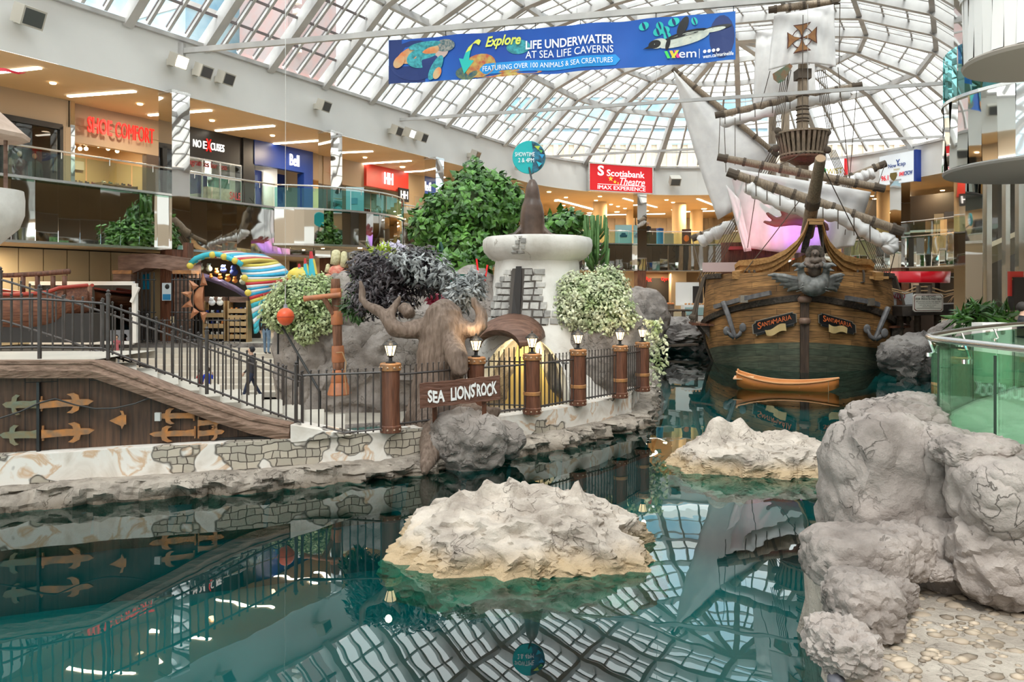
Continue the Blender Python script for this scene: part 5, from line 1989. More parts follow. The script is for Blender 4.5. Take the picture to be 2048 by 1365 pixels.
rock('boulder', 'grey boulder on the bank under the wooden rock sign', P(935, 885, 15.75), (.78, .55, .72), M_ROCK, 4, 5, .34, 1.1)
rock('boulder', 'smaller grey boulder at the water, right of the one under the sign', P(1000, 880, 16.2), (.55, .35, .40), M_ROCK, 9, 4, .4, 1.2)
sg = thing('rock_sign', 'brown wooden plank sign with white hand painted lettering on the bank', 'sign', P(920, 818, YS))
A_, B_, C_, D_ = P(840, 818, YS), P(1000, 800, YS + .25), P(999, 752, YS + .25), P(839, 768, YS)
mb = MB()
bk = V((.01, .09, 0))
rows = []
for i in range(13):
 u = i / 12
 a, b = A_.lerp(B_, u), D_.lerp(C_, u)
 j = .012 * math.sin(i * 2.3)
 rows.append([a + UP * j, b + UP * j * .7, b + bk + UP * j * .7, a + bk + UP * j])
vr = mb.grid(rows, close=True); mb.f(vr[-1]); mb.f(vr[0][::-1])
mb.build('plank', wood('sign_plank', (.085, .03, .016), (.15, .06, .034), 'X', 3, .6, .5), sg)
sx, sy = (B_ - A_), (D_ - A_)
def sfn(u, v):
 return A_ + sx * u + sy * v + V((0, -.02, 0))
M_HANDW = mat('white_hand_paint', (.82, .80, .78), .6)
for body, u0, u1, v0, v1 in (('SEA', .10, .31, .17, .66), ('LIONS', .385, .685, .18, .72), ("'", .682, .70, .62, .80), ('ROCK', .71, .965, .22, .74)):
 vs, fs, asp = text_mesh(body, .035, 0)
 mb = MB()
 rnd = random.Random(body)
 a = []
 for p in vs:
  u = u0 + (u1 - u0) * p[0]
  ch = int(p[0] * len(body) * .999)
  a.append(mb.v(sfn(u, v0 + (v1 - v0) * p[1] + .05 * math.sin(ch * 2.7 + u0 * 9) + .02 * math.sin(p[0] * 40))))
 for fc in fs:
  mb.f([a[i] for i in fc])
 mb.build('lettering', M_HANDW, sg)
mb = MB()
for px, py in ((868, 815), (968, 802)):
 q = P(px, py, YS + .2)
 mb.beam(q + V((0, .1, .05)), q + V((0, .25, -.5)), .09, .09)
mb.build('support', M_POSTWOOD, sg)
# ================================================================== TOWER, TREE, PLANTS AND THE CAVE SHOPS
# ---- sea lion tower
TY = 24.0
TC = V((P(1074, 500, TY).x, TY, 0))
tw = thing('stone_tower', 'pale painted stone tower with a wide bowl top and arched cave gate', 'tower', TC)


def tr_(px):
 return abs(px - 1074) / F * TY


def tz(py, Y=TY):
 return EYE - (py - HZ) / F * Y


M_TOWER = rock_mat('tower_plaster', (0.52, 0.48, 0.43), (0.80, 0.77, 0.73), (0.22, 0.18, 0.15), scale=.55, bump=.35)
M_BLOCK = mat('grey_stone_block', (.30, .285, .27), .8, (.50, .48, .45), 4, bump=.7, island=.25)
prof = [(2.75, 0.0), (2.55, .5), (2.25, 1.1), (1.95, 1.8), (1.72, 2.5), (1.52, 3.2), (1.36, 3.9), (1.28, 4.6)]
# wall with an arched opening facing the water
mb = MB()
NA, NZ = 72, 40
arch_c, arch_w, arch_z = R(-104), 1.36, 2.30    # direction of the arch, half width, crown height


def tower_r(z):
 for i in range(len(prof) - 1):
  if prof[i][1] <= z <= prof[i + 1][1]:
   u = (z - prof[i][1]) / (prof[i + 1][1] - prof[i][1])
   return prof[i][0] * (1 - u) + prof[i + 1][0] * u
 return prof[-1][0]


def open_at(a, z):
 x = (a - arch_c) * tower_r(1.0)
 if z < 1.0:
  return abs(x) < arch_w
 return (x / arch_w) ** 2 + ((z - 1.0) / (arch_z - 1.0)) ** 2 < 1


grid_ = {}
for j in range(NZ + 1):
 z = 4.6 * j / NZ
 for i in range(NA):
  a = -PI + 2 * PI * i / NA + arch_c
  r = tower_r(z) + .06 * noise.noise(V((math.cos(a) * 2, math.sin(a) * 2, z * 1.2)))
  x = (a - arch_c) * tower_r(1.0)
  # pull the border columns to the arch
  grid_[(i, j)] = (a, z, r)
vs = {}


def tv(a, z, k=1.0):
 r = tower_r(z) * k + .05 * noise.noise(V((math.cos(a) * 2, math.sin(a) * 2, z * 1.2)))
 return TC + V((r * math.cos(a), r * math.sin(a), z))


AO = []     # arch outline (angle, z), left foot over crown to right foot
for i in range(25):
 t_ = i / 24
 if t_ < .25:
  AO.append((arch_c - arch_w / tower_r(1.0), 0.0 + 1.0 * t_ / .25))
 elif t_ > .75:
  AO.append((arch_c + arch_w / tower_r(1.0), 1.0 * (1 - t_) / .25))
 else:
  q = PI - PI * (t_ - .25) / .5
  AO.append((arch_c + arch_w / tower_r(1.0) * math.cos(q), 1.0 + (arch_z - 1.0) * math.sin(q)))
# ring between arch outline and a rectangle round it
aw = .95
RO = []
for i in range(25):
 t_ = i / 24
 if t_ < .25:
  RO.append((arch_c - aw, 2.7 * t_ / .25))
 elif t_ > .75:
  RO.append((arch_c + aw, 2.7 * (1 - t_) / .25))
 else:
  RO.append((arch_c - aw + 2 * aw * (t_ - .25) / .5, 2.7))
mb.grid([[tv(a, z) for a, z in AO], [tv(a1 * .5 + a2 * .5, z1 * .5 + z2 * .5) for (a1, z1), (a2, z2) in zip(AO, RO)], [tv(a, z) for a, z in RO]])
mb.grid([[tv(a, z) for a, z in AO], [tv(a, z, .80) for a, z in AO]])           # reveal
rows = []
for j in range(9):
 z = 2.7 * j / 8
 rows.append([tv(arch_c + aw + (2 * PI - 2 * aw) * i / 40, z) for i in range(41)])
mb.grid(rows)
rows = []
for j in range(9):
 z = 2.7 + 1.95 * j / 8
 rows.append([tv(arch_c - aw + 2 * PI * i / 52, z) for i in range(53)])
mb.grid(rows)
mb.build('tower_wall', M_TOWER, tw, smooth=True, auto=40)
# bowl
bz0, bz1 = tz(521), tz(478)
mb = MB()
jit = lambda a, z: .04 * math.sin(a * 3) + .03 * math.sin(a * 7 + 1)
bz0 = tz(520)
mb.lathe([(1.0, bz0 - .12), (1.28, bz0 - .06), (1.50, bz0 + .06), (1.66, bz0 + .25), (1.70, bz0 + .45), (1.68, bz0 + .62), (1.62, bz0 + .68), (1.50, bz0 + .64), (1.42, bz0 + .50), (.05, bz0 + .48)], TC, 48, jitter=jit)
mb.build('bowl', M_TOWER, tw, smooth=True, auto=60)


def block_face(name, cells, fn, m, par, lift=.05):
 """rough blocks laid on a curved face; fn(u, v, lift) gives the point"""
 for (u0, v0, u1, v1) in cells:
  pass
 mb = MB()
 rnd = random.Random(len(cells))
 for (u0, v0, u1, v1) in cells:
  g = .009
  u0, v0, u1, v1 = u0 + g, v0 + g, u1 - g, v1 - g
  j = lambda: rnd.uniform(-.015, .015)
  lo = [fn(u0, v0, -.02), fn(u1, v0, -.02), fn(u1, v1, -.02), fn(u0, v1, -.02)]
  h = lift + rnd.uniform(-.015, .02)
  e = .022
  hi = [fn(u0 + e + j(), v0 + e + j(), h), fn(u1 - e + j(), v0 + e + j(), h), fn(u1 - e + j(), v1 - e + j(), h), fn(u0 + e + j(), v1 - e + j(), h)]
  a = [mb.v(q) for q in lo]; b = [mb.v(q) for q in hi]
  mb.f(b)
  for i in range(4):
   mb.f([a[i], a[(i + 1) % 4], b[(i + 1) % 4], b[i]])
 return mb.build(name, m, par)


def tower_face(u, v, lift):
 """u metres to the right of the tower's front line, v height"""
 r = tower_r(v)
 a = R(-110) + u / r
 return TC + V(((r + lift) * math.cos(a), (r + lift) * math.sin(a), v))


cells = []
rnd = random.Random(11)
v = 2.62
while v < 4.25:
 h = rnd.uniform(.17, .24)
 f = (v - 2.6) / 1.65
 lw, rw = 1.02 - .55 * f, .95 - .5 * f
 if v < 2.95:
  rw += .35
 for sgn_, wd, st in ((-1, lw, .20), (1, rw, .16)):
  u = st + (.0 if sgn_ > 0 else .04)
  while u < wd:
   w = rnd.uniform(.22, .36)
   a, b = (u, u + w) if sgn_ > 0 else (-u - w, -u)
   cells.append((a - .12, v, b - .12, v + h))
   u += w
 v += h
block_face('stone_blocks', cells, tower_face, M_BLOCK, tw)
mb = MB()
prs = [(-.19, 2.55), (.08, 2.55), (.06, 3.6), (.02, 4.32), (-.16, 4.32), (-.2, 3.6)]
mb.poly([tower_face(u - .05, v, .04) for u, v in prs]); mb.build('slit_window', M_DARK, tw)
mb = MB()
for sg_, l0, l1 in ((-1, 1.06, .44), (1, .92, .40)):
 mb.grid([[tower_face(sg_ * (.06 + (l0 + (l1 - l0) * j / 6 - .06) * i / 5) - .12, 2.6 + 1.66 * j / 6, .012) for i in range(6)] for j in range(7)])
mb.build('mortar_patch', mat('mortar_dark', (.10, .085, .075), .9), tw)


def bowl_face(u, v, lift):
 z = bz0 + .08 + v
 r = 1.56 + .16 * math.sin(min(1, (v + .02) / .5) * PI / 2)
 a = R(-108) + u / 1.66
 return TC + V(((r + lift) * math.cos(a), (r + lift) * math.sin(a), z))


block_face('stone_blocks', [(-.32, .02, -.1, .14), (-.1, .02, .12, .13), (-.26, .14, -.02, .28), (0.0, .14, .16, .30), (-.16, .29, .0, .44), (.0, .31, .18, .50), (-.06, .45, .06, .56)], bowl_face, M_BLOCK, tw, .09)
# carved timber hood over the arch
mb = MB()
ha = R(-116)
hood = []
for i in range(15):
 u = i / 14
 ang = PI * u
 hood.append((math.cos(ang), math.sin(ang)))
rows = []
hc = TC + V((math.cos(ha) * 1.75, math.sin(ha) * 1.75, 2.25))
hx = V((-math.sin(ha), math.cos(ha), 0)); hx = -hx if hx.x < 0 else hx
ho = V((math.cos(ha), math.sin(ha), 0))
for dpt, k in ((-.15, .98), (.2, 1.0), (.5, .99), (.75, .9), (.88, .72), (.90, .68)):
 rows.append([hc + ho * dpt + hx * (1.0 * k * c) + UP * (.68 * k * s_ - .22 * dpt) for c, s_ in hood])
rows.append([hc + ho * .80 + hx * (.9 * .66 * c) + UP * (.65 * .55 * s_ - .26) for c, s_ in hood])
mb.grid(rows)
hd = mb.build('timber_hood', wood('hood_wood', (.10, .045, .028), (.24, .125, .085), 'X', 2, .8, .55), tw, smooth=True, auto=50)
sol = hd.modifiers.new('thick', 'SOLIDIFY'); sol.thickness = .08
# iron gate and lit back of the arch
mb = MB()
gy = TC + V((math.cos(arch_c), math.sin(arch_c), 0)) * 1.75
gx = V((-math.sin(arch_c), math.cos(arch_c), 0))
for i in range(-9, 10):
 u = i * .15
 h = 1.0 + 1.0 * math.sqrt(max(0, 1 - (u / 1.4) ** 2))
 mb.tube([gy + gx * u + UP * .1, gy + gx * u + UP * h], .018, 6)
for z in (.3, 1.55):
 mb.tube([gy + gx * -1.3 + UP * z, gy + gx * 1.3 + UP * z], .02, 6)
mb.build('iron_grille', M_BLACK, tw)
mb = MB()
bk = TC + V((math.cos(arch_c), math.sin(arch_c), 0)) * .35
mb.poly([bk + gx * -1.7 + UP * .05, bk + gx * 1.7 + UP * .05, bk + gx * 1.7 + UP * 2.5, bk + gx * -1.7 + UP * 2.5])
mb.build('cave_back', mat('cave_yellow', (.70, .55, .22), .7, (.62, .47, .2), 2), tw)
pd = bpy.data.lights.new('cave_lamp', 'POINT'); pd.energy = 70; pd.color = (1, .82, .45); pd.shadow_soft_size = .15
po_ = bpy.data.objects.new('cave_lamp', pd); po_.location = bk + V((math.cos(arch_c), math.sin(arch_c), 0)) * .7 + UP * 1.75; COL.objects.link(po_)

# ---- sea lion statue on the bowl, balancing a round sign
SLC = TC + V((-.16, -.5, bz0 + .62))
sl = thing('sea_lion_statue', 'brown sea lion statue rearing up on the tower bowl', 'statue', SLC)
M_SEAL = mat('sea_lion_brown', (.055, .03, .02), .38, (.12, .075, .055), 2.2)
mb = MB()
bp = [(0, .05, -.1), (0, .06, .2), (0, .04, .5), (0, .02, .8), (0, -.02, 1.02), (0, -.02, 1.2), (0, -.03, 1.38), (0, -.03, 1.56), (0, -.03, 1.70), (0, -.03, 1.80)]
br_ = [.37, .38, .38, .36, .31, .245, .225, .195, .14, .07]
mb.tube([SLC + V(p) for p in bp], br_, 20)
mb.ball(SLC + V((0, .55, .1)), (.3, .6, .18), 3)
for sg_ in (-1, 1):
 mb.tube([SLC + V((sg_ * .27, -.02, .42)), SLC + V((sg_ * .40, -.10, .22)), SLC + V((sg_ * .54, -.16, .08)), SLC + V((sg_ * .92, -.18, .03)), SLC + V((sg_ * 1.1, -.16, .02))], [.07, .09, .09, .065, .03], 10)
 mb.tube([SLC + V((sg_ * .2, .5, .1)), SLC + V((sg_ * .45, .8, .07)), SLC + V((sg_ * .6, 1.0, .05))], [.14, .1, .04], 8)
 mb.ball(SLC + V((sg_ * .15, -.02, 1.55)), (.025, .03, .05), 1)
o = mb.build('body', M_SEAL, sl); remesh(o, .035)
dc = P(1058, 315, TY - .2)
ds = thing('show_time_disc', 'round turquoise show time disc balanced on the nose of the sea lion statue', 'sign', SLC + UP * 1.86)
mb = MB()
mb.lathe([(.001, -.03), (.50, -.03), (.51, 0), (.50, .03), (.001, .03)], (0, 0, 0), 40)
mb.bm.transform(Matrix.Translation(dc) @ Matrix.Rotation(PI / 2, 4, 'X'))
M_TURQ = mat('turquoise_board', (.005, .42, .44), .4)
mb.build('disc', M_TURQ, ds)
mb = MB()
mb.tube([SLC + UP * 1.7, dc - UP * .3], .03, 8); mb.tube([SLC + V((-.04, 0, 1.95)), SLC + V((.05, 0, 2.0))], .015, 6); mb.build('stem', M_BLACK, ds)
o_ = dc + V((0, -.04, 0))
mb = MB()
mb.prism([(.07, -.48), (.20, -.45), (.36, -.34), (.46, -.18), (.5, 0), (.47, .17), (.38, .32), (.24, .43), (.08, .49), (.12, .2), (.05, 0), (.12, -.22)], o_, V((1, 0, 0)), UP, .015); mb.build('picture', mat('disc_picture', (.01, .015, .03), .4, (.02, .22, .35), 6), ds)
for pts, c in (([(.16, .34), (.34, .34), (.28, .22)], (.45, .55, .05)), ([(.30, .1), (.47, .08), (.40, -.05)], (.02, .3, .6)), ([(.22, -.12), (.40, -.2), (.30, -.3)], (.02, .45, .6)), ([(.28, .24), (.42, .2), (.38, .12)], (.1, .45, .1))):
 mb = MB(); mb.prism(pts, o_ - V((0, .012, 0)), V((1, 0, 0)), UP, .012); mb.build('picture_fish', mat('fish%d' % int(c[1] * 100 + c[2] * 10), c, .4), ds)
writing('lettering', 'SHOWTIME', o_ + V((-.43, -.005, .02)), V((1, 0, 0)), UP, .60, .13, M_PRINTW, ds, .02, .0)
writing('lettering', '2 & 4PM', o_ + V((-.33, -.005, -.16)), V((1, 0, 0)), UP, .48, .13, M_PRINTW, ds, .02, .0)

# ---- leafy plants
def leaf_cloud(name, pts, m, size, parent=None, seed=1, droop=.4, asp=.5, up=.3, palm=1, face=True):
 """pts: (position, outward) ; each becomes a folded leaf (or a whorl of palm leaves)"""
 rnd = random.Random(seed)
 vs, fs = [], []
 base = V((0, 0, 0))
 inv = wm(parent).inverted() if parent is not None else Matrix.Identity(4)
 for p, n in pts:
  for k in range(palm):
   if face:
    nf = (V(n) * .8 + V((rnd.gauss(0, .45), rnd.gauss(0, .45) - .15, rnd.gauss(0, .4) + .35))).normalized()
    d = (V((rnd.gauss(0, 1), rnd.gauss(0, 1), rnd.gauss(0, .8) + up - droop)) + V(n) * .3)
    d = (d - nf * d.dot(nf) * .85).normalized()
   else:
    nf = None
    d = (V(n) + V((rnd.gauss(0, .5), rnd.gauss(0, .5), rnd.gauss(0, .45) + up - droop * rnd.random()))).normalized()
   s = size * rnd.uniform(.65, 1.3)
   side = d.cross(nf if nf else V((rnd.gauss(0, .4), rnd.gauss(0, .4), 1))).normalized() * s * asp * .5
   nn = side.cross(d).normalized()
   a = V(p)
   mid = a + d * s * .45 + nn * s * .06
   tip = a + d * s - nn * s * .12
   i = len(vs)
   vs += [inv @ q for q in (a, mid + side - nn * s * .07, tip, mid - side - nn * s * .07, mid)]
   fs += [(i, i + 1, i + 4), (i + 1, i + 2, i + 4), (i + 2, i + 3, i + 4), (i + 3, i, i + 4)]
 me = bpy.data.meshes.new(name)
 me.from_pydata(vs, [], fs)
 me.materials.append(m)
 o = bpy.data.objects.new(name, me)
 COL.objects.link(o)
 if parent is not None:
  o.parent = parent
 return o


def blob_pts(blobs, n, rnd, shell=.35, clip=None):
 vol = [b[1][0] * b[1][1] * b[1][2] for b in blobs]
 area = [(b[1][0] * b[1][1] + b[1][0] * b[1][2] + b[1][1] * b[1][2]) for b in blobs]
 out = []
 for b, a in zip(blobs, area):
  for _ in range(int(n * a / sum(area))):
   d = V((rnd.gauss(0, 1), rnd.gauss(0, 1), rnd.gauss(0, 1))).normalized()
   k = 1 - shell * rnd.random() ** 1.5 + .08 * rnd.gauss(0, 1)
   p = V(b[0]) + V((d.x * b[1][0], d.y * b[1][1], d.z * b[1][2])) * k
   if clip and not clip(p):
    continue
   out.append((p, d))
 return out


def leafmat(name, c1, c2, rough=.45, isl=.45):
 return mat(name, c1, rough, c2, 2.2, island=isl, ramp=(.35, .6), coords='Object')


M_IVY = leafmat('variegated_ivy', (.30, .38, .16), (.68, .70, .48))
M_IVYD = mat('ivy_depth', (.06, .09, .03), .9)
M_FIG = leafmat('fig_leaf', (.03, .10, .015), (.115, .27, .045), .35)
M_PURP = leafmat('purple_leaf', (.015, .008, .011), (.075, .062, .067), .32, .6)
M_SILV = leafmat('silver_leaf', (.11, .115, .115), (.36, .37, .365), .35)
M_DGREEN = leafmat('dark_green_leaf', (.02, .06, .015), (.07, .16, .04), .35)
M_BARK = mat('bark_brown', (.08, .055, .04), .85, (.15, .11, .08), 5, bump=.6)


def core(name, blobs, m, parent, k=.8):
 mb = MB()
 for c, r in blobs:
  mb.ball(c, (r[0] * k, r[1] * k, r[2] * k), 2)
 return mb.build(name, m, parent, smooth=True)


def bush(name, label, cat, blobs, n, size, m, mcore, seed, droop=.4, asp=.55, shell=.35, up=.3, palm=1, trunk=None, base=None, k=.8):
 rnd = random.Random(seed)
 zmin = min(b[0][2] - b[1][2] for b in blobs)
 b0 = V(blobs[0][0])
 t = thing(name, label, cat, base if base is not None else (b0.x, b0.y, zmin))
 core('inner_foliage', blobs, mcore, t, k)
 leaf_cloud('foliage', blob_pts(blobs, n, rnd, shell), m, size, t, seed, droop, asp, up, palm)
 if trunk:
  mb = MB()
  for pts, r in trunk:
   mb.tube(pts, r, 10)
  mb.build('trunk', M_BARK, t, smooth=True)
 return t


def PB_(px, py, Y, rpx, rpy, ry):
 return (tuple(P(px, py, Y)), (rpx / F * Y, ry, rpy / F * Y))


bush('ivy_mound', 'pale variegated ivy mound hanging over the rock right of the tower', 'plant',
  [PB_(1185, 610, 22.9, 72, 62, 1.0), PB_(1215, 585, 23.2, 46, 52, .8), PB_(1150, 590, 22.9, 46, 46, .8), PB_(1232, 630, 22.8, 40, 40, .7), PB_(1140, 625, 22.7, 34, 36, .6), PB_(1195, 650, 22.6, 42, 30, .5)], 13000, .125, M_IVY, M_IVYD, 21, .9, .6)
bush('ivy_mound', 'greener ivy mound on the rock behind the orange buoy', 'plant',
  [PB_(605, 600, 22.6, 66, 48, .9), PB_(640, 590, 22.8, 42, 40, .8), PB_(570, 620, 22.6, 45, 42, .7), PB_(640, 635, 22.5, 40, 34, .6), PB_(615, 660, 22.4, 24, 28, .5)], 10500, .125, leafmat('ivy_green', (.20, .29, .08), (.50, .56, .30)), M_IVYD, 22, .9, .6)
rnd = random.Random(5)
# ivy strands over the bank corner
pts = []
for k in range(9):
 x0 = 1288 + k * 4
 for i in range(26):
  pts.append((P(x0 + i * .55 * (k % 3) * .5 + rnd.gauss(0, 1.5), 640 + i * (3.2 + .7 * (k % 4)), 22.2 - .3 * i / 26), (0, -1, -.5)))
tag(leaf_cloud('ivy_strands', pts, M_IVY, .17, None, 8, .8, .55), 'long ivy strands trailing over the bank corner toward the water', 'plant')
# big fig tree behind the tower
figb = [PB_(935, 420, 29.5, 68, 62, 1.5), PB_(890, 440, 29.5, 55, 52, 1.3), PB_(975, 440, 30, 58, 58, 1.4), PB_(945, 370, 29.8, 34, 34, 1), PB_(852, 455, 29.5, 32, 40, 1), PB_(930, 490, 29.3, 68, 45, 1.3), PB_(1010, 410, 30, 40, 46, 1.2), PB_(985, 370, 30, 34, 26, 1), PB_(950, 335, 29.8, 10, 18, .3)]
fb = P(930, 600, 29.5)
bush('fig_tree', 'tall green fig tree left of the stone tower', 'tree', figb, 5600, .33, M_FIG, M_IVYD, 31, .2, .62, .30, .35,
  trunk=[([V((fb.x, fb.y, ZM)), V((fb.x + .1, fb.y, 3.5)), V((fb.x, fb.y, 5.5))], [.22, .18, .12])], base=V((fb.x, fb.y, ZM)), k=.72)
fb2 = P(1130, 600, 30.5)
bush('fig_tree', 'lower green fig tree just right of the sea lion statue', 'tree', [PB_(1128, 452, 30.5, 38, 26, .9), PB_(1095, 462, 30.5, 30, 28, .8), PB_(1145, 440, 30.5, 18, 14, .5)], 420, .44, M_FIG, M_IVYD, 32, .2, .62, .3, .4,
  trunk=[([V((fb2.x, fb2.y, ZM)), V((fb2.x, fb2.y, 6.0))], .12)], base=V((fb2.x, fb2.y, ZM)), k=.6)
# cactus
cb = P(1193, 545, 26.5)
t = thing('candelabra_cactus', 'tall branching green cactus right of the tower bowl', 'cactus', cb)
rnd = random.Random(4)
M_CACT = mat('cactus_green', (.05, .13, .03), .6, (.11, .22, .06), 5)
mb = MB()
for k in range(46):
 x = rnd.uniform(-.46, .46)
 h = 2.0 * (1 - abs(x) * .9) * rnd.uniform(.5, 1.0)
 y = rnd.uniform(-.25, .25)
 z0 = rnd.uniform(0, .7)
 z0 = rnd.uniform(0, 1.3)
 h = min(h, 1.95 - z0)
 mb.tube([cb + V((x * .35, y * .4, z0)), cb + V((x * .9, y, z0 + .25)), cb + V((x, y, min(1.95, z0 + h)))], [.035, .05, .035], 6)
mb.build('stems', M_CACT, t, smooth=True)

# ---- rock bank behind the plaza pool
def slab(name, label, c, r, m, **k):
 return rock(name, label, c, r, m, **k)


rock('rock_bank', 'long grey cement rock bank behind the orange totem pole', P(740, 720, 23.6) , (3.0, 1.3, 2.7), M_ROCK, 14, 6, .20, 1.5, bumps=(), ridge=.7, cell=.5)
rock('rock_bank', 'grey rock under the green ivy mound beside the steps', P(632, 705, 23.6), (.9, 1.1, 2.2), M_ROCK, 15, 5, .2, 1.2, cell=.4)
rock('rock_bank', 'grey rock under the pale ivy mound right of the tower arch', P(1190, 700, 23.4), (1.7, 1.2, 1.9), M_ROCK, 16, 5, .2, 1.2, cell=.4)
rock('rock_bank', 'grey rock between the bare tree trunk and the tower', P(945, 690, 24.3), (1.5, 1.2, 2.4), M_ROCK, 17, 5, .22, 1.2, cell=.4)
mb = MB()
a, b = P(556, 640, 22.5), P(640, 785, 20.0)
mb.tube([a, b], .035, 8); mb.tube([a - UP * .0, a - UP * 1.0], .03, 8); mb.tube([b, b - UP * .6], .03, 8); mb.tube([(a + b) / 2, (a + b) / 2 - UP * .9], .03, 8)
tag(mb.build('stair_handrail', M_BLACK), 'black handrail sloping down beside the steps by the rock bank', 'handrail')

# ---- bare tree sculpture
TRY = 17.0
trk = thing('tree_sculpture', 'sculpted brown tree trunk with two crooked arms behind the rock sign', 'tree', P(885, 850, TRY))
K = lambda px, py, dy=0.0: P(px, py, TRY + dy)
mb = MB()
k = TRY / F
mb.tube([K(872, 860), K(874, 800), K(878, 750), K(884, 700), K(890, 655), K(884, 628), K(876, 612), K(872, 604)], [72 * k, 55 * k, 50 * k, 47 * k, 43 * k, 38 * k, 28 * k, 12 * k], 20)
mb.tube([K(850, 655), K(810, 662, -.1), K(785, 655, -.15), K(778, 640, -.1), K(760, 625), K(735, 612, .05), K(724, 600, .1), K(724, 580, .1), K(720, 560, .1)], [20 * k, 17 * k, 17 * k, 14 * k, 12 * k, 10 * k, 9 * k, 7 * k, 4 * k], 12)
mb.tube([K(778, 632, -.1), K(788, 615, 0), K(797, 600, .05), K(800, 590, .05)], [11 * k, 8 * k, 5 * k, 3 * k], 10)
mb.tube([K(905, 640), K(925, 658, -.1), K(948, 663, -.1), K(962, 650, -.05), K(962, 625), K(950, 610), K(945, 595)], [20 * k, 18 * k, 17 * k, 15 * k, 12 * k, 9 * k, 5 * k], 12)
mb.tube([K(820, 630, .3), K(810, 615, .5), K(800, 620, .7)], [14 * k, 12 * k, 8 * k], 10)
mb.tube([K(900, 680, -.3), K(915, 715, -.75), K(918, 742, -.8), K(908, 752, -.6)], [22 * k, 22 * k, 18 * k, 8 * k], 12)       # nose-like burl
mb.tube([K(850, 800), K(858, 850, -.8), K(862, 900, -1.4), K(852, 935, -1.8), K(848, 950, -1.9)], [30 * k, 26 * k, 20 * k, 12 * k, 6 * k], 12)
mb.tube([K(900, 800), K(945, 830, -.9), K(990, 830, -1.1), K(996, 815, -1.1)], [30 * k, 22 * k, 14 * k, 8 * k], 12)
M_TREE = mat('sculpted_bark', (.10, .065, .045), .75, (.23, .165, .13), 2.2, bump=.9, stretch=(7, 7, 1.2), detail=7, ramp=(.3, .7))
o = mb.build('trunk', M_TREE, trk); remesh(o, .045, disp=(.3, .10))
# purple foliage behind it
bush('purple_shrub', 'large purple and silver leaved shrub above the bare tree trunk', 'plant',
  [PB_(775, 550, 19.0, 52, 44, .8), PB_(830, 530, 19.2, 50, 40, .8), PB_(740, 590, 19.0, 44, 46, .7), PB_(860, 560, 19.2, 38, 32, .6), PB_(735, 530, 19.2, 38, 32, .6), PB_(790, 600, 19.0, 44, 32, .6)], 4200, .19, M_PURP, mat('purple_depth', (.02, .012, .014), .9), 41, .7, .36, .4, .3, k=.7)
leaf_cloud('silver_leaves', blob_pts([PB_(850, 535, 18.6, 50, 30, .5), PB_(810, 520, 18.7, 34, 22, .5), PB_(885, 550, 18.7, 28, 26, .4)], 620, random.Random(2), .3), M_SILV, .20, bpy.data.objects['purple_shrub'], 5, .8, .36)
bush('silver_shrub', 'small silver leaved shrub at the end of the right tree arm', 'plant', [PB_(935, 580, 18.0, 34, 28, .5), PB_(915, 600, 18.0, 26, 26, .4), PB_(950, 560, 18.0, 20, 18, .3)], 1200, .18, M_SILV, mat('silver_depth', (.05, .055, .05), .9), 43, .7, .36, .4, k=.6)
bush('dark_shrub', 'dark green shrub hanging below the purple one beside the totem pole', 'plant', [PB_(712, 610, 19.3, 26, 30, .5), PB_(725, 570, 19.4, 22, 30, .4)], 600, .2, M_DGREEN, M_IVYD, 44, .9, .4, k=.6)
bush('lime_fern', 'bright lime fern tuft above the purple shrub', 'plant', [PB_(768, 508, 20.5, 24, 12, .3)], 260, .34, leafmat('lime_leaf', (.30, .42, .03), (.45, .55, .06)), M_IVYD, 45, .6, .14, .5, .5, k=.5)
bush('lilac_flowers', 'pale lilac flower clump beside the lime fern', 'plant', [PB_(790, 497, 20.6, 20, 9, .25), PB_(775, 494, 20.7, 12, 7, .2)], 300, .12, mat('lilac_petal', (.55, .50, .62), .6), M_IVYD, 46, .3, .7, k=.5)
bush('pink_flowers', 'pink flower clump on top of the rock left of the tower', 'plant', [PB_(872, 598, 20.0, 18, 9, .3), PB_(890, 600, 20.0, 10, 7, .2)], 200, .15, mat('pink_petal', (.65, .05, .13), .5), M_IVYD, 47, .3, .5, k=.5)
bush('greenery_bed', 'green leaves filling the bed between fig tree and purple shrub', 'plant', [PB_(905, 530, 25.5, 46, 22, .6), PB_(955, 520, 26, 26, 26, .6)], 420, .36, M_FIG, M_IVYD, 48, .3, .6, k=.6)
t = thing('green_planter', 'dark green planter bucket behind the silver shrub', 'planter', P(912, 576, 20.5))
q = P(912, 577, 20.5)
mb = MB(); mb.lathe([(.2, 0), (.27, .32), (.29, .33), (.29, .37), (.25, .36), (.001, .3)], q, 18); mb.build('bucket', mat('planter_green', (.005, .10, .075), .4), t, smooth=True, auto=40)
mb = MB(); mb.tube([q, V((q.x, q.y, 1.2))], .06, 8); mb.build('stand', M_IRON, t)
t = thing('green_pole_stand', 'dark green metal trestle pole against the fig tree', 'stand', P(890, 600, 25.5))
mb = MB(); a = P(881, 485, 25.5); b = P(905, 560, 25.2); mb.tube([a, b], .045, 8); mb.tube([a, P(874, 545, 26)], .04, 8); mb.tube([P(866, 503, 25.6), P(888, 502, 25.4)], .035, 8); mb.build('frame', mat('trestle_green', (.01, .06, .045), .4), t)
for k, (x0, y0, x1, y1) in enumerate(((953, 518, 958, 562), (975, 530, 968, 570))):
 mb = MB(); mb.tube([P(x0, y0, 21), P(x1, y1, 21)], .025, 8)
 tag(mb.build('red_stick', M_REDSIGN), ['thin red stick left of the tower, leftmost', 'thin red stick touching the tower edge'][k], 'stick')

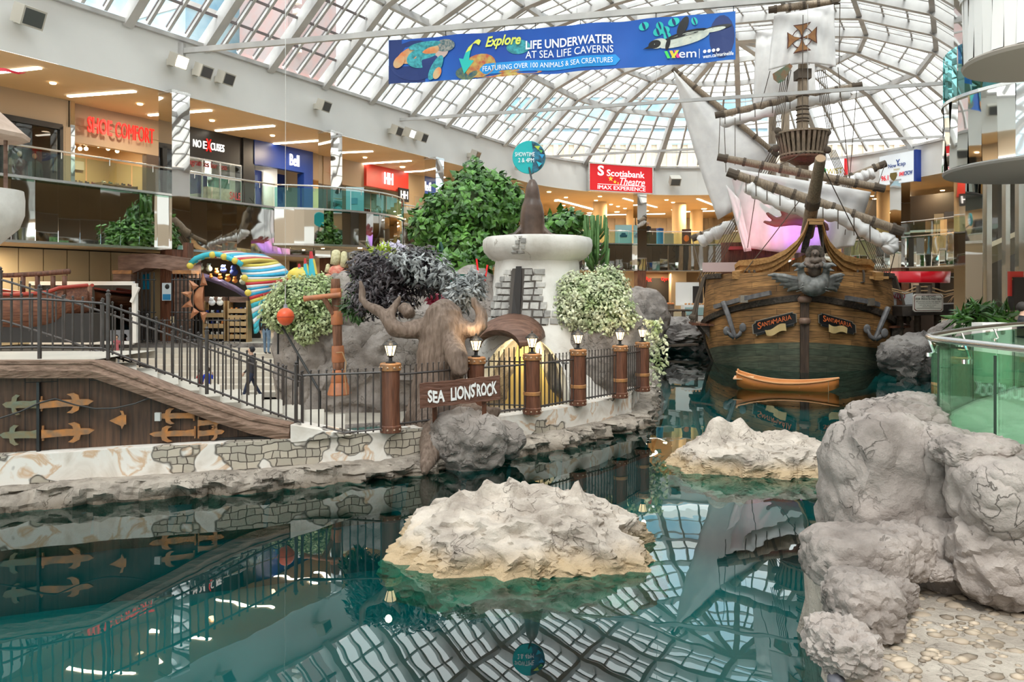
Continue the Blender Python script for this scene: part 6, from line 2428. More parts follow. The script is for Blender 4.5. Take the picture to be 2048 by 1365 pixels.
# ---- orange totem pole with crossbar, and the buoy
TPY = 20.6
tb = P(677, 790, TPY)
t = thing('totem_pole', 'orange and brown bamboo like totem pole with a crossbar', 'pole', tb)
M_TOT = mat('totem_orange', (.52, .17, .06), .5, (.36, .14, .07), 4, bump=.3)
M_TOTB = wood('totem_brown', (.10, .04, .02), (.30, .13, .07), 'Z', 2.5, .8, .55)
kk = TPY / F
segs = [(790, 765, 24, 17, 0), (765, 740, 17, 12, 0), (740, 725, 11, 12, 1), (725, 692, 13, 12, 0), (692, 650, 9, 9.5, 1), (650, 622, 12, 11.5, 0), (622, 590, 9, 9, 1), (590, 577, 11, 11, 0), (577, 558, 9.5, 9, 1)]
for y0, y1, r0, r1, brn in segs:
 x0, x1 = 679 - (790 - y0) * .035, 679 - (790 - y1) * .035
 mb = MB()
 a, b = P(x0, y0, TPY), P(x1, y1, TPY)
 mb.tube([a, a.lerp(b, .08), a.lerp(b, .92), b], [r0 * kk * .94, r0 * kk, r1 * kk, r1 * kk * .94], 14)
 mb.build('brown_segment' if brn else 'orange_segment', M_TOTB if brn else M_TOT, t, smooth=True, auto=50)
mb = MB(); a, b = P(608, 598, TPY - .2), P(682, 590, TPY - .2); mb.tube([a, a.lerp(b, .1), a.lerp(b, .5), b], [.085, .07, .07, .075], 12); mb.build('crossbar', M_TOT, t, smooth=True, auto=50)
mb = MB(); mb.tube([P(648, 596, TPY - .2), P(666, 628, TPY - .1)], [.075, .06], 12); mb.build('brace', M_TOTB, t)
mb = MB(); a = P(685, 705, TPY - .2); mb.tube([a, P(692, 725, TPY - .2), P(690, 752, TPY - .25), P(693, 790, TPY - .25)], .014, 6); mb.tube([P(672, 706, TPY - .22), a], .014, 6); mb.build('rope', mat('tan_rope', (.45, .28, .14), .8), t)
bc = P(571, 634, 19.2)
t = thing('orange_buoy', 'orange mooring buoy hanging in front of the green ivy', 'buoy', bc - UP * .22)
mb = MB(); mb.lathe([(.001, -.22), (.08, -.205), (.16, -.14), (.205, -.04), (.21, .03), (.19, .11), (.13, .18), (.07, .215), (.04, .22)], bc, 24); mb.build('float', mat('buoy_orange', (.80, .09, .02), .35, (.72, .12, .04), 2), t, smooth=True)
mb = MB(); mb.lathe([(.07, .20), (.05, .24), (.045, .30), (.02, .31), (.001, .31)], bc, 14); mb.build('collar', mat('buoy_grey', (.25, .25, .28), .5), t)
mb = MB(); mb.lathe([(.211, -.012), (.214, 0), (.211, .012)], bc, 24); mb.build('seam', mat('buoy_seam', (.45, .05, .02), .5), t)
mb = MB()
for k in range(9):
 z = .33 + k * .055
 mb.lathe([(.018, z - .025), (.018, z + .025)], bc, 6)
mb.tube([bc + UP * .3, bc + UP * .8, V((bc.x, bc.y, ZS1 + 3))], [.01, .006, .006], 5); mb.build('chain', M_BRUSHED, t)

# ---- coral sculpture behind the totem
t = thing('coral_sculpture', 'pale yellow finger coral sculpture with red base behind the totem pole', 'sculpture', P(672, 560, 25))
for x, y0, y1, w in ((672, 530, 500, 10), (688, 535, 503, 7), (656, 545, 528, 5)):
 mb = MB()
 kq = 25 / F
 mb.tube([P(x - 3, y0, 25), P(x, (y0 + y1) / 2, 25), P(x, y1 + 3, 25), P(x, y1, 25)], [w * kq * .9, w * kq, w * kq * .85, w * kq * .35], 12)
 mb.build('finger', mat('coral_yellow', (.72, .66, .42), .7, (.55, .50, .28), 14, bump=.8), t, smooth=True)
mb = MB(); mb.ball(P(674, 545, 25), (.28, .2, .25), 3); mb.ball(P(660, 556, 25), (.22, .2, .15), 3); mb.ball(P(684, 558, 25), (.2, .2, .2), 3)
mb.build('base', mat('coral_red', (.62, .14, .10), .7, (.70, .36, .25), 8, bump=.6), t, smooth=True)
# ================================================================== LOWER LEFT SHOPS
YW = 29.95
M_TIMB = mat('sculpted_timber', (.13, .07, .048), .6, (.27, .165, .125), 2.0, bump=.6, stretch=(1, 1, 4))
# timber arch
t = thing('timber_arch', 'brown sculpted timber archway at the top of the steps', 'arch', P(310, 685, YW))
wv = lambda x: 3.0 * math.sin(x * .06)
top = [(236, 512), (262, 509), (300, 507), (330, 510), (378, 518)]
bot = [(236, 550), (262, 548), (290, 536), (330, 538), (378, 556)]
rows = []
for (ax, ay), (bx, by) in zip(top, bot):
 a, b = P(ax, ay, YW - .3), P(bx, by, YW - .3)
 k = V((.1, .9, 0))
 rows.append([a, b, b + k, a + k])
mb = MB(); vr = mb.grid(rows, close=True); mb.f(vr[-1]); mb.f(vr[0][::-1])
mb.build('lintel', M_TIMB, t)
mb = MB(); a = P(253, 548, YW); b = P(253, 686, YW)
mb.box(((a.x), YW, (a.z + ZM) / 2), (.68, .7, a.z - ZM)); mb.build('left_pillar', M_TIMB, t)
mb = MB(); a = P(366, 556, YW); mb.box((a.x, YW + .1, (a.z + ZM) / 2), (.5, .6, a.z - ZM)); mb.build('right_pillar', M_TIMB, t)
for px in (253, 372):
 a = P(px, 545, YW - .02)
 mb = MB(); mb.box(a, (.72, .76, .14)); mb.build('copper_band', M_COPPER, t)
a = P(364, 507, YW + .3)
mb = MB(); mb.box((a.x, YW + .5, (a.z + ZB) / 2 - .3), (.52, .52, 1.3)); mb.build('king_post', M_POSTWOOD, t)
# iron gate leaves in the arch and dark cave behind
t = thing('iron_gate', 'tall black iron gate standing in the timber archway', 'gate', P(320, 688, YW - .2))
for k, px in enumerate(list(range(276, 312, 8)) + list(range(344, 408, 8))):
 a, b = P(px, 545 if px < 312 else 548, YW - .45), P(px, 686, YW - .45)
 mb = MB(); mb.tube([b, a], .028, 6); mb.build('bar', M_BLACK, t)
mb = MB()
for y in (560, 625, 680):
 mb.tube([P(274, y, YW - .45), P(312, y, YW - .45)], .025, 6); mb.tube([P(342, y, YW - .45), P(407, y, YW - .45)], .025, 6)
mb.build('rails', M_BLACK, t)
mb = MB(); a, b = P(268, 520, YW + 1.4), P(372, 690, YW + 1.4)
mb.box(((a.x + b.x) / 2, YW + 1.5, 3.0), (b.x - a.x, .1, 3.2)); struct(mb.build('wall_cave', mat('cave_planks', (.07, .06, .055), .7, (.14, .12, .11), 4, stretch=(5, 5, .5)), origin='keep'))
mb = MB(); a = P(303, 548, YW + .9)
rows = []
for i in range(9):
 u = i / 8
 rows.append([a + V((-.4 + .85 * u, .05 * math.sin(u * 14), 0)), a + V((-.36 + .95 * u, .05 * math.sin(u * 14 + .5), -.62))])
mb.grid(rows); o = mb.build('hanging_towel', mat('towel_blue', (.01, .35, .62), .8)); so = o.modifiers.new('t', 'SOLIDIFY'); so.thickness = .03
tag(o, 'bright blue towel hanging inside the timber archway', 'towel')
for px, py, w, h, c, l in ((326, 590, .9, 2.1, (.42, .30, .16), 'tan cupboard inside the archway'), (253, 650, .5, 1.6, (.35, .12, .05), 'rust coloured panel at the left foot of the archway')):
 a = P(px, py, YW + (.9 if px > 300 else -.5))
 mb = MB(); mb.box((a.x, a.y, max(ZM + h / 2, a.z)), (w, .3, h)); mb.box((a.x, a.y - .16, max(ZM + h / 2, a.z)), (w * .85, .03, h * .9), mi=0)
 tag(mb.build('cupboard', mat('cup%d' % px, c, .6)), l, 'cupboard')
t = thing('penguin_poster', 'framed pale blue poster on the archway planks', 'poster', P(334, 615, 29.86))
a = P(334, 584, 29.86); mb = MB(); mb.box(a, (.36, .05, .68)); mb.build('board', mat('poster_pale', (.55, .62, .66), .5), t)
mb = MB(); mb.box(a + V((0, -.03, -.2)), (.30, .02, .22)); mb.build('print', mat('poster_sea', (.02, .2, .4), .5), t)
mb = MB(); mb.ball(a + V((.02, -.03, .2)), (.09, .02, .10), 2); mb.build('picture', M_BLACK, t)
# copper sun sculpture
sc_ = P(397, 598, YW - .75)
t = thing('sun_sculpture', 'copper half sun sculpture with pointed rays by the archway', 'sculpture', sc_ - UP * 1.0)
mb = MB()
mb.lathe([(.001, .16), (.25, .13), (.42, .06), (.48, 0), (.001, 0)], (0, 0, 0), 32, 0, PI / 2, PI * 1.5)
mb.bm.transform(Matrix.Translation(sc_ + V((.22, 0, 0))) @ Matrix.Diagonal((.85, 1, 1.0, 1)) @ Matrix.Rotation(PI / 2, 4, 'X'))
M_SUN = mat('sun_copper', (.36, .13, .06), .45, (.50, .24, .13), 3, metal=.3)
mb.build('face', M_SUN, t, smooth=True)
for i, a in enumerate((92, 128, 164, 200, 235, 268)):
 d = V((math.cos(R(a)), 0, math.sin(R(a)))); s_ = V((-d.z, 0, d.x))
 c = sc_ + V((.22 - .0, -.02, 0))
 r0, r1 = .50, .92 if i not in (0,) else 1.02
 mb = MB()
 w_ = .14
 pts = [c + d * r0 - s_ * w_, c + d * r0 + s_ * w_, c + d * (r0 + .25) + s_ * w_ * .5, c + d * r1 + s_ * .02, c + d * (r0 + .25) - s_ * w_ * .5]
 a0 = mb.v(c + d * (r0 + .12) - V((0, .09, 0)))
 vs = [mb.v(q) for q in pts]
 for j in range(5):
  mb.f([vs[j], vs[(j + 1) % 5], a0])
 mb.f(vs)
 mb.build('ray', M_SUN, t)

# striped shell canopy: ribs and bands of an open wing
YSH = 30.5
t = thing('shell_canopy', 'striped blue, white, yellow and red shell canopy over the toy shop', 'canopy', P(520, 690, YSH))
outer = [(380, 522), (395, 512), (415, 505), (440, 502), (470, 501), (498, 505), (525, 514), (550, 526), (568, 541), (579, 552)]
inner = [(383, 530), (398, 520), (418, 512), (442, 512), (458, 518), (476, 528), (488, 548), (496, 575), (503, 610), (508, 665)]
cols_ = {'w': mat('shell_white', (.82, .84, .85), .4), 'b': mat('shell_blue', (.02, .30, .62), .4, (.05, .52, .75), 2), 'y': mat('shell_yellow', (.75, .60, .10), .4), 'r': mat('shell_red', (.60, .04, .05), .4), 't': mat('shell_turquoise', (.05, .50, .62), .4)}
# the front arch rim
rim_o = [(380, 521), (392, 512), (412, 506), (440, 502), (472, 508), (486, 530), (497, 570), (503, 600), (508, 668)]
# broad banded wing between rib curves that fan out from lower right
ribs_l = [(478, 527), (483, 545), (489, 558), (494, 575), (498, 590), (502, 610), (505, 640), (508, 668)]
ribs_r = [(552, 527), (566, 538), (576, 550), (574, 556), (566, 562), (556, 572), (546, 590), (530, 605), (516, 655)]
NBAND = 22
seq = 'bwwbywwbbwryywbbwbryww'
bands_by = {}
Lc = lambda u: tuple(V(ribs_l[min(6, int(u * 7))]).lerp(V(ribs_l[min(7, int(u * 7) + 1)]), u * 7 - min(6, int(u * 7))))
Rc = lambda u: tuple(V(ribs_r[min(7, int(u * 8))]).lerp(V(ribs_r[min(8, int(u * 8) + 1)]), u * 8 - min(7, int(u * 8))))


def wing(u, v):
 l, r = Lc(u), Rc(u)
 x, y = l[0] + (r[0] - l[0]) * v, l[1] + (r[1] - l[1]) * v
 return P(x, y + 4 * math.sin(v * PI) * (1 - u), YSH - .5 + 1.6 * v - .7 * math.sin(v * PI) * .6)


# side wing
wseq = ['y', 'w', 'b', 'w', 'b', 'w', 'y', 'r', 'w', 'b', 'w', 'b', 'r', 'y', 't', 'w', 't', 'w', 't', 't']
for i, c in enumerate(wseq):
 u0, u1 = i / len(wseq), (i + 1) / len(wseq)
 mb = MB(); mb.grid([[wing(u0 + (u1 - u0) * a / 2, b / 8) for b in range(9)] for a in range(3)])
 o = mb.build('stripe', cols_[c], t, smooth=True); so = o.modifiers.new('t', 'SOLIDIFY'); so.thickness = .12
# arched roof over the shop, from the front rim back
fr_ = [(381, 527), (392, 517), (408, 511), (425, 508), (442, 510), (458, 516), (472, 522), (484, 530)]
bk_ = [(420, 508), (440, 503), (462, 501), (482, 503), (503, 508), (525, 515), (543, 523), (553, 528)]
rseq = ['y', 'b', 'w', 't', 'y', 'w', 'r', 'w', 't', 'y', 'b', 'w', 'r', 'y']
for i, c in enumerate(rseq):
 u0, u1 = i / len(rseq), (i + 1) / len(rseq)

 def rp(u, v):
  k = u * 7
  j = min(6, int(k))
  a = V(fr_[j]).lerp(V(fr_[j + 1]), k - j); b = V(bk_[j]).lerp(V(bk_[j + 1]), k - j)
  q = a.lerp(b, v)
  return P(q.x, q.y - 3 * math.sin(v * PI), YSH - .9 + 2.6 * v)
 mb = MB(); mb.grid([[rp(u0 + (u1 - u0) * a / 2, b / 6) for b in range(7)] for a in range(3)])
 o = mb.build('roof_stripe', cols_[c], t, smooth=True); so = o.modifiers.new('t', 'SOLIDIFY'); so.thickness = .14
mb = MB(); mb.tube([P(x, y, YSH - .95) for x, y in fr_], .10, 10); mb.build('front_rim', cols_['t'], t, smooth=True)
for x, y in ((380, 532), (425, 510), (448, 514), (470, 522), (489, 556), (496, 586)):
 mb = MB(); mb.ball(P(x, y, YSH - 1.0), (.13, .12, .13), 2); mb.build('yellow_knob', cols_['y'], t, smooth=True)
# interior of the canopy shop
mb = MB(); a, b = P(378, 560, YSH + 2.2), P(520, 690, YSH + 2.2)
mb.box(((a.x + b.x) / 2, YSH + 2.3, 2.9), (b.x - a.x, .15, 2.8)); struct(mb.build('wall_shopback', M_DARK, origin='keep'))
lamp('canopy_shop_lamp', P(445, 530, YSH + .2), (1.6, 1.2), 60, (1, .9, .65))
# inclined dark wall with toys along the curve of the canopy
rnd = random.Random(12)
toy_c = [(.02, .04, .22), (.75, .74, .70), (.70, .25, .06), (.02, .05, .25), (.55, .60, .50), (.70, .72, .75), (.35, .25, .55)]


def toy(px, py, Y, c, s, label, group=None):
 q = P(px, py, Y)
 t_ = thing('plush_toy', label, 'toy', q, group=group)
 m_ = mat('plush_%d_%d_%d' % tuple(int(v_ * 100) for v_ in c), c, .9, tuple(min(1, v_ * 1.25) for v_ in c), 20)
 mb = MB()
 mb.ball(q + UP * s * .5, (s * .55, s * .45, s * .5), 2); mb.ball(q + UP * s * 1.05 - V((0, s * .2, 0)), (s * .36, s * .34, s * .33), 2)
 mb.ball(q + V((-s * .25, 0, s * 1.3)), s * .12, 1); mb.ball(q + V((s * .25, 0, s * 1.3)), s * .12, 1)
 mb.build('body', m_, t_, smooth=True)
 return t_


hang = [(388, 541, 1, .20), (402, 538, 4, .22), (418, 540, 4, .24), (433, 545, 2, .18), (447, 543, 0, .24), (468, 548, 0, .30), (440, 556, 2, .18), (456, 560, 2, .22), (470, 563, 2, .2), (486, 566, 4, .28), (422, 553, 2, .14)]
for i, (px, py, ci, s) in enumerate(hang):
 toy(px, py + 4, YSH + .3, toy_c[ci], s, 'plush sea toy perched on the curved shelf under the striped canopy', 'plush toys under the canopy')
mb = MB(); mb.grid([[P(x, y, YSH + .7), P(x, y + 8, YSH + .4)] for x, y in ((380, 548), (410, 552), (440, 562), (470, 576), (495, 592))])
o = mb.build('curved_shelf', mat('shelf_violet', (.16, .13, .25), .5)); so = o.modifiers.new('t', 'SOLIDIFY'); so.thickness = .1
tag(o, 'curved violet shelf under the striped canopy', 'shelf')
# toy shelf units
M_PINE = mat('pine_shelf', (.48, .32, .16), .6, (.40, .26, .12), 5)


def toy_shelf(px0, px1, py0, py1, Y, label, rows_, seed):
 a, b = P(px0, py0, Y), P(px1, py1, Y)
 z1, w = a.z, b.x - a.x
 z0 = ZM
 c = V(((a.x + b.x) / 2, Y, 0))
 t = thing('toy_shelf', label, 'shelf', V((c.x, Y, z0)))
 for x in (a.x, b.x):
  mb = MB(); mb.box((x, Y, (z0 + z1) / 2), (.06, .5, z1 - z0)); mb.build('side_panel', M_PINE, t)
 mb = MB(); mb.box((c.x, Y + .24, (z0 + z1) / 2), (w, .04, z1 - z0)); mb.build('back_panel', M_DARK, t)
 mb = MB(); mb.box((c.x, Y, z1 + .05), (w, .3, .22)); mb.build('header', M_TIMB, t)
 rnd = random.Random(seed)
 for k in range(rows_):
  z = z0 + .15 + (z1 - z0 - .35) * k / rows_
  mb = MB(); mb.box((c.x, Y - .05, z), (w, .5, .04)); mb.box((c.x, Y - .29, z + .08), (w, .03, .14)); mb.build('bin', M_PINE, t)
  n = 4
  for j in range(n):
   x = a.x + w * (j + .5) / n
   q = V((x, Y - .1, z + .02))
   s = min(.17, (z1 - z0) / rows_ * .38)
   ci = rnd.choice([1, 2, 3, 5, 4, 0, 1])
   py = HZ - (q.z - EYE) / q.y * F
   px = 1024 + q.x / q.y * F
   toy(px, py, q.y, toy_c[ci], s, 'small plush toy in a pine bin of the ' + ('left' if px0 < 440 else 'right') + ' toy shelf', 'plush toys in the ' + ('left' if px0 < 440 else 'right') + ' toy shelf')


toy_shelf(412, 453, 602, 690, YSH - .1, 'left pine toy shelf under the striped canopy', 3, 2)
toy_shelf(461, 498, 602, 690, YSH - .1, 'right pine toy shelf under the striped canopy, beside the rock', 5, 3)
toy(424, 612, YSH - .6, toy_c[5], .25, 'large grey and white plush toy in the top bin of the left toy shelf'); toy(440, 612, YSH - .6, toy_c[1], .24, 'large white plush toy beside the grey one in the top bin')
# low iron rail in front of the shop and a white pushchair
for lab, x0, x1 in (('low iron fence in front of the archway', 285, 345), ('low iron fence in front of the toy shelves', 350, 480)):
 fence_run(lab, [P(x0, 641, 29.55), P(x1, 641, 29.55)], [P(x0, 684, 29.55), P(x1, 684, 29.55)], [0.0], .0, .2)
q = P(349, 640, 29.8)
tag(MB().box(q, (.3, .04, .26)).build('small_notice', mat('notice_tan', (.62, .50, .32), .6)), 'small tan notice on the low iron fence', 'notice')
for k, (px, lab) in enumerate(((325, 'white and black garment rack with penguin shirts behind the low fence, left'), (343, 'pale garment rack behind the low fence, right'))):
 q = P(px, 690, 30.9); q.z = ZM
 t = thing('garment_rack', lab, 'rack', q)
 mb = MB(); mb.tube([q + V((-.3, 0, 0)), q + V((-.3, 0, 1.25)), q + V((.3, 0, 1.25)), q + V((.3, 0, 0))], .02, 6); mb.build('frame', M_BRUSHED, t)
 mb = MB()
 for j in range(5):
  mb.box(q + V((-.22 + j * .11, 0, .85)), (.06, .4, .7), taper=.7)
 mb.build('garments', mat('garment_white', (.7, .7, .7), .8, (.05, .05, .06), 3), t)

# spiky crest of the shell beyond the ivy
t = thing('spiky_crest', 'crest of red tipped blue and yellow spikes above the green ivy', 'sculpture', P(620, 560, 29.5))
for x, yt, w in ((590, 540, 4), (598, 528, 6), (610, 517, 6), (622, 503, 8)):
 yb = 556
 a, b = P(x + 4, yb, 29.5), P(x, yt, 29.5)
 r = w * 29.5 / F
 mb = MB(); mb.tube([a, a.lerp(b, .72)], [r * 1.3, r * .6], 8); sp = mb.build('spike', cols_['t'] if w != 4 else cols_['y'], t)
 mb = MB(); mb.tube([a.lerp(b, .70), b], [r * .6, r * .35], 8); mb.build('red_tip', cols_['r'], sp)
 mb = MB(); mb.tube([a + V((r, -.05, 0)), a.lerp(b, .7) + V((r * .6, -.05, 0))], [r * .5, r * .25], 8); mb.build('yellow_edge', cols_['y'], sp)
mb = MB(); mb.ball(P(600, 552, 29.6), (.5, .3, .35), 2); mb.build('base', cols_['y'], t, smooth=True)

# ---- wooden boat play set and white framed tank at the far left
YBt = 24.5
t = thing('play_boat', 'red brown timber boat with a log rail behind the iron fences at far left', 'boat', P(80, 650, YBt))
rows = []
for i in range(15):
 u = i / 14
 px = -60 + 240 * u
 wd = .9 * (1 - max(0, (u - .75) / .25) ** 2 * .85)
 yt = 578 + 12 * math.sin(u * PI) - (6 if u > .85 else 0)
 top = P(px, yt, YBt)
 dz = 1.15 - .35 * max(0, (u - .6) / .4) ** 1.5
 row = []
 for j in range(9):
  a = PI * j / 8
  row.append(top + V((0, -wd * math.cos(a), 0)) - UP * dz * math.sin(a) ** .6)
 rows.append(row)
mb = MB(); mb.grid(rows); o = mb.build('hull', wood('boat_wood', (.10, .03, .015), (.26, .10, .05), 'X', 3, .6, .5), t, smooth=True); so = o.modifiers.new('t', 'SOLIDIFY'); so.thickness = .07
for sd in (0, 8):
 mb = MB(); mb.tube([r_[sd] + UP * .02 for r_ in rows], .055, 8); mb.build('gunwale', mat('boat_red', (.42, .05, .03), .5), t)
mb = MB(); mb.grid([[r_[0] - UP * .12, r_[8] - UP * .12] for r_ in rows[:-1]]); mb.build('deck', mat('boat_red2', (.45, .09, .05), .5), t)
mb = MB(); mb.tube([P(x, y, YBt - .6) for x, y in ((-60, 552), (20, 551), (80, 548), (139, 543))], [.07, .075, .08, .085], 10); mb.build('log_rail', M_POSTWOOD, t, smooth=True)
for px in (46, 75, 106, 129):
 mb = MB(); mb.tube([P(px, 552, YBt - .6), P(px, 592, YBt - .6)], .07, 10); mb.build('rail_post', M_POSTWOOD, t, smooth=True)
mb = MB(); mb.box(P(60, 655, YBt), (4.5, 1.0, .9)); mb.build('cradle', M_DARK, t)
t = thing('aquarium_tank', 'white framed dark aquarium tank at the left of the archway', 'tank', P(200, 685, 28.5))
a, b = P(-60, 567, 28.5), P(268, 567, 28.5)
mb = MB(); mb.beam(a, b, .14, .14); mb.beam(P(270, 567, 28.5), P(270, 686, 28.5), .16, .16, up=V((0, 1, 0))); mb.beam(P(277, 575, 28.4), P(263, 605, 28.4), .1, .12, up=V((0, 1, 0)))
mb.beam(P(-60, 686, 28.5), P(268, 686, 28.5), .12, .12)
mb.build('frame', M_WHITE, t)
mb = MB(); mb.poly([P(-60, 568, 28.6), P(-60, 686, 28.6), P(266, 686, 28.6), P(266, 568, 28.6)]); mb.build('dark_glass', glass_mat('tank_glass', (.035, .045, .05), .05), t)
mb = MB(); q = P(200, 640, 29.6); mb.box((q.x - 2.3, 29.5, 2.6), (7.0, .1, 2.1)); mb.build('tank_back', mat('tank_dark', (.015, .018, .02), .5, (.01, .06, .07), 1.5), t)
for k, (px, py, r, c) in enumerate(((150, 655, 16, (.06, .09, .03)), (108, 650, 8, (.45, .05, .15)), (245, 662, 13, (.0, .12, .16)))):
 mb = MB(); mb.ball(P(px, py, 29.2), (r * 29 / F, .25, r * 29 / F * 1.2), 2)
 tag(mb.build('tank_ornament', mat('orn%d' % k, c, .7, tuple(v_ * .3 for v_ in c), 9)), ['mossy green lump in the dark tank', 'pink coral in the dark tank', 'blue green coral in the dark tank'][k], 'ornament')

# ---- turret at the far left edge
TX = -.0
q = P(-34, 425, 20.0)
t = thing('stone_turret', 'pale stone turret bowl with a cone roof cut by the left edge', 'turret', V((q.x, q.y, 0)))
zt0, zt1 = EYE - (475 - HZ) / F * 20, EYE - (380 - HZ) / F * 20
mb = MB(); mb.lathe([(.35, 0), (.35, zt0 - .2), (.55, zt0), (.80, zt0 + .25), (.92, zt0 + .6), (.93, zt0 + 1.0), (.90, zt1), (.80, zt1 - .02), (.78, zt1 - .3), (.05, zt1 - .35)], (q.x, q.y, 0), 32)
mb.build('bowl', M_TOWER, t, smooth=True, auto=50)
zr = EYE - (268 - HZ) / F * 20
mb = MB(); mb.lathe([(1.03, zr - .10), (1.05, zr), (.9, zr + .12), (.02, zr + .95)], (q.x, q.y, 0), 10); mb.build('cone_roof', mat('turret_roof', (.62, .47, .38), .7, (.5, .36, .28), 3), t)
mb = MB()
for i in range(4):
 a = i * PI / 2 + .8
 mb.tube([V((q.x + .5 * math.cos(a), q.y + .5 * math.sin(a), zt1 - .3)), V((q.x + .5 * math.cos(a), q.y + .5 * math.sin(a), zr + .1))], .05, 8)
mb.build('posts', M_TIMB, t)
def tur_face(u, v, lift):
 r = .93
 a = R(-60) + u / r
 return V((q.x + (r + lift) * math.cos(a), q.y + (r + lift) * math.sin(a), zt0 + .6 + v))
block_face('stone_blocks', [(-.35, .05, -.1, .2), (-.1, .05, .12, .22), (-.3, .22, -.05, .42), (-.05, .24, .15, .40), (-.2, .43, .05, .6)], tur_face, M_BLOCK, t, .035)
mb = MB()
rows = []
for i in range(12):
 u = i / 11
 a = P(-40 + 92 * u, 133 + 11 * u + 2 * math.sin(u * 9), 21.0)
 rows.append([a, a - UP * (.14 * (1 - u) + .02) + V((0, .05 * math.sin(u * 10), 0))])
mb.grid(rows); o = mb.build('red_streamer', mat('streamer_red', (.55, .01, .03), .6)); so = o.modifiers.new('t', 'SOLIDIFY'); so.thickness = .015
tag(o, 'thin red streamer at the upper left edge', 'streamer')

# ================================================================== PEOPLE
SKIN = mat('skin', (.55, .33, .23), .55)
HAIR = mat('dark_hair', (.02, .015, .012), .7)


def person(label, base, h, head_dir, shirt, trousers, pose='stand', hair=HAIR, cap=None, shoe=(.03, .025, .025), skin=SKIN, hold=None, child=False):
 """standing or walking figure: joints laid out in metres for a 1.75 m body, skinned, then scaled to h"""
 t = thing('person', label, 'person', base, head_dir)
 k = h / 1.75
 hs = 1.25 if child else 1.0
 ls = .9 if child else 1.0
 st = .26 if pose == 'walk' else .05
 J = {'pel': (0, 0, .95 * ls), 'wst': (0, .01, 1.10), 'chs': (0, .02, 1.32), 'nb': (0, .0, 1.47), 'nk': (0, -.01, 1.54), 'hd': (0, -.03, 1.63 + .02 * (hs - 1)), 'top': (0, -.02, 1.63 + .12 * hs)}
 RAD = {'pel': (.145, .11), 'wst': (.135, .10), 'chs': (.165, .115), 'nb': (.085, .075), 'nk': (.055, .058), 'hd': (.078 * hs, .095 * hs), 'top': (.045 * hs, .055 * hs)}
 E = [('pel', 'wst'), ('wst', 'chs'), ('chs', 'nb'), ('nb', 'nk'), ('nk', 'hd'), ('hd', 'top')]
 for s, nm in ((-1, 'l'), (1, 'r')):
  f = st * s
  J['hip' + nm] = (.085 * s, 0, .90 * ls); RAD['hip' + nm] = (.095, .10)
  J['kn' + nm] = (.095 * s, -f * .55 - .02, .49 * ls); RAD['kn' + nm] = (.06, .065)
  J['an' + nm] = (.10 * s, -f * 1.1 + (.06 if pose == 'walk' and s < 0 else 0), .09 + (.03 if pose == 'walk' and s < 0 else 0)); RAD['an' + nm] = (.04, .045)
  an = J['an' + nm]
  J['to' + nm] = (.115 * s, an[1] - .17, .035); RAD['to' + nm] = (.045, .03)
  E += [('pel', 'hip' + nm), ('hip' + nm, 'kn' + nm), ('kn' + nm, 'an' + nm), ('an' + nm, 'to' + nm)]
  J['sh' + nm] = (.19 * s, .01, 1.42); RAD['sh' + nm] = (.062, .062)
  if pose == 'wave' and s > 0:
   el, wr = (.34 * s, -.12, 1.25), (.40 * s, -.22, 1.48)
  elif pose == 'lean':
   el, wr = (.24 * s, -.14, 1.18), (.18 * s, -.36, 1.08)
  elif pose == 'phone' and s > 0:
   el, wr = (.24 * s, -.02, 1.14), (.12 * s, -.24, 1.30)
  else:
   sw = -f * .6
   el, wr = (.25 * s, .03 - sw * .4, 1.15), (.26 * s, -.06 - sw, .90)
  J['el' + nm] = el; RAD['el' + nm] = (.043, .043)
  J['wr' + nm] = wr; RAD['wr' + nm] = (.028, .030)
  d = (V(wr) - V(el)).normalized()
  pm = V(wr) + d * .07
  J['pa' + nm] = tuple(pm); RAD['pa' + nm] = (.036, .022)
  E += [('chs', 'sh' + nm), ('sh' + nm, 'el' + nm), ('el' + nm, 'wr' + nm), ('wr' + nm, 'pa' + nm)]
  side = d.cross(V((s, 0, 0))).normalized() if abs(d.x) < .9 else V((0, 1, 0))
  for i, (off, ln) in enumerate(((-.030, .062), (-.010, .075), (.010, .07), (.029, .055))):
   a = pm + side * off + d * .02
   J['f%s%da' % (nm, i)] = tuple(a); RAD['f%s%da' % (nm, i)] = (.009, .009)
   J['f%s%db' % (nm, i)] = tuple(a + d * ln * .75 + V((-s * .018, 0, 0))); RAD['f%s%db' % (nm, i)] = (.007, .007)
   E += [('pa' + nm, 'f%s%da' % (nm, i)), ('f%s%da' % (nm, i), 'f%s%db' % (nm, i))]
  th = V(wr) + d * .03 - side * .045
  J['th' + nm] = tuple(th); RAD['th' + nm] = (.010, .010)
  J['tt' + nm] = tuple(th + d * .045 - side * .01); RAD['tt' + nm] = (.008, .008)
  E += [('wr' + nm, 'th' + nm), ('th' + nm, 'tt' + nm)]
 J['nose'] = (0, -.03 - .115 * hs, 1.635); RAD['nose'] = (.013, .016)
 E += [('hd', 'nose')]
 names = list(J)
 me = bpy.data.meshes.new('body')
 me.from_pydata([V(J[n]) * k for n in names], [(names.index(a), names.index(b)) for a, b in E], [])
 o = bpy.data.objects.new('body', me)
 COL.objects.link(o)
 md = o.modifiers.new('skin', 'SKIN')
 for i, n in enumerate(names):
  me.skin_vertices[0].data[i].radius = (RAD[n][0] * k, RAD[n][1] * k)
 me.skin_vertices[0].data[names.index('pel')].use_root = True
 sb = o.modifiers.new('sub', 'SUBSURF'); sb.levels = 1; sb.render_levels = 1
 dg = bpy.context.evaluated_depsgraph_get()
 m2 = bpy.data.meshes.new_from_object(o.evaluated_get(dg))
 o.modifiers.clear()
 o.data = m2
 o.parent = t
 m2.materials.clear()
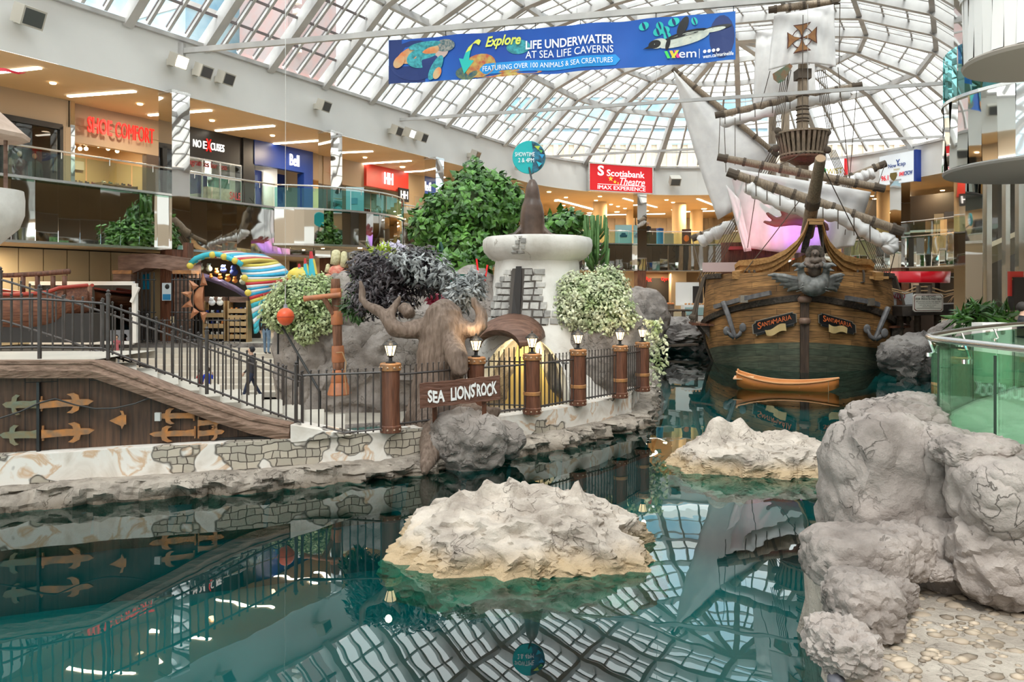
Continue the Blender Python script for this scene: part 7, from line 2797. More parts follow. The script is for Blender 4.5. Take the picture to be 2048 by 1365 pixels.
 for m_ in (skin, shirt, trousers, mat('shoe_%d' % int(shoe[0] * 100), shoe, .5)):
  m2.materials.append(m_)
 bare = 0
 for p in m2.polygons:
  c = p.center / k
  if c.z > 1.50:
   mi = 0
  elif c.z < .075:
   mi = 3
  elif c.z < .93 * ls and abs(c.x) < .19:
   mi = 2
  else:
   dl = min((c - V(J['pa' + n])).length for n in 'lr')
   mi = 0 if dl < .085 else 1
  p.material_index = mi
  p.use_smooth = True
 if hair:
  mb = MB()
  W = wm(t)
  cc_ = V((0, .0, 1.66 + .04 * (hs - 1))) * k
  mb.ball(cc_ + V((0, .015 * k, .02 * k)), (.088 * hs * k, .105 * hs * k, .105 * hs * k), 2)
  for v_ in list(mb.bm.verts):
   if v_.co.y < -.045 * k and v_.co.z < cc_.z + .045 * k:
    v_.co.y = -.045 * k
  mb.bm.transform(W)
  mb.build('hair' if not cap else 'cap', cap or hair, t, smooth=True)
 for s in (-1, 1):
  mb = MB(); mb.ball(V((.032 * s * hs, -.115 * hs, 1.655)) * k, .011 * k, 1); mb.bm.transform(wm(t)); mb.build('eye', M_BLACK, t)
 mb = MB(); mb.box(V((0, -.118 * hs, 1.585)) * k, (.05 * k, .012 * k, .012 * k)); mb.bm.transform(wm(t)); mb.build('mouth', mat('lips', (.35, .12, .10), .5), t)
 return t


C = lambda n, c: mat('cloth_' + n, c, .85, tuple(v_ * .7 for v_ in c), 6)
b = P(503, 807, 24.7); b.z = .06
person('man in dark grey jacket and black cap walking left in front of the steps', b, 1.74, R(-70), C('charcoal', (.045, .04, .045)), C('navy', (.03, .04, .08)), 'walk', cap=mat('cap_black', (.012, .012, .016), .7))
b = P(533, 700, 28.6); b.z = 1.25
person('person in black top and faded jeans standing on the steps below the ivy', b, 1.72, R(170), C('black', (.012, .012, .014)), C('jeans', (.16, .24, .34)), 'stand')
b = P(415, 788, 24.2); b.z = .06
person('small child in bright blue shirt behind the sloping iron fence', b, 1.12, R(-10), C('blue', (.01, .06, .55)), C('dkshort', (.03, .03, .05)), 'wave', hair=mat('brown_hair', (.05, .03, .02), .7), child=True)
b = P(233, 729, 28.3); b.z = .91
person('small child in pink top behind the fence near the top of the ramp', b, 1.05, R(40), C('pink', (.62, .16, .18)), C('grey', (.2, .2, .22)), 'stand', child=True)
b = P(402, 770, 24.9); b.z = .06
person('small child in red half hidden behind the child in blue', b, 1.0, R(10), C('red', (.5, .04, .03)), C('dkshort2', (.04, .04, .06)), 'stand', child=True)
b = P(226, 676, 30.2); b.z = ZM
person('woman in dark suit standing behind the white framed tank', b, 1.72, R(0), C('suit', (.02, .02, .022)), C('suit2', (.02, .02, .022)), 'stand')
b = arc_pt(1296, .45, ZF)
person('grey haired man in black jacket leaning on the far upper railing by the theatre column', b, 1.8, R(-15), C('jkt', (.03, .022, .02)), C('khaki', (.14, .11, .08)), 'lean', hair=mat('grey_hair', (.4, .38, .36), .8))
# ================================================================== THE SHIP
SB = V((12.9, 34.2, 0))                       # stem at the waterline
SA = V((.262, .965, 0)).normalized()          # towards the stern
SR = V((SA.y, -SA.x, 0))                      # to the right as seen from the bank


def S(px, py, t):
 """point of the ship's cross plane t metres behind the stem that stands in direction (px, py)"""
 d = V(((px - 1024) / F, 1, -(py - HZ) / F))
 Y = (t + SB.dot(SA)) / (d.x * SA.x + SA.y)
 return d * Y + V((0, 0, EYE))


def HB(z):
 pts = [(-1, 3.3), (0, 3.95), (1, 4.3), (2.2, 4.45), (3.5, 4.35), (5, 4.2)]
 for (z0, b0), (z1, b1) in zip(pts, pts[1:]):
  if z <= z1:
   u = max(0, (z - z0) / (z1 - z0))
   return b0 + (b1 - b0) * u
 return pts[-1][1]


def ff(t, z):
 L_ = 4.6 - .12 * z
 if t >= L_:
  return 1.0 - max(0, t - 9) * .012
 return (1 - (1 - max(0, t) / L_) ** 2.1) ** .80


def hull_pt(t, sd, z, out=0.0):
 return SB + SA * (t - .12 * (z - 1) * (1 if t < .5 else 0) * 0) + SR * (sd * (HB(z) * ff(t, z) + out)) + UP * z


def on_hull(px, py, out=.05):
 lo, hi = 0.0, 5.2
 for _ in range(30):
  t = (lo + hi) / 2
  p = S(px, py, t)
  v = (p - SB).dot(SR)
  if abs(v) > HB(p.z) * ff(t, p.z):
   lo = t
  else:
   hi = t
 p = S(px, py, hi)
 return p - SA * out * 1.5


ship = thing('sailing_ship', 'large wooden sailing ship moored bow first beyond the rocks', 'ship', SB)
M_HULL = plank_mat('hull_planks', (.47, .24, .085), (.30, .15, .055), (.05, .03, .015), 2.3, .26, .6)
M_HULLG = plank_mat('hull_green', (.10, .12, .08), (.14, .14, .09), (.03, .035, .022), 2.3, .26, .4)
M_WALE = mat('dark_wale', (.025, .018, .013), .6, (.07, .05, .035), 9, bump=1.0)
M_RAIL = wood('rail_timber', (.32, .15, .045), (.55, .30, .11), 'X', 2, .5, .5)
M_SAIL = mat('sail_canvas', (.84, .81, .79), .85, (.76, .73, .72), 2.0, bump=.25)
TS = [0, .12, .3, .55, .85, 1.2, 1.6, 2.0, 2.5, 3.0, 3.5, 4.0, 4.6, 5.5, 7, 9, 12, 15, 18]
zl = lambda t: 1.32 - .17 * min(t, 4)
ztop = lambda t: 4.45 - .02 * t if t < 4 else 4.4 - .25 * min(t - 4, 4)
zw = lambda t: 3.3 - .37 * min(t, 4.2)
for sd in (-1, 1):
 mb = MB()
 rows = []
 for t in TS:
  zs = [-1.0, -.4, 0, zl(t) * .5, zl(t), zl(t) + .01] + [zl(t) + (ztop(t) - zl(t)) * k / 9 for k in range(1, 10)]
  rows.append([hull_pt(t, sd, z) for z in zs])
 vr = [[mb.v(p) for p in r] for r in rows]
 u = 0
 for i in range(len(rows) - 1):
  L_ = (rows[i + 1][4] - rows[i][4]).length
  for j in range(len(rows[0]) - 1):
   mb.f([vr[i][j], vr[i + 1][j], vr[i + 1][j + 1], vr[i][j + 1]], 0 if j >= 5 else 1,
     [(u, rows[i][j].z + TS[i] * .17), (u + L_, rows[i + 1][j].z + min(4, TS[i + 1]) * .17), (u + L_, rows[i + 1][j + 1].z + min(4, TS[i + 1]) * .17), (u, rows[i][j + 1].z + TS[i] * .17)])
  u += L_
 mb.build('hull_side', [M_HULL, M_HULLG], ship, smooth=True, auto=35)
 rows = []
 for t in TS[:-2]:
  z = zw(t)
  rows.append([hull_pt(t, sd, z - .16, .02), hull_pt(t, sd, z - .14, .16), hull_pt(t, sd, z + .12, .18), hull_pt(t, sd, z + .16, .02)])
 mb = MB(); mb.grid(rows); mb.build('carved_wale', M_WALE, ship)
 rows = [[hull_pt(t, sd, ztop(t) - .22, .02), hull_pt(t, sd, ztop(t) - .2, .12), hull_pt(t, sd, ztop(t) + .02, .14), hull_pt(t, sd, ztop(t) + .04, -.05)] for t in TS[7:-1]]
 mb = MB(); mb.grid(rows); mb.build('carved_cap', M_WALE, ship)
 for t in (4.3, 5.0, 6.2):
  mb = MB(); mb.tube([hull_pt(t, sd, z, .03) for z in (-.5, .2, .9, 1.5, 1.75)], .09, 8); mb.build('rubbing_strake', M_WALE, ship)
 mb = MB()
 a, b = hull_pt(2.6, sd, 1.98, 0), hull_pt(5.8, sd, 1.98, 0)
 q = [a, hull_pt(3.2, sd, 1.98, .75), hull_pt(5.8, sd, 1.98, .8), b]
 mb.poly([p for p in q]); mb.poly([p - UP * .1 for p in q][::-1]); mb.poly([q[0], q[1], q[1] - UP * .1, q[0] - UP * .1]); mb.poly([q[1], q[2], q[2] - UP * .1, q[1] - UP * .1])
 ch = mb.build('channel_shelf', M_POSTWOOD, ship)
 for t in (3.0, 3.6):
  mb = MB(); mb.prism([(0, 0), (.5, 0), (.05, -.6), (0, -.75)], hull_pt(t, sd, 1.9, 0), SR * sd, UP, .1); mb.build('knee', M_WALE, ch)
mb = MB()
mb.poly([hull_pt(t, -1, 3.1) for t in TS] + [hull_pt(t, 1, 3.1) for t in TS[::-1]]); mb.build('deck', M_SPAR, ship)
# stem post with collars
mb = MB(); mb.beam(SB + UP * -1 - SA * .05, SB + UP * 3.25 - SA * .08, .36, .3, up=SA); mb.build('stem_post', wood('stem_wood', (.03, .016, .01), (.09, .05, .03), 'Z', 2, .5), ship)
for z, r in ((3.2, .26), (2.25, .22)):
 mb = MB(); mb.lathe([(r * .9, -.13), (r * 1.1, -.06), (r * 1.15, .06), (r * .9, .16), (.01, .18)], SB - SA * .15 + UP * z, 14); mb.build('stem_collar', mat('collar_wood', (.22, .13, .09), .5), ship, smooth=True)
# sweeping bow rails on both sides, from the head post down to the bulwark
for sd, tp, bt in ((-1, [(1469, 530, 2.6), (1478, 521, 2.4), (1505, 519, 1.9), (1540, 514, 1.3), (1572, 499, .8), (1595, 480, .4), (1608, 462, .15), (1616, 443, .05)],
     [(1472, 550, 2.6), (1480, 552, 2.4), (1513, 556, 1.9), (1545, 545, 1.3), (1573, 527, .8), (1592, 505, .4), (1607, 480, .15), (1617, 452, .05)]),
     (1, [(1750, 529, 2.6), (1742, 519, 2.4), (1718, 517, 1.9), (1690, 510, 1.3), (1672, 497, .8), (1660, 483, .4), (1652, 467, .15), (1646, 445, .05)],
     [(1745, 548, 2.6), (1732, 550, 2.4), (1708, 554, 1.9), (1686, 543, 1.3), (1668, 525, .8), (1657, 507, .4), (1650, 484, .15), (1645, 455, .05)])):
 for k, (f0, f1, o_) in enumerate(((0, .34, .22), (.34, .68, .10), (.68, 1.0, .0))):
  rows = []
  for (ax, ay, at_), (bx, by, _b) in zip(tp, bt):
   a, b = S(ax, ay, at_ - o_ - .1), S(bx, by, at_ - o_ - .1)
   p, q = a.lerp(b, f0), a.lerp(b, f1)
   bkk = SA * (.35 + o_)
   rows.append([p, q, q + bkk, p + bkk])
  mb = MB(); vr = mb.grid(rows, close=True); mb.f(vr[-1]); mb.f(vr[0][::-1])
  mb.build('bow_rail', M_RAIL, ship)
 # cathead block and looped rope at the rail end
 cx, cyy = (1487, 546) if sd < 0 else (1738, 548)
 mb = MB(); a = S(cx, cyy, 1.9); mb.beam(a - SA * .5 + SR * sd * .35 - UP * .12, a + SA * .6, .36, .36); mb.build('cathead', M_RAIL, ship)
 mb = MB(); a = S(cx - 16 * -sd * -1 if sd < 0 else cx + 12, cyy + 8, 1.9); mb.beam(a - SA * .3 - SR * .5, a - SA * .3 + SR * .5, .2, .12); mb.build('cathead_shelf', M_RAIL, ship)
 mb = MB(); x0 = 1498 if sd < 0 else 1716
 mb.tube([S(x0 + q * 1.0, 540 + yy, 1.2) for q, yy in ((0, 0), (-2 * sd, 14), (4, 26), (12, 24), (12, 8), (10, 0))], .05, 8); mb.tube([S(x0 + 4, 560, 1.2), S(x0 - 6, 590, 1.6)], .03, 6); mb.build('rope_coil', M_ROPE, ship)
 # head stanchion and hanging knee behind the rail
 mb = MB(); x0 = (1620, 1608) if sd < 0 else (1641, 1652)
 mb.beam(S(x0[0], 445, .3), S(x0[1], 505, .7), .28, .3, up=SA); mb.build('head_stanchion', M_WALE, ship)
 mb = MB(); mb.prism([(0, 0), (.45, 0), (.2, -1.3), (.1, -1.5), (0, -1.1)], S(1506 if sd < 0 else 1712, 560, 1.7), SR * (1 if sd < 0 else -1), UP, .3); mb.build('hanging_knee', M_POSTWOOD, ship)
for y, w in ((441, 16), (447, 14)):
 mb = MB(); mb.beam(S(1631 - w, y, -.05), S(1631 + w, y + .5, -.05), .45, .12); mb.build('head_cap', M_RAIL, ship)
# bulkhead behind the figurehead
mb = MB(); rows = []
for u in range(13):
 x = 1500 + (1722 - 1500) * u / 12
 c = 1 - abs(x - 1620) / 115
 rows.append([S(x, 556, 2.2 - 1.6 * max(0, c)), S(x, 556 - 52 * max(0, c) ** 1.1, 2.2 - 1.5 * max(0, c))])
mb.grid(rows, uvscale=(1.2, .55)); mb.build('bow_bulkhead', M_HULL, ship)

# figurehead: two headed sea beast with wings, bearded rider above
fg = thing('figurehead', 'grey two headed winged beast figurehead with a brown long haired rider on the ship bow', 'figurehead', S(1627, 592, -.3))
M_FIG2 = mat('figure_grey', (.10, .098, .092), .5, (.27, .265, .25), 3, bump=.5)
M_FIGB = mat('figure_brown', (.07, .05, .04), .55, (.20, .145, .11), 4, bump=.5)
G = lambda px, py, t=-.45: S(px, py, t)
kk = 34.5 / F
mb = MB()
mb.ball(G(1627, 574), (27 * kk, .42, 19 * kk), 3); mb.ball(G(1612, 568), (15 * kk, .42, 17 * kk), 3); mb.ball(G(1641, 568), (15 * kk, .42, 17 * kk), 3)
for x, s in ((1601, -1), (1653, 1)):
 mb.tube([G(x - 10 * s, 570), G(x - 4 * s, 557), G(x - 1 * s, 546), G(x, 537, -.6)], [13 * kk, 9.5 * kk, 7 * kk, 6.5 * kk], 12)
 h_ = G(x + s, 533, -.65)
 mb.ball(h_, (8 * kk, .22, 6.5 * kk), 3)
 mb.tube([h_ + UP * .05, h_ + SR * s * .2 - SA * .15 + UP * .07, h_ + SR * s * .36 - SA * .2 + UP * .0], [.12, .085, .03], 8); mb.tube([h_ - UP * .07, h_ + SR * s * .16 - SA * .14 - UP * .17, h_ + SR * s * .28 - SA * .18 - UP * .2], [.09, .055, .025], 8)
 mb.tube([h_ - SR * s * .08 + UP * .1, h_ - SR * s * .2 + UP * .2], [.06, .03], 6); mb.tube([h_ - SR * s * .12, h_ - SR * s * .26 - UP * .02], [.07, .03], 6)
 mb.ball(h_ + SR * s * .06 - SA * .16 + UP * .09, .05, 1)
 for k in range(4):
  mb.tube([G(x - s * (12 - k * 3), 560 + k * 7, -.78), G(x - s * (5 - k * 5), 566 + k * 6, -.82)], [.03, .02], 5)
 for k in range(6):
  L2 = (66 - k * 8) if s < 0 else (36 - k * 3)
  a_, b_, c_ = G(x - s * 6, 562 + k * 1.5, -.3), G(x + s * L2 * .5, 553 + k * 4 + 3 * (k % 2), -.15), G(x + s * L2, 551 + k * 6.5, .1)
  mb.tube([a_, a_.lerp(b_, .5) - UP * .03, b_, b_.lerp(c_, .6) + UP * .04, c_], [.15, .16, .13, .10, .04], 7)
o = mb.build('beast', M_FIG2, fg); remesh(o, .028)
mb = MB()
mb.ball(G(1629, 540, -.3), (12 * kk, .36, 16 * kk), 3); mb.ball(G(1630, 522, -.4), (13 * kk, .32, 9 * kk), 3); mb.ball(G(1630, 508, -.45), (8 * kk, .22, 9 * kk), 3)
for s in (-1, 1):
 mb.tube([G(1630 + s * 13, 518, -.35), G(1630 + s * 17, 530, -.5), G(1630 + s * 7, 534, -.75)], [.16, .15, .10], 10)
 mb.ball(G(1630 + s * 5, 533, -.8), .12, 2)
mb.tube([G(1630, 507, -.65), G(1630, 510, -.75)], [.06, .05], 8)
o = mb.build('rider_body', M_FIGB, fg); remesh(o, .028)
mb = MB()
for k in range(11):
 a = -2.2 + 4.4 * k / 10
 p = G(1630, 503, -.38) + SR * math.sin(a) * .22 + UP * (.06 + .2 * math.cos(a))
 mb.tube([p, p + SR * math.sin(a) * .1 - UP * .18, p + SR * math.sin(a) * .06 - UP * .42 + SR * .04 * (k % 2)], [.11, .10, .04], 8)
o = mb.build('rider_hair', mat('figure_hair', (.04, .03, .022), .7, (.10, .075, .055), 8, bump=.5), fg); remesh(o, .03)
for s in (-1, 1):
 mb = MB(); mb.ball(G(1630 + s * 3, 507, -.66), .035, 1); mb.build('rider_eye', M_DARK, fg)

# name boards, curved to the bow planks
for c_, bl in (([(1503, 644), (1592, 622), (1594, 650), (1506, 674)], [(1529, 660), (1570, 647), (1572, 662), (1533, 671)]), ([(1636, 624), (1710, 645), (1712, 671), (1636, 651)], [(1656, 648), (1693, 656), (1692, 667), (1656, 663)])):
 nb = None

 def q4(c, u, v, out):
  tl, tr2, br2, bl2 = [V(p) for p in c]
  p = (bl2.lerp(br2, u)).lerp(tl.lerp(tr2, u), v)
  return on_hull(p.x, p.y, out)
 notch = lambda u, v: (u, v)
 out_l = [(.07, 0), (.93, 0), (.93, .12), (1, .2), (1, .8), (.93, .88), (.93, 1), (.07, 1), (.07, .88), (0, .8), (0, .2), (.07, .12)]
 for nm, sc_, o1, m_ in (('name_board_rim', 1.0, .10, mat('board_rim', (.30, .26, .2), .5)), ('name_board', .955, .125, M_BLACK)):
  mb = MB()
  ring = [q4(c_, .5 + (u - .5) * sc_, .5 + (v - .5) * (sc_ if sc_ == 1 else .93), o1) for u, v in out_l]
  ctr = [q4(c_, u, .5, o1) for u in (.93, .07)]
  A_s = [mb.v(p) for p in ring]; B_s = [mb.v(p + SA * .12) for p in ring]
  mids = [(0, 1, 2, 11), (2, 3, 10, 11), (3, 4, 9, 10), (4, 5, 8, 9), (5, 6, 7, 8)]
  for md in mids:
   mb.f([A_s[i] for i in md])
  for i in range(12):
   mb.f([A_s[i], A_s[(i + 1) % 12], B_s[(i + 1) % 12], B_s[i]])
  ob = mb.build(nm, m_, ship)
 M_ORL = mat('name_orange', (.72, .16, .04), .5)
 for body, u0, u1, v0, v1 in (('S', .12, .20, .40, .86), ('ANTA', .20, .48, .50, .80), ('MARIA', .47, .88, .50, .84)):
  vs, fs, asp = text_mesh(body, .012)
  mb = MB(); a = [mb.v(q4(c_, u0 + (u1 - u0) * p[0], v0 + (v1 - v0) * p[1], .15)) for p in vs]
  for fc in fs:
   mb.f([a[i] for i in fc])
  mb.build('lettering', M_ORL, ob)
 mb = MB(); mb.grid([[q4(bl, i / 8, v_, .18 + .02 * math.sin(i)) - UP * .06 * math.sin(i / 8 * 2 * PI) for i in range(9)] for v_ in (0, 1)])
 mb.build('ribbon', mat('ribbon_tan', (.62, .44, .20), .6), ob)

# anchors slung on both bows
M_ANC = mat('anchor_grey', (.10, .095, .10), .5, (.19, .18, .18), 4)
for lab, stock, shank, flk in (('anchor slung on the left side of the ship bow', [(1430, 614), (1486, 598), (1540, 586)], [(1446, 604), (1456, 630), (1469, 672)], (1466, 670)), ('anchor slung on the right side of the ship bow', [(1690, 596), (1736, 604), (1796, 624)], [(1772, 616), (1762, 640), (1747, 676)], (1748, 674))):
 sd = -1 if stock[0][0] < 1600 else 1
 pp = [on_hull(x, y, .25) for x, y in stock]
 t = thing('anchor', lab, 'anchor', on_hull(*flk, .2))
 mb = MB(); mb.beam(pp[0], pp[1], .2, .2); mb.beam(pp[1], pp[2], .2, .2); mb.build('stock', M_ANC, t)
 mb = MB(); mb.box(pp[1], (.34, .3, .34)); mb.build('stock_band', M_BRUSHED, t)
 sh = [on_hull(x, y, .3) for x, y in shank]
 mb = MB(); mb.tube(sh, [.13, .12, .10], 8); mb.build('shank', M_ANC, t)
 c = sh[-1]
 mb = MB()
 for s in (-1, 1):
  e = c + SR * s * .36 + UP * (.42 if s == -sd else .25) - SA * .1
  mb.tube([c - UP * .05, c + SR * s * .22 + UP * .08, e], [.12, .10, .06], 8)
  mb.ball(e, (.17, .05, .22), 2)
 mb.build('flukes', M_ANC, t, smooth=True)

# masts and bowsprit
def spar(name, pts, r, bands=6, sail=None, par=ship):
 n = 14
 P_ = [pts[0].lerp(pts[1], i / n) for i in range(n + 1)]
 rs = [r * (.72 + .28 * math.sin(PI * min(1, max(0, .12 + .76 * i / n)))) for i in range(n + 1)]
 mb = MB(); mb.tube(P_, rs, 10); o = mb.build(name, M_SPAR, par, smooth=True, auto=50)
 d = (pts[1] - pts[0]).normalized()
 for k in range(bands):
  c = pts[0].lerp(pts[1], (k + .5) / bands)
  MB().tube([c - d * .07, c + d * .07], r * 1.1, 10).build('rope_band', M_ROPE, o)
 for e, q in ((pts[1], -.4), (pts[0], .4)):
  MB().tube([e, e + d * q], r * .93, 10).build('spar_cap', M_ROPE, o)
 return o


MT = 7.2
base = S(1603, 560, MT); base.z = 3.0
mb = MB(); mb.tube([base, S(1604, 330, MT), S(1606, 180, MT), S(1606, 60, MT), S(1607, -60, MT)], [.36, .33, .28, .2, .16], 14); mb.build('main_mast', M_SPAR, ship, smooth=True)
for y in (193, 214, 220, 230, 238, 244):
 MB().lathe([(.30, -.05), (.35, 0), (.30, .05)], S(1605, y, MT), 14).build('mast_lashing', M_ROPE, ship)
MB().box(S(1605, 150, MT), (.7, .7, .5)).build('mast_block', M_ROPE, ship)
for x0, x1, t_ in ((1566, 1571, 13.0), (1543, 1545, 17)):
 b0 = S(x0, 560, t_); b0.z = 3
 mb = MB(); mb.tube([b0, S(x1, 222, t_)], [.3, .24], 12); mb.build('aft_mast', M_SPAR, ship, smooth=True)
mb = MB(); a, b = S(1614, 470, 1.6), S(1641, 318, -2.2); mb.tube([a, a.lerp(b, .5), b], [.30, .28, .22], 14); o = mb.build('bowsprit', M_SPAR, ship, smooth=True, auto=50)
mb = MB(); mb.tube([b, b - SA * .02 + UP * .01 + (b - a).normalized() * .02], .2, 14); mb.build('spar_end', mat('cut_wood', (.42, .27, .16), .7), o)
mb = MB(); mb.tube([a.lerp(b, .40), a.lerp(b, .50)], .32, 12); mb.build('rope_band', M_ROPE, o)
# crow's nest
cn = S(1605, 320, MT); cz = S(1605, 268, MT).z; c0z = S(1605, 316, MT).z
R1, R0 = 50 * 41.5 / F, 40 * 41.5 / F
M_SLAT = wood('nest_slats', (.12, .085, .06), (.30, .22, .15), 'Z', 3, .6)
nest = []
mb = MB(); mb.lathe([(.3, c0z - .45), (R0 * .75, c0z - .12), (R0 * 1.06, c0z - .06), (R0 * 1.06, c0z + .04), (.2, c0z + .04)], (cn.x, cn.y, 0), 24); nb_ = mb.build('crows_nest_floor', M_POSTWOOD, ship)
for k in range(30):
 a = 2 * PI * k / 30
 d = V((math.cos(a), math.sin(a), 0))
 mb = MB(); mb.beam(V((cn.x, cn.y, c0z)) + d * R0, V((cn.x, cn.y, cz)) + d * R1, .15, .05, up=d); mb.build('slat', M_SLAT, nb_)
for z, r in ((cz, R1), (c0z + .15, R0 * 1.03)):
 mb = MB(); mb.lathe([(r - .04, z - .05), (r + .05, z - .05), (r + .05, z + .05), (r - .04, z + .05)], (cn.x, cn.y, 0), 30); mb.build('hoop', M_SPAR, nb_)
for x, y in ((1556, 262), (1552, 297), (1655, 265), (1655, 300), (1560, 270)):
 MB().ball(S(x, y, MT - .5), (.2, .16, .2), 2).build('pulley_block', M_ROPE, ship, smooth=True)

# yards, furled and hanging sails
def furled(pts, rad, name='furled_sail'):
 """canvas bundle gathered with ties; pts px, py, t, radius px"""
 q = [S(x, y, t_) for x, y, t_ in pts]
 n = 60
 mb = MB(); P_, R_ = [], []
 m = len(q) - 1
 for i in range(n + 1):
  u = i / n * m
  j = min(m - 1, int(u))
  P_.append(q[j].lerp(q[j + 1], u - j))
  R_.append(rad * (.78 + .22 * abs(math.sin(u * PI * 2.0 + .3))) * (1 + .12 * noise.noise(V((i * .9, 0, rad)))) * (.6 if i in (0, n) else 1))
 mb.tube(P_, R_, 14)
 for v_ in mb.bm.verts:
  v_.co += v_.normal * 0 + V((noise.noise(v_.co * 3), noise.noise(v_.co * 3 + V((5, 0, 0))), noise.noise(v_.co * 3 + V((0, 7, 0))))) * rad * .22
 o = mb.build(name, M_SAIL, ship, smooth=True)
 return o


def ties(o, pairs, t_, r=.022):
 for (x0, y0, x1, y1) in pairs:
  MB().tube([S(x0, y0, t_), S(x1, y1, t_)], r, 6).build('sail_tie', M_ROPE, o)


y1 = spar('yard', [S(1435, 314, 5.4), S(1770, 378, 5.4)], .21, 9)
y2 = spar('yard', [S(1455, 344, 2.6), S(1806, 464, 2.6)], .24, 9)
f2 = furled([(1492, 372, 2.6), (1525, 392, 2.6), (1575, 412, 2.6), (1625, 425, 2.6), (1680, 432, 2.6), (1720, 455, 2.6), (1755, 480, 2.6), (1775, 478, 2.6), (1785, 490, 2.6), (1772, 505, 2.6)], .34)
ties(f2, [(x, 344 + (x - 1455) * .342, x, 372 + (x - 1490) * .40 + 12) for x in (1492, 1512, 1534, 1560, 1590, 1616, 1646, 1676, 1708, 1740)], 2.25)
y3 = spar('yard', [S(1430, 231, 8.6), S(1724, 170, 8.6)], .20, 9)
f3 = furled([(1442, 247, 8.5), (1500, 234, 8.5), (1560, 219, 8.5), (1610, 205, 8.5), (1660, 198, 8.5), (1700, 188, 8.5)], .30)
ties(f3, [(x, 231 - (x - 1430) * .2, x, 250 - (x - 1442) * .23) for x in (1450, 1480, 1510, 1545, 1580, 1640, 1680)], 8.1)
y4 = spar('yard', [S(1537, 20, MT - .2), S(1680, 1, MT - .2)], .2, 5)
y5 = spar('yard', [S(1502, 48, 13), S(1640, 42, 13)], .18, 4)
y6 = spar('yard', [S(1383, 478, 15), S(1772, 327, 15)], .24, 9)
f6 = furled([(1398, 485, 14.8), (1425, 470, 14.8), (1468, 450, 14.8)], .42); f7 = furled([(1695, 366, 14.8), (1725, 354, 14.8), (1748, 345, 14.8)], .36)


def sail(name, tl, tr2, br_, bl_, t0, t1, belly=.8, scallop=0.0, nu=36, nv=24, side=0.0, folds=.05):
 rows = []
 for j in range(nv + 1):
  v = j / nv
  row = []
  for i in range(nu + 1):
   u = i / nu
   a, b = V(tl).lerp(V(bl_), v), V(tr2).lerp(V(br_), v)
   p = a.lerp(b, u)
   y = p.y - scallop * v ** 3 * math.sin(u * PI)
   t_ = t0 + (t1 - t0) * v - belly * math.sin(v * PI * .9) * math.sin(u * PI) + folds * math.sin(u * 38 + v * 4) * (1 if v > .1 else .3)
   row.append(S(p.x + side * v * (1 - v) * 4, y, t_))
  rows.append(row)
 mb = MB(); mb.grid(rows)
 o = mb.build(name, M_SAIL, ship, smooth=True)
 so = o.modifiers.new('t', 'SOLIDIFY'); so.thickness = .025
 return o


ms = sail('main_sail', (1458, 336), (1742, 384), (1708, 492), (1497, 496), 6.2, 6.6, .9, -12, folds=.09)
sail('main_sail_corner', (1452, 370), (1480, 400), (1503, 502), (1488, 504), 6.0, 6.2, .1, 0, 8, 14, folds=.05)
cs = sail('cross_sail', (1548, 32), (1667, 9), (1672, 134), (1537, 141), MT - .4, MT - .5, .35, 10)
sail('aft_sail', (1513, 56), (1625, 44), (1632, 190), (1506, 212), 12.6, 12.8, .5, 6)
mb = MB()
rows = []
for j in range(15):
 v = j / 14
 l = V((1347, 142)).lerp(V((1436, 440)), v); l.x += 6 * math.sin(v * PI) * -1
 r = V((1349, 143)).lerp(V((1548, 306)), min(1, v * 1.6)) if v < .625 else V((1548, 306)).lerp(V((1470, 420)), (v - .625) / .375)
 rows.append([S(l.x + (r.x - l.x) * i / 12, l.y + (r.y - l.y) * i / 12, 11.5 - .5 * math.sin(i / 12 * PI) + .03 * math.sin(i * 2.1)) for i in range(13)])
mb.grid(rows); o = mb.build('lateen_sail', M_SAIL, ship, smooth=True); so = o.modifiers.new('t', 'SOLIDIFY'); so.thickness = .025
spar('lateen_yard', [S(1346, 138, 11.2), S(1557, 312, 11.2)], .17, 7)
# dark cross on the upper sail and a brown crawling figure on the lower one
cc = S(1604, 76, MT - .86); cu = (S(1640, 69, MT - .86) - cc).normalized(); cv = UP
kq = 41 / F
M_CRD, M_CRB = mat('cross_dark', (.10, .03, .02), .7), mat('cross_brown', (.34, .16, .05), .7, (.26, .11, .04), 5)
for o1, m_, sh_ in ((0, M_CRD, 0), (.02, M_CRB, 2.2)):
 mb = MB()
 for k in range(4):
  a = k * PI / 2
  c_, s_ = math.cos(a), math.sin(a)
  pts = [(3 if sh_ == 0 else 5, -1), (14, -5 + sh_ * .5), (28 - sh_, -17 + sh_ * 1.3), (27 - sh_, 0), (28 - sh_, 17 - sh_ * 1.3), (14, 5 - sh_ * .5), (3 if sh_ == 0 else 5, 1)]
  if sh_ == 0:
   pts = [(0, -2)] + pts + [(0, 2)]
  vs = [cc - SA * (.03 + o1) + (cu * (c_ * x - s_ * y) + cv * (s_ * x + c_ * y)) * kq for x, y in pts]
  ctr = mb.v(cc - SA * (.03 + o1) + (cu * c_ + cv * s_) * 16 * kq); vv = [mb.v(p) for p in vs]
  for i in range(len(vv)):
   mb.f([ctr, vv[i], vv[(i + 1) % len(vv)]])
 mb.build('cross_emblem', m_, cs)
mb = MB(); mb.tube([cc - SA * .02 + (cu * math.cos(a * PI / 16) + cv * math.sin(a * PI / 16)) * 19 * kq for a in range(33)], .025, 6); mb.build('cross_ring', M_CRD, cs)
mb = MB()
Q = lambda x, y: S(x, y, 5.0)
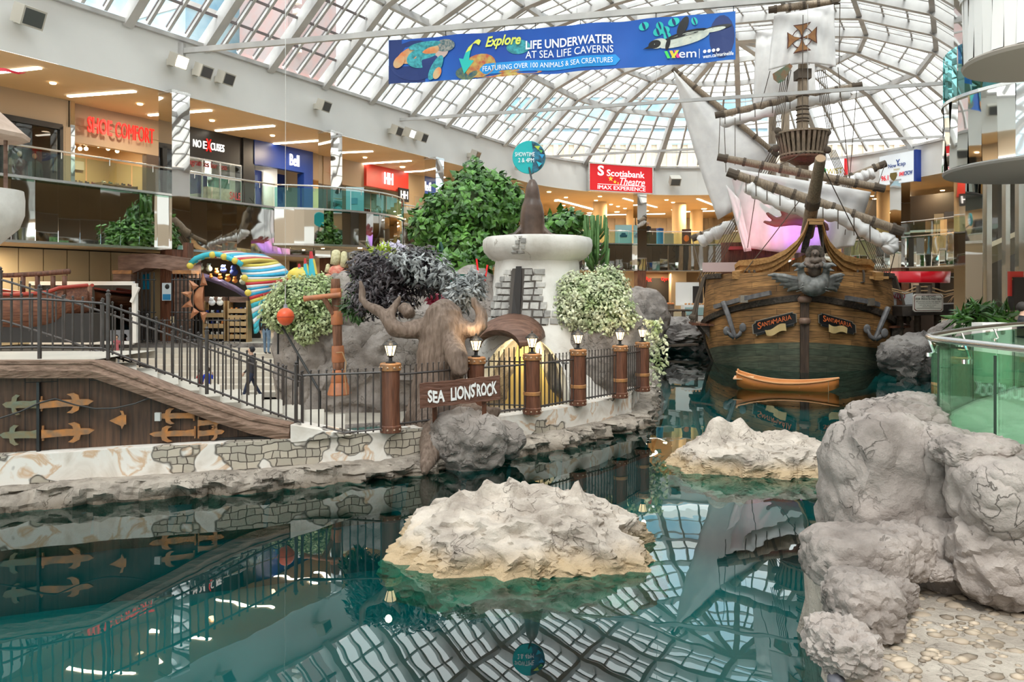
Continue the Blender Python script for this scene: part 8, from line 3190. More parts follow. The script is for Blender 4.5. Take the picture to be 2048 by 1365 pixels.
for pts, r in (([(1570, 442), (1590, 437), (1615, 441), (1640, 446)], [.28, .36, .34, .25]), ([(1572, 438), (1552, 440), (1540, 432), (1533, 425)], [.18, .14, .12, .08]), ([(1572, 446), (1550, 450), (1536, 446), (1527, 443)], [.18, .13, .11, .08]),
    ([(1640, 446), (1652, 452), (1656, 462)], [.2, .14, .08]), ([(1575, 436), (1568, 422), (1562, 416)], [.2, .2, .12])):
 mb.tube([Q(x, y) for x, y in pts], r, 8)
o = mb.build('brown_figure', mat('figure_redbrown', (.13, .045, .035), .7), ms); remesh(o, .06)
# lamp under the foot of the sail that stains the canvas violet
sp = bpy.data.lights.new('violet_stage_lamp', 'SPOT'); sp.energy = 260; sp.color = (.55, .22, 1.0); sp.spot_size = R(75); sp.spot_blend = .8
so_ = bpy.data.objects.new('violet_stage_lamp', sp); so_.location = S(1622, 500, 3.6); COL.objects.link(so_)
so_.rotation_euler = (S(1600, 455, 6) - so_.location).to_track_quat('-Z', 'Y').to_euler()
sp = bpy.data.lights.new('pink_stage_lamp', 'SPOT'); sp.energy = 260; sp.color = (1.0, .35, .45); sp.spot_size = R(95); sp.spot_blend = .8
so_ = bpy.data.objects.new('pink_stage_lamp', sp); so_.location = S(1540, 505, 3.4); COL.objects.link(so_)
so_.rotation_euler = (S(1520, 430, 6) - so_.location).to_track_quat('-Z', 'Y').to_euler()
# shield and black box beneath the upper sail
mb = MB(); mb.prism([(0, .1), (.9, .5), (1.0, .3), (.6, -.35), (.3, -.45), (.05, -.2)], S(1545, 152, MT - .6), cu, UP, .05); mb.build('painted_shield', mat('shield_paint', (.25, .10, .04), .5, (.03, .16, .10), 2.5), ship)
# standing rigging: one object per rope
ropes = []
for k in range(5):
 ropes.append((1582 - k * 4, 140, MT - .3, 1556 - k * 3, 262, MT - .6)); ropes.append((1634 + k * 4, 140, MT - .3, 1655 + k * 3, 262, MT - .6))
for k in range(6):
 ropes.append((1573 - k * 5, 290, 8, 1420 - k * 5, 560, 7)); ropes.append((1655 + k * 3, 300, 8, 1762 + k * 4, 556, 7))
ropes += [(1606, 30, MT - 1, 1604, 270, MT - 1), (1446, 180, 9, 1452, 345, 8), (1440, 236, 8, 1437, 315, 7), (1520, 330, 5, 1495, 496, 5), (1600, 400, 2, 1488, 545, 1.5), (1605, 20, 7, 1498, 47, 12), (1470, 230, 8.4, 1470, 330, 6),
   (1640, 322, -2.1, 1730, 500, 2.2), (1640, 322, -2.1, 1750, 540, 2.8), (1590, 20, 7, 1565, 262, 7), (1714, 172, 8.5, 1690, 470, 6), (1770, 328, 14.8, 1712, 500, 10), (1800, 463, 2.6, 1776, 560, 5), (1645, 455, .1, 1648, 535, -.2),
   (1680, 4, MT, 1678, 130, MT), (1676, 135, MT, 1700, 370, 6), (1540, 142, MT, 1520, 215, 8), (1385, 478, 14.8, 1405, 560, 9), (1615, 300, 5, 1560, 330, 5), (1500, 350, 2.4, 1500, 375, 2.4), (1615, 0, 7, 1618, 130, MT)]
for x0, y0, t0, x1, y1, t1 in ropes:
 mb = MB(); a, b = S(x0, y0, t0), S(x1, y1, t1)
 mb.tube([a, a.lerp(b, .5) - UP * .04, b], .022, 5); mb.build('rope', M_ROPE, ship)
# shroud feet and deadeyes at the channels
rnd = random.Random(9)
for sd in (-1, 1):
 for k in range(9):
  t_ = 3.2 + k * .32
  a = hull_pt(t_, sd, 2.02, .62); b = hull_pt(t_ + .1, sd, 4.3, .15)
  mb = MB(); mb.tube([a, a.lerp(b, .5) + SR * sd * .05, b], [.06, .05, .05], 6); mb.ball(a + UP * .25, (.13, .09, .15), 1); mb.build('shroud_foot', M_ROPE, ship)
# deckhouse and fittings seen above the bulwark
mb = MB(); a = S(1505, 500, 9); mb.box((a.x, a.y, a.z - .6), (3.4, 1.2, 2.0), R(-15)); mb.build('deckhouse', M_POSTWOOD, ship)
mb = MB(); a = S(1525, 497, 8.2); mb.box((a.x, a.y, a.z), (3.6, 1.6, .18), R(-15)); mb.build('deckhouse_roof', mat('deck_red', (.38, .04, .04), .5), ship)
mb = MB(); rows = [[S(1555 + 20 * math.cos(a / 8 * PI), 502 - 22 * math.sin(a / 8 * PI), 7.6) + SA * d for d in (0, 1.2)] for a in range(9)]; mb.grid(rows); o = mb.build('arched_door', M_SLAT, ship)
mb = MB(); a = S(1455, 535, 7); mb.box(a, (2.6, 1.0, .5), R(-15)); mb.build('covered_skiff', mat('skiff_pink', (.55, .40, .38), .6), ship)

# ---- orange rowing boat in front of the bow
RBc = PZ(1572, 770, 0)
rb = thing('rowing_boat', 'orange wooden rowing boat floating in front of the ship bow', 'boat', RBc)
M_ORB = mat('boat_orange', (.62, .22, .05), .5, (.54, .18, .04), 1.5)
a_, b_ = P(1467, 733, 28.8), P(1678, 748, 27.6)
ax = (b_ - a_); ax.z = 0; LB = ax.length; ax.normalize(); ay = V((-ax.y, ax.x, 0))
o0 = V((a_.x, a_.y, 0))
rows = []
for i in range(21):
 u = i / 20
 w = .62 * (math.sin(PI * (.16 + .84 * u) ** .9) ** .65 if u < 1 else 0)
 w = max(w, .015)
 zt = .36 + 1.0 * (.55 - u) ** 2 * 1.5 + .10 * max(0, u - .8) / .2
 zt = {True: .27 + .9 * (1 - u / .5) ** 2 * .40, False: .27 + .20 * ((u - .5) / .5) ** 2}[u < .5]
 zb = -.12 + .28 * max(0, (u - .7) / .3) ** 2 + .25 * max(0, (.2 - u) / .2)
 c = o0 + ax * LB * (u + (.035 if i == 0 else 0))
 rows.append([c - ay * w + UP * zt, c - ay * w * .85 + UP * (zb + (zt - zb) * .45), c - ay * w * .45 + UP * zb, c + ay * w * .45 + UP * zb, c + ay * w * .85 + UP * (zb + (zt - zb) * .45), c + ay * w + UP * zt])
mb = MB(); vr = mb.grid(rows); mb.f(vr[0]); o = mb.build('hull', M_ORB, rb, smooth=True, auto=40); so = o.modifiers.new('t', 'SOLIDIFY'); so.thickness = .045
for sd in (0, 5):
 mb = MB(); mb.tube([r_[sd] + UP * .02 for r_ in rows], .035, 6); mb.build('gunwale', mat('boat_orange_pale', (.72, .33, .13), .5), rb)
for u, w_ in ((.08, .35), (.34, .3), (.62, .26)):
 i = round(u * 20)
 mb = MB(); c = (rows[i][0] + rows[i][5]) / 2; mb.beam(c - ay * .48 - UP * .12, c + ay * .48 - UP * .12, w_ * 2 if u < .1 else w_, .04); mb.build('thwart', mat('boat_seat', (.75, .45, .25), .5), rb)
for i in (5, 8, 11, 14, 17):
 mb = MB(); mb.tube([rows[i][5] - UP * .02, rows[i][4] + UP * .03], .025, 5); mb.build('rib', M_ORB, rb)
mb = MB(); c = rows[18][0]; mb.tube([c, c - UP * .5, c - UP * .8], .012, 5); c2 = rows[20][0]; mb.tube([c2 + UP * .02, (c + c2) / 2 + UP * .05, c], .02, 6); mb.build('painter_rope', mat('tan_rope', (.45, .28, .14), .8), rb)
# ================================================================== ISLANDS, RIGHT BANK, RIGHT BALCONIES
c = PZ(1052, 1108, 0)
rock('island_rock', 'pale rock island in the middle of the foreground water', (c.x, c.y + .35, 0), (1.46, 1.05, .64), M_ROCKI, 3, 6, .15, 2.0, ridge=.75, sq=.66, cell=.4, flute=.24, flare=.14,
  bumps=((-.55, .1, .5, .14, .22), (-1.0, .1, .5, .14, .14), (.0, .2, .6, .35, .14), (.75, .2, .5, .12, .22), (-.25, .1, .5, .15, .16)))
c = PZ(1530, 936, 0)
rock('island_rock', 'second pale rock island in front of the ship, left end higher', (c.x, c.y + .3, 0), (1.55, 1.05, .55), M_ROCKI, 6, 6, .14, 2.0, ridge=.75, sq=.66, cell=.4, flute=.20, flare=.12, bumps=((-.85, .2, .5, .3, .42), (-.35, .2, .4, .2, .30), (.6, .2, .4, .4, .10)))
# cobbled shelf at lower right
M_COB = rock_mat('cobble_ground', (.30, .26, .22), (.47, .42, .36), (.22, .18, .15), scale=2.0, bump=.7)
ZC = 1.0
edge = [(2.1, 4.6), (2.2, 5.2), (2.42, 5.6), (2.66, 6.0), (2.9, 6.6), (3.0, 7.4), (3.1, 8.2)]
rows = []
for (x, y) in [(2.05 + (x_ - 2.05), y_) for x_, y_ in [tuple(V(p_).lerp(V(q_), k_ / 5)) for p_, q_ in zip([(2.05, 3.4)] + edge, edge) for k_ in range(5)] + edge[-1:]]:
 rows.append([V((x - .02, y, -.6)), V((x - .05 - .1 * noise.noise(V((y * 3, 0, 0))), y, .0)), V((x + .14 * noise.noise(V((y * 4, 3, 0))), y, .35)), V((x - .02 + .14 * noise.noise(V((y * 4, 9, 0))), y, .7)), V((x + .03 * math.sin(y * 9), y, ZC - .08)), V((x + .10, y, ZC))] + [V((x + .1 + k * .125, y, ZC + .02 * noise.noise(V((x + k, y * 2, 0))))) for k in range(1, 22)])
mb = MB(); mb.grid(rows); struct(mb.build('ground_shelf', M_COB, smooth=True, origin='keep'))
rnd = random.Random(77)
M_PEB = mat('pebble', (.26, .21, .16), .6, (.44, .36, .27), 3, island=.35)
mb = MB()
for k in range(850):
 y = 4.0 + 3.4 * rnd.random() ** 1.1
 x0 = 2.2 + max(0, y - 5.2) * .36
 x = x0 + rnd.random() * 2.4
 s = rnd.uniform(.016, .052) * (1.25 if rnd.random() < .1 else 1)
 mb.ball((x, y, ZC + .0), (s * rnd.uniform(.9, 1.7), s, s * .42), 1 if s < .05 else 2, M=Matrix.Rotation(rnd.uniform(-.5, .5), 4, 'Z'))
o = mb.build('pebbles', M_PEB, smooth=True, origin='keep')
tag(o, 'rounded tan pebbles set in the cement of the lower right shelf', 'pebbles', kind='stuff')
B = lambda px, py, Y: P(px, py, Y)
# boulders of the right bank: label, px, py of centre, distance, radii, seed ...
bl = [('tall pale boulder face rising from the water right of the second island', 1764, 992, 9.25, (.60, .6, .95), 31, .16, .8, .05),
  ('flat topped pale boulder behind the tall one, at the left edge of the glass', 1790, 855, 10.2, (.58, .55, .33), 32, .2, 1.1, 0),
  ('small pale boulder topping the bank against the glass panel corner', 1830, 822, 10.6, (.34, .4, .22), 33, .2, 1.1, 0),
  ('upright finger shaped boulder left of the dark cleft', 1868, 985, 8.85, (.24, .36, .66), 34, .13, .9, 0),
  ('rounded boulder crowning the finger shaped one', 1858, 900, 9.1, (.36, .4, .30), 35, .16, .9, 0),
  ('shaded triangular boulder with the dark cleft below the glass', 1940, 1000, 8.85, (.46, .5, .72), 36, .18, .9, .2),
  ('flat ledge boulder right under the glass panels', 1955, 905, 8.3, (.42, .35, .16), 37, .2, 1.0, 0),
  ('big overhanging boulder at the right edge', 2035, 985, 8.0, (.62, .5, .40), 38, .15, .8, .1),
  ('lower big boulder at the right edge, below the overhanging one', 2040, 1110, 7.95, (.62, .42, .48), 39, .2, 1.0, -.2),
  ('squat boulder in front of the cleft at the back of the pebble shelf', 1900, 1105, 8.6, (.42, .4, .40), 40, .15, .9, 0),
  ('low shelf boulder jutting over the water at the foot of the tall one', 1708, 1114, 8.2, (.50, .42, .30), 41, .16, 1.0, .1),
  ('creased boulder leaning on the foot of the tall face', 1800, 1105, 8.25, (.29, .3, .28), 42, .2, 1.1, .3),
  ('pointed boulder at the edge of the pebble shelf', 1726, 1208, 7.35, (.31, .36, .28), 43, .2, 1.1, 0),
  ('small angular boulder behind the pointed one', 1782, 1190, 7.75, (.22, .2, .17), 44, .24, 1.1, .4),
  ('little grey boulder at the back of the shelf, under the cleft', 1868, 1140, 8.15, (.18, .16, .10), 45, .2, 1.1, 0),
  ('jagged ledge rock at the shelf edge near the bottom', 1682, 1290, 6.6, (.26, .34, .17), 46, .3, 1.3, 0)]
for lab, px, py, Y, r, sd, amp, fq, rz in bl:
 rock('boulder', lab, B(px, py, Y * .8), [q * .83 for q in r], M_ROCK, sd, 5, amp * 1.25, fq * 1.2, ridge=.6, sq=.62, cell=1.1, rz=rz)
mb = MB(); mb.ball(B(1708, 1345, 5.2), (.10, .096, .088), 3)
tag(mb.build('round_cobble', M_PEB, smooth=True), 'large smooth round cobble at the bottom left of the pebble shelf', 'stone')
mb = MB(); mb.ball(B(1672, 1362, 5.1), (.056, .064, .05), 3)
tag(mb.build('round_cobble', mat('cobble_dark', (.10, .10, .12), .5), smooth=True), 'dark grey cobble at the very bottom of the shelf edge', 'stone')

# plaza floor behind the right glass railing
fl_ = [(4.62, 4.5), (4.62, 8.1), (4.78, 8.6), (5.5, 9.5), (6.3, 10.4), (7.7, 11.7), (10.2, 13.6), (14, 16.5)]
fl_ = [(x - .13, y) for x, y in fl_]
mb = MB(); mb.poly([V((x, y, 2.1)) for x, y in fl_] + [V((30, 16.5, 2.1)), V((30, 4.5, 2.1))])
for i in range(len(fl_) - 1):
 a, b = fl_[i], fl_[i + 1]
 mb.poly([V((*a, .2)), V((*b, .2)), V((*b, 2.1)), V((*a, 2.1))], 1)
struct(mb.build('floor_walkway', [mat('walkway_tile', (.55, .56, .48), .4, (.50, .51, .44), .8), M_ROCK], origin='keep'))
rp = [(4.6, 4.2), (4.6, 6.0), (4.6, 7.2), (4.6, 8.0), (4.63, 8.3), (4.76, 8.62), (5.05, 9.0), (5.5, 9.52), (6.3, 10.4), (7.7, 11.7), (10.2, 13.6)]
rp = [(x - .13, y) for x, y in rp]
t = thing('glass_railing', 'big green glass railing with steel handrail at the right edge', 'railing', V((4.6, 6, 2.1)))
rp3 = [V((x, y, 0)) for x, y in rp]
M_GG = glass_mat('railing_glass', (.62, .86, .72), .05)
ZR = 3.09
for (a, b) in (((4.6, 4.9), (4.6, 6.15)), ((4.6, 6.18), (4.6, 7.14)), ((4.6, 7.17), (4.6, 8.1)), ((4.61, 8.14), (4.92, 8.84)), ((4.94, 8.87), (5.5, 9.52)), ((5.52, 9.55), (6.3, 10.4)), ((6.33, 10.43), (7.7, 11.7)), ((7.72, 11.72), (10.2, 13.6))):
 a, b = (a[0] - .13, a[1]), (b[0] - .13, b[1])
 mb = MB(); mb.beam(V((*a, 2.48)), V((*b, 2.48)), .016, 1.08); g = mb.build('glass_panel', M_GG, t)
 mb = MB(); mb.beam(V((*a, 1.95)), V((*a, 3.0)), .018, .018); mb.build('edge_seal', mat('seal_dark', (.02, .05, .035), .4), g)
mb = MB(); mb.tube([V((x, y, ZR)) for x, y in rp], .034, 12); mb.build('handrail', M_BRUSHED, t, smooth=True)
for x, y, nx, ny in ((4.6, 5.6, 1, 0), (4.6, 6.7, 1, 0), (4.6, 7.65, 1, 0), (4.70, 8.5, .8, -.5), (5.9, 9.95, .7, -.7), (7.0, 11.05, .7, -.7)):
 x -= .13
 mb = MB(); a = V((x, y, 2.9)); mb.tube([a, a + V((nx * .05, ny * .05, .03)), V((x, y, ZR - .02))], .014, 8); mb.lathe([(.001, -.02), (.028, -.02), (.028, .02), (.001, .02)], a, 12); mb.build('bracket', M_CHROME, t)
# inner side balustrade casts its own bottom line: steel shoe along the glass foot
mb = MB()
for i in range(len(fl_) - 1):
 mb.beam(V((*fl_[i], 2.11)), V((*fl_[i + 1], 2.11)), .05, .03)
mb.build('base_shoe', M_BRUSHED, t)
# waste bins / white cabinets on the walkway, seen through the glass
for k, (px, py) in enumerate(((1968, 700), (1998, 695))):
 q = P(px, 720, 17.0)
 tq = thing('white_cabinet', ['pale cabinet with chrome handles beyond the glass railing, left one', 'pale cabinet with chrome handles beyond the glass railing, right one'][k], 'cabinet', V((q.x, q.y, 1.6)))
 mb = MB(); mb.box((q.x, q.y, 2.25), (.31, .4, 1.3)); mb.build('body', M_WHITE, tq)
 mb = MB(); mb.box((q.x - .05, q.y - .21, 2.7), (.1, .03, .06)); mb.build('handle', M_CHROME, tq)

# rocks and plants beyond the railing, pier with the notice board
rock('rock_bank', 'dark rounded rocks at the water right of the ship hull', P(1842, 716, 33), (1.8, 1.2, 1.05), M_ROCKD, 51, 5, .3, 1.5, cell=.4)
rock('rock_bank', 'grey rock ledge below the broad leaved plants', P(1925, 676, 25), (1.0, .8, .62), M_ROCK, 52, 5, .3, 1.4, cell=.4)
rock('rock_bank', 'grey rock slope right of the broad leaved plants', P(1996, 684, 21), (1.1, .9, .45), M_ROCK, 53, 5, .25, 1.3)
bush('broad_leaf_plant', 'clump of broad dark green leaves on the rock behind the glass railing', 'plant', [PB_(1965, 635, 23, 42, 20, .6), PB_(1935, 640, 23, 22, 14, .5), PB_(1995, 640, 23, 22, 18, .5)], 260, .55, leafmat('aspidistra', (.025, .09, .015), (.07, .2, .03), .3), M_IVYD, 61, .5, .22, .4, .8, k=.6)
t = thing('dead_palm', 'grey shaggy palm stump with drooping fronds behind the broad leaved plants', 'plant', P(1945, 640, 27))
mb = MB(); mb.tube([P(1948, 640, 27), P(1944, 600, 27), P(1943, 575, 27)], [.22, .2, .12], 10); mb.build('trunk', M_BARK, t)
leaf_cloud('fronds', [(P(1942, 565, 27), (0, -.2, .2))] * 26, mat('frond_grey', (.16, .17, .13), .7), .8, t, 3, 1.2, .10, .2, face=False); leaf_cloud('top_fronds', [(P(1943, 515, 27), (0, 0, -.3))] * 22, mat('frond_green', (.06, .11, .07), .6), .7, t, 4, .9, .1, .1, face=False)
mb = MB(); mb.tube([P(1943, 570, 27), P(1943, 515, 27)], .03, 6); mb.build('stalk', M_BARK, t)
leaf_cloud('dry_fronds', [(P(1916, 588, 27), (0, -.2, .1))] * 22, mat('frond_tan', (.42, .25, .13), .7), .5, t, 6, .9, .10, .2, face=False)
pr = thing('wooden_pier', 'dark wooden pier with rope rail between ship and plants', 'pier', P(1850, 640, 36))
mb = MB(); mb.beam(P(1785, 622, 36), P(1925, 616, 36), 1.8, .45); mb.build('deck', mat('pier_dark', (.03, .022, .018), .7, (.06, .045, .035), 3), pr)
for px in (1800, 1835, 1875, 1915):
 mb = MB(); a = P(px, 620, 36); mb.tube([V((a.x, a.y, -.8)), a], .16, 8); mb.build('pile', M_BARK, pr)
for px in (1834, 1857):
 mb = MB(); mb.tube([P(px, 622, 35.4), P(px, 571, 35.4)], .17, 8); mb.build('post', M_BARK, pr)
for pts in ([(1784, 578), (1810, 584), (1834, 574), (1857, 574), (1890, 584), (1940, 574)], [(1784, 582), (1810, 588), (1834, 582), (1857, 582), (1890, 590), (1940, 580)]):
 mb = MB(); mb.tube([P(x, y, 35.3) for x, y in pts], .035, 6); mb.build('rope', mat('tan_rope', (.45, .28, .14), .8), pr)
nb = thing('notice_board', 'cream notice board about private parties fixed to the dark pier', 'sign', P(1855, 624, 34.6))
o1 = P(1825, 624, 34.7); w, h = 60 * 34.7 / F, 36 * 34.7 / F
M_CREAMB = mat('notice_cream', (.70, .66, .58), .5)
cut = lambda i: [(i + .08, i), (w - i - .08, i), (w - i, i + .08), (w - i, h - i - .08), (w - i - .08, h - i), (i + .08, h - i), (i, h - i - .08), (i, i + .08)]
mb = MB(); mb.prism(cut(0), o1, V((1, 0, 0)), UP, .06); mb.build('board', M_CREAMB, nb)
mb = MB(); mb.prism(cut(.04), o1 - V((0, .062, 0)), V((1, 0, 0)), UP, .01); mb.build('border', mat('notice_maroon', (.20, .05, .04), .5), nb)
mb = MB(); mb.prism(cut(.065), o1 - V((0, .075, 0)), V((1, 0, 0)), UP, .01); mb.build('face', M_CREAMB, nb)
for body, u0, u1, v0, v1, b in (('ALL ABOARD', .26, .74, .80, .91, .04), ('FOR PRIVATE PARTIES!!', .07, .93, .65, .77, .04), ('this and more on the main deck for', .08, .90, .54, .61, .01), ('corporate functions, birthdays', .14, .84, .44, .51, .01), ('and other special events', .2, .75, .34, .41, .01), ('please inquire', .3, .68, .25, .31, .01), ('I', .1, .92, .19, .205, 0)):
 writing('lettering', body, o1 + V((w * u0, -.09, h * v0)), V((1, 0, 0)), UP, w * (u1 - u0), h * (v1 - v0), M_BLACK, nb, .005, b)
# red banded kiosk and white board behind the pier
k_ = thing('red_kiosk', 'kiosk with a broad red fascia band behind the pier', 'kiosk', P(1840, 640, 44))
pts = [(1770, 45.5), (1800, 43.8), (1840, 43), (1880, 43.8), (1898, 45.5)]
mb = MB(); mb.grid([[P(x, 543, Y) for x, Y in pts], [P(x, 563, Y) for x, Y in pts], [P(x, 563, Y + 1.2) for x, Y in pts]]); o = mb.build('fascia_band', mat('kiosk_red', (.62, .0, .012), .35), k_, smooth=True, auto=40); so = o.modifiers.new('t', 'SOLIDIFY'); so.thickness = .1
mb = MB(); a, b = P(1790, 610, 45), P(1880, 610, 45); mb.box(((a.x + b.x) / 2, 45.2, 1.9), (b.x - a.x, .6, 1.7)); mb.build('counter', mat('kiosk_counter', (.08, .05, .035), .5), k_)
for x in (1795, 1830, 1872):
 mb = MB(); a = P(x, 590, 45); mb.box((a.x, 45, 3.2), (.3, .3, 2.6)); mb.build('post', M_CEIL if x == 1830 else M_DARK, k_)
t = thing('mesh_board', 'white mesh board with red lettering beside the ship', 'sign', P(1808, 613, 37))
o1 = P(1776, 613, 37); w, h = 56 * 37 / F, 29 * 37 / F
mb = MB(); mb.box(o1 + V((w / 2, .05, h / 2)), (w, .06, h)); mb.build('board', mat('mesh_white', (.62, .62, .62), .6, (.72, .72, .72), 30), t)
writing('lettering', 'ONZEO', o1 + V((.0, -.02, h * .52)), V((1, 0, 0)), UP, w * .60, h * .38, mat('board_red', (.32, .01, .03), .5), t, .02, .03)
mb = MB(); mb.prism([(0, 0), (.3, .02), (.22, .22), (.1, .3), (.06, .4), (.0, .36)], o1 + V((w * .30, -.02, h * .05)), V((1, 0, 0)), UP, .02); mb.build('small_picture', mat('board_brown', (.25, .10, .06), .5), t)
# cafe counters behind the far right railing
for k, (px, py, w, h, off, c, lab) in enumerate(((1795, 491, .9, .6, -.4, (.45, .72, .66), 'pale green notice panel behind the far right railing'), (1862, 462, 3.6, .12, 2.0, (.72, .70, .66), 'white counter top behind the far right railing'), (1878, 445, .6, 1.2, 3, (.55, .40, .22), 'lit picture frame above the white counter, left'), (1902, 442, .8, 1.3, 3, (.16, .13, .10), 'lit picture frame above the white counter, right'))):
 a = arc_pt(px, max(.3, off)); z = P(px, py, a.y).z
 mb = MB(); mb.box((a.x, a.y, z), (w, .12 if h > .2 else .8, h), R(-38))
 tag(mb.build('cafe_panel', mat('cafe_%d' % k, c, .4, emit=(c, .25))), lab, 'panel')

# ---- food stands, rail and rocks at the left of the ship
rock('rock_bank', 'grey shore rocks left of the ship behind the bank corner', P(1300, 672, 47), (4.2, 2.0, 1.1), M_ROCKD, 54, 5, .3, 2.0, cell=.5)
rock('rock_bank', 'smooth grey rock shoulder right of the pale ivy', P(1282, 640, 44), (1.6, 1.5, 1.9), M_ROCK, 55, 5, .2, 1.2)
rf = thing('timber_rail_fence', 'low timber rail fence on the shore left of the ship', 'fence', P(1345, 650, 48.5))
for px in (1305, 1343, 1367, 1392):
 mb = MB(); mb.tube([P(px, 650, 48.5), P(px, 619, 48.5)], .12, 8); mb.build('post', M_BARK, rf)
mb = MB(); mb.tube([P(1303, 621, 48.4), P(1394, 621, 48.4)], .07, 8); mb.build('rail', M_BARK, rf)
mb = MB(); a, b = P(1306, 625, 49), P(1372, 645, 49); mb.box(((a.x + b.x) / 2, 49, (a.z + b.z) / 2), (b.x - a.x, .1, a.z - b.z)); mb.build('board', M_CREAM, rf)
for k, (px, y0, y1) in enumerate(((1273, 583, 615), (1283, 583, 616), (1313, 611, 640), (1322, 611, 641))):
 mb = MB(); mb.tube([P(px, y1 + 8, 47.5), P(px, y0 + 1, 47.5), P(px, y0, 47.5)], [.16, .16, .08], 10)
 tag(mb.build('piling', M_POSTWOOD, smooth=True), ['tall timber piling left of its twin beside the wood clad column', 'tall timber piling right of its twin beside the wood clad column', 'short timber piling by the rail fence, left of the pair', 'short timber piling by the rail fence, right of the pair'][k], 'piling')
t = thing('bakery_stand', 'white bakery stand with glass front at the ship side', 'stand', P(1385, 640, 49.5))
q = P(1388, 625, 49.5)
mb = MB(); mb.box((q.x, q.y, 2.0), (1.5, .8, 1.4)); mb.build('counter', M_WHITE, t)
mb = MB(); mb.box((q.x, q.y - .42, 2.3), (1.35, .03, .5)); mb.build('glass_front', mat('case_glass', (.35, .52, .52), .15), t)
mb = MB(); mb.box((q.x - .3, q.y + .6, 3.4), (1.5, .1, 1.5)); mb.box((q.x + .25, q.y + .5, 3.3), (.7, .06, 1.1)); mb.build('menu_board', M_WHITE, t)
mb = MB(); mb.box((q.x + .35, q.y + .45, 3.35), (.65, .05, 1.1)); mb.build('menu_frame', M_DARK, t)
for k in range(6):
 mb = MB(); mb.ball((q.x - .55 + k * .22, q.y - .1, 2.76), (.09, .09, .07), 1)
 tag(mb.build('bread_loaf', mat('bread', (.50, .24, .09), .7)), 'bread loaf on top of the white bakery stand', 'bread', 'loaves on the bakery stand')
t = thing('fruit_barrow', 'wooden barrow heaped with fruit before the dark food counter', 'barrow', P(1338, 620, 50.5))
q = P(1338, 609, 50.5)
mb = MB(); mb.box((q.x, q.y, q.z - .25), (.6, .5, .5)); mb.box((q.x, q.y, (q.z - .5 + ZM) / 2), (.4, .3, q.z - .5 - ZM)); mb.build('crate', M_BARK, t)
for k in range(7):
 mb = MB(); mb.ball((q.x - .22 + (k % 4) * .15, q.y - .1 + (k // 4) * .15, q.z + .04), .085, 1)
 tag(mb.build('fruit', mat('fruit_orange', (.65, .20, .05), .5)), 'orange fruit heaped on the wooden barrow', 'fruit', 'fruit on the barrow')
for k in range(5):
 x = 1322 + k * 14 + (k % 2) * 3
 mb = MB(); a = P(x, 690, 46); mb.tube([a, a + UP * .3, a + UP * .55 + V((.08, 0, .05))], [.12, .09, .15], 8)
 tag(mb.build('white_bird', M_WHITE, smooth=True), 'small white bird figure on the shore at the ship side', 'bird', 'white birds on the shore')
for k in range(3):
 a = P(1340 + k * 12, 668, 45.6)
 mb = MB(); mb.beam(a, a + V((1.0, .2, -.35 + .3 * k)), .2, .12)
 tag(mb.build('driftwood_plank', M_BARK), ['broken plank on the shore rocks, leftmost of three', 'broken plank on the shore rocks, middle of three', 'broken plank on the shore rocks, rightmost of three'][k], 'plank')
mb = MB(); mb.beam(P(1290, 694, 44.5), P(1396, 689, 44.5), .3, .12); tag(mb.build('shore_log', M_BARK), 'long dark log at the waterline left of the ship', 'log')

# ---- mirrored pillar and round balconies at the upper right
YP = 24.0
t = thing('glass_pillar', 'tall mirrored pillar at the right, passing behind the round balconies', 'column', P(1932, 640, YP))
q = P(1936, 0, YP)
mb = MB(); mb.box((q.x, q.y, 8.5), (.55, .55, 14.0), R(4)); mb.build('mirror_cladding', M_COLMIRROR, t)
for px, w in ((1958, .12), (1975, .16), (2012, .14), (2040, .2)):
 mb = MB(); q2 = P(px, 0, YP + .6); mb.box((q2.x, q2.y, 5.0), (w, .2, 6.8)); mb.build('mullion', M_BRUSHED, t)
mb = MB(); a, b = P(1945, 500, YP + .7), P(2120, 500, YP + .7); mb.poly([V((a.x, a.y, 1.6)), V((b.x, b.y, 1.6)), V((b.x, b.y, 8.2)), V((a.x, a.y, 8.2))]); mb.build('glass', M_GLASS, t)
mb = MB(); a, b = P(1940, 300, YP + 6), P(2250, 300, YP + 6); mb.poly([V((a.x, a.y, 1.6)), V((b.x, b.y, 1.6)), V((b.x, b.y, 13)), V((a.x, a.y, 13))]); struct(mb.build('wall_right', mat('right_dark', (.10, .08, .06), .5), origin='keep'))
mb = MB(); mb.beam(P(1950, 520, YP + 1.5), P(2100, 455, YP + 1.5), .8, .5); tag(mb.build('escalator_side', M_BEIGE), 'beige sloping escalator side behind the right pillar', 'escalator')
t = thing('red_shop_panel', 'red lower panel with gold writing at the right edge above the glass railing', 'sign', P(2030, 590, 23))
q = P(2031, 568, 23.5); mb = MB(); mb.box(q, (.42, .1, .75)); mb.build('board', M_RED, t)
writing('lettering', 'CIBC', q + V((-.15, -.06, .08)), V((1, 0, 0)), UP, .3, .12, mat('gold_letters', (.7, .55, .1), .5), t, .01, .02)
mb = MB(); mb.beam(P(2022, 588, 23.5), P(2044, 588, 23.5), .3, 1.0); mb.build('base', M_DARK, t)
YD_ = 20.0
dk = YD_ / F
dc = P(2105, 338, YD_)
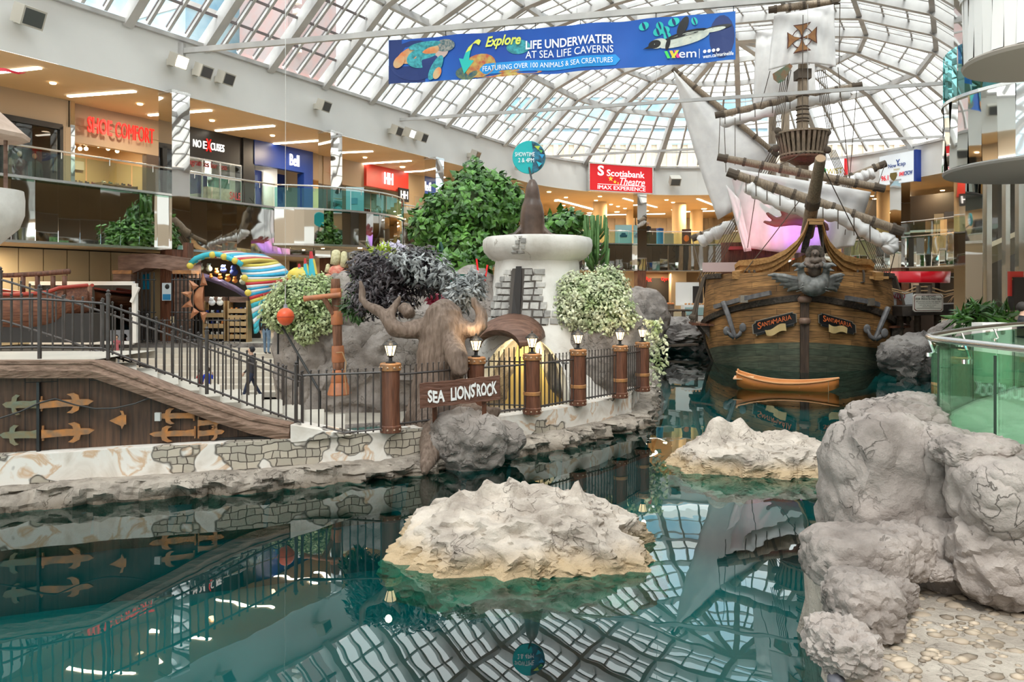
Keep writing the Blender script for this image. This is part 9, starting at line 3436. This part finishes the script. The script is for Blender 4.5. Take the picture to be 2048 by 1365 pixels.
def disc(name, label, cx, zc, rad, Y, z_under, zmid, ztop_, glass, soff, band=None):
 c = V((cx, Y, 0))
 t = thing('round_balcony', label, 'balcony', V((cx, Y, z_under)))
 mb = MB(); mb.lathe([(.01, z_under + .02), (rad, z_under), (rad + .03, z_under + .06), (rad, z_under + .1)], c, 64); mb.build('soffit', soff, t)
 n = 40
 rnd = random.Random(int(rad * 10))
 if zmid > z_under + .2:
  mb = MB()
  for i in range(n):
   a0, a1 = 2 * PI * i / n, 2 * PI * (i + 1) / n
   rows = []
   tz_ = rnd.uniform(-.06, .06)
   for k in range(6):
    z = z_under + .1 + (zmid - z_under - .1) * k / 5
    rr = rad + .0 + tz_ * (k / 5 - .5)
    rows.append([c + V((rr * math.cos(a0), rr * math.sin(a0), z)), c + V((rr * math.cos(a1), rr * math.sin(a1), z))])
   mb.grid(rows)
  mb.build('band', band or M_MIRROR, t)
  mb = MB(); mb.lathe([(rad - .02, zmid - .04), (rad + .05, zmid - .04), (rad + .05, zmid + .04), (rad - .02, zmid + .04)], c, 64); mb.build('edge_rim', M_BRUSHED, t)
  mb = MB(); mb.lathe([(.01, zmid), (rad - .05, zmid)], c, 48); mb.build('floor_plate', M_BEIGE, t)
 if ztop_ > zmid:
  for i in range(20):
   a0, a1 = 2 * PI * i / 20 + .01, 2 * PI * (i + 1) / 20 - .01
   mb = MB(); mb.grid([[c + V((rad * math.cos(a0 + (a1 - a0) * j / 3), rad * math.sin(a0 + (a1 - a0) * j / 3), z)) for j in range(4)] for z in (zmid, ztop_)]); mb.build('glass_panel', glass, t)
 return t
zz = lambda py: EYE - (py - HZ) * dk
xc = (2118 - 1024) * dk
disc('round_balcony', 'lower round balcony with mirrored band and teal glass at the upper right edge', xc, 0, 2.62, YD_, zz(341), zz(196), zz(92), M_TEALGLASS, mat('soffit_grey', (.30, .28, .26), .7))
disc('round_balcony', 'upper round balcony underside above the teal glass at the right edge', (2098 - 1024) / F * 15, 0, 1.45, 15, 8.02, 9.4, 10.2, M_TEALGLASS, mat('soffit_taupe', (.33, .29, .25), .7), M_WHITE)
t = thing('hanging_flag', 'blue hanging flag with white letters cut by the upper balcony', 'flag', P(1967, 100, 26))
a = P(1955, 97, 26); w, h = 26 * 26 / F, 64 * 26 / F
mb = MB(); mb.grid([[a + V((w * i / 8, .03 * math.sin(i * 1.3), h * j / 4)) for i in range(9)] for j in range(5)]); o = mb.build('cloth', M_CYAN, t, smooth=True); so = o.modifiers.new('t', 'SOLIDIFY'); so.thickness = .015
writing('lettering', 'MU', a + V((.0, -.06, h * .40)), V((1, 0, 0)), UP, w * .72, h * .26, M_PRINTW, t, .01, .01); writing('lettering', 'LA', a + V((.1, -.06, h * .05)), V((1, 0, 0)), UP, w * .6, h * .25, M_PRINTW, t, .01, .01)
mb = MB(); mb.tube([a + UP * h, a + V((0, 0, h + 4))], .012, 5); mb.tube([a + V((w, 0, h)), a + V((w, 0, h + 4))], .012, 5); mb.build('cords', M_ROPE, t)
# shop letters that the round mirrored band shows
for body, x0, x1, y0, y1, Y, lab in (('ANREVE', 1972, 2050, 266, 280, 30, 'red neon word on the dark wall right of the mirrored pillar'), ('FOR', 1943, 1971, 292, 312, 30, 'short red neon word below the long one at the right wall')):
 tq = thing('neon_sign', lab, 'sign', P(x0, y1, Y - .3))
 writing('letters', body, P(x0, y1, Y - .3), V((1, 0, 0)), UP, (x1 - x0) * Y / F, (y1 - y0) * Y / F, M_REDLIT, tq, .05, .03)
b = P(2046, 640, 15.5); b.z = 1.6
person('person in black at the right edge behind the glass railing', b, 1.75, R(60), C('black2', (.015, .015, .018)), C('black3', (.02, .02, .022)), 'lean')
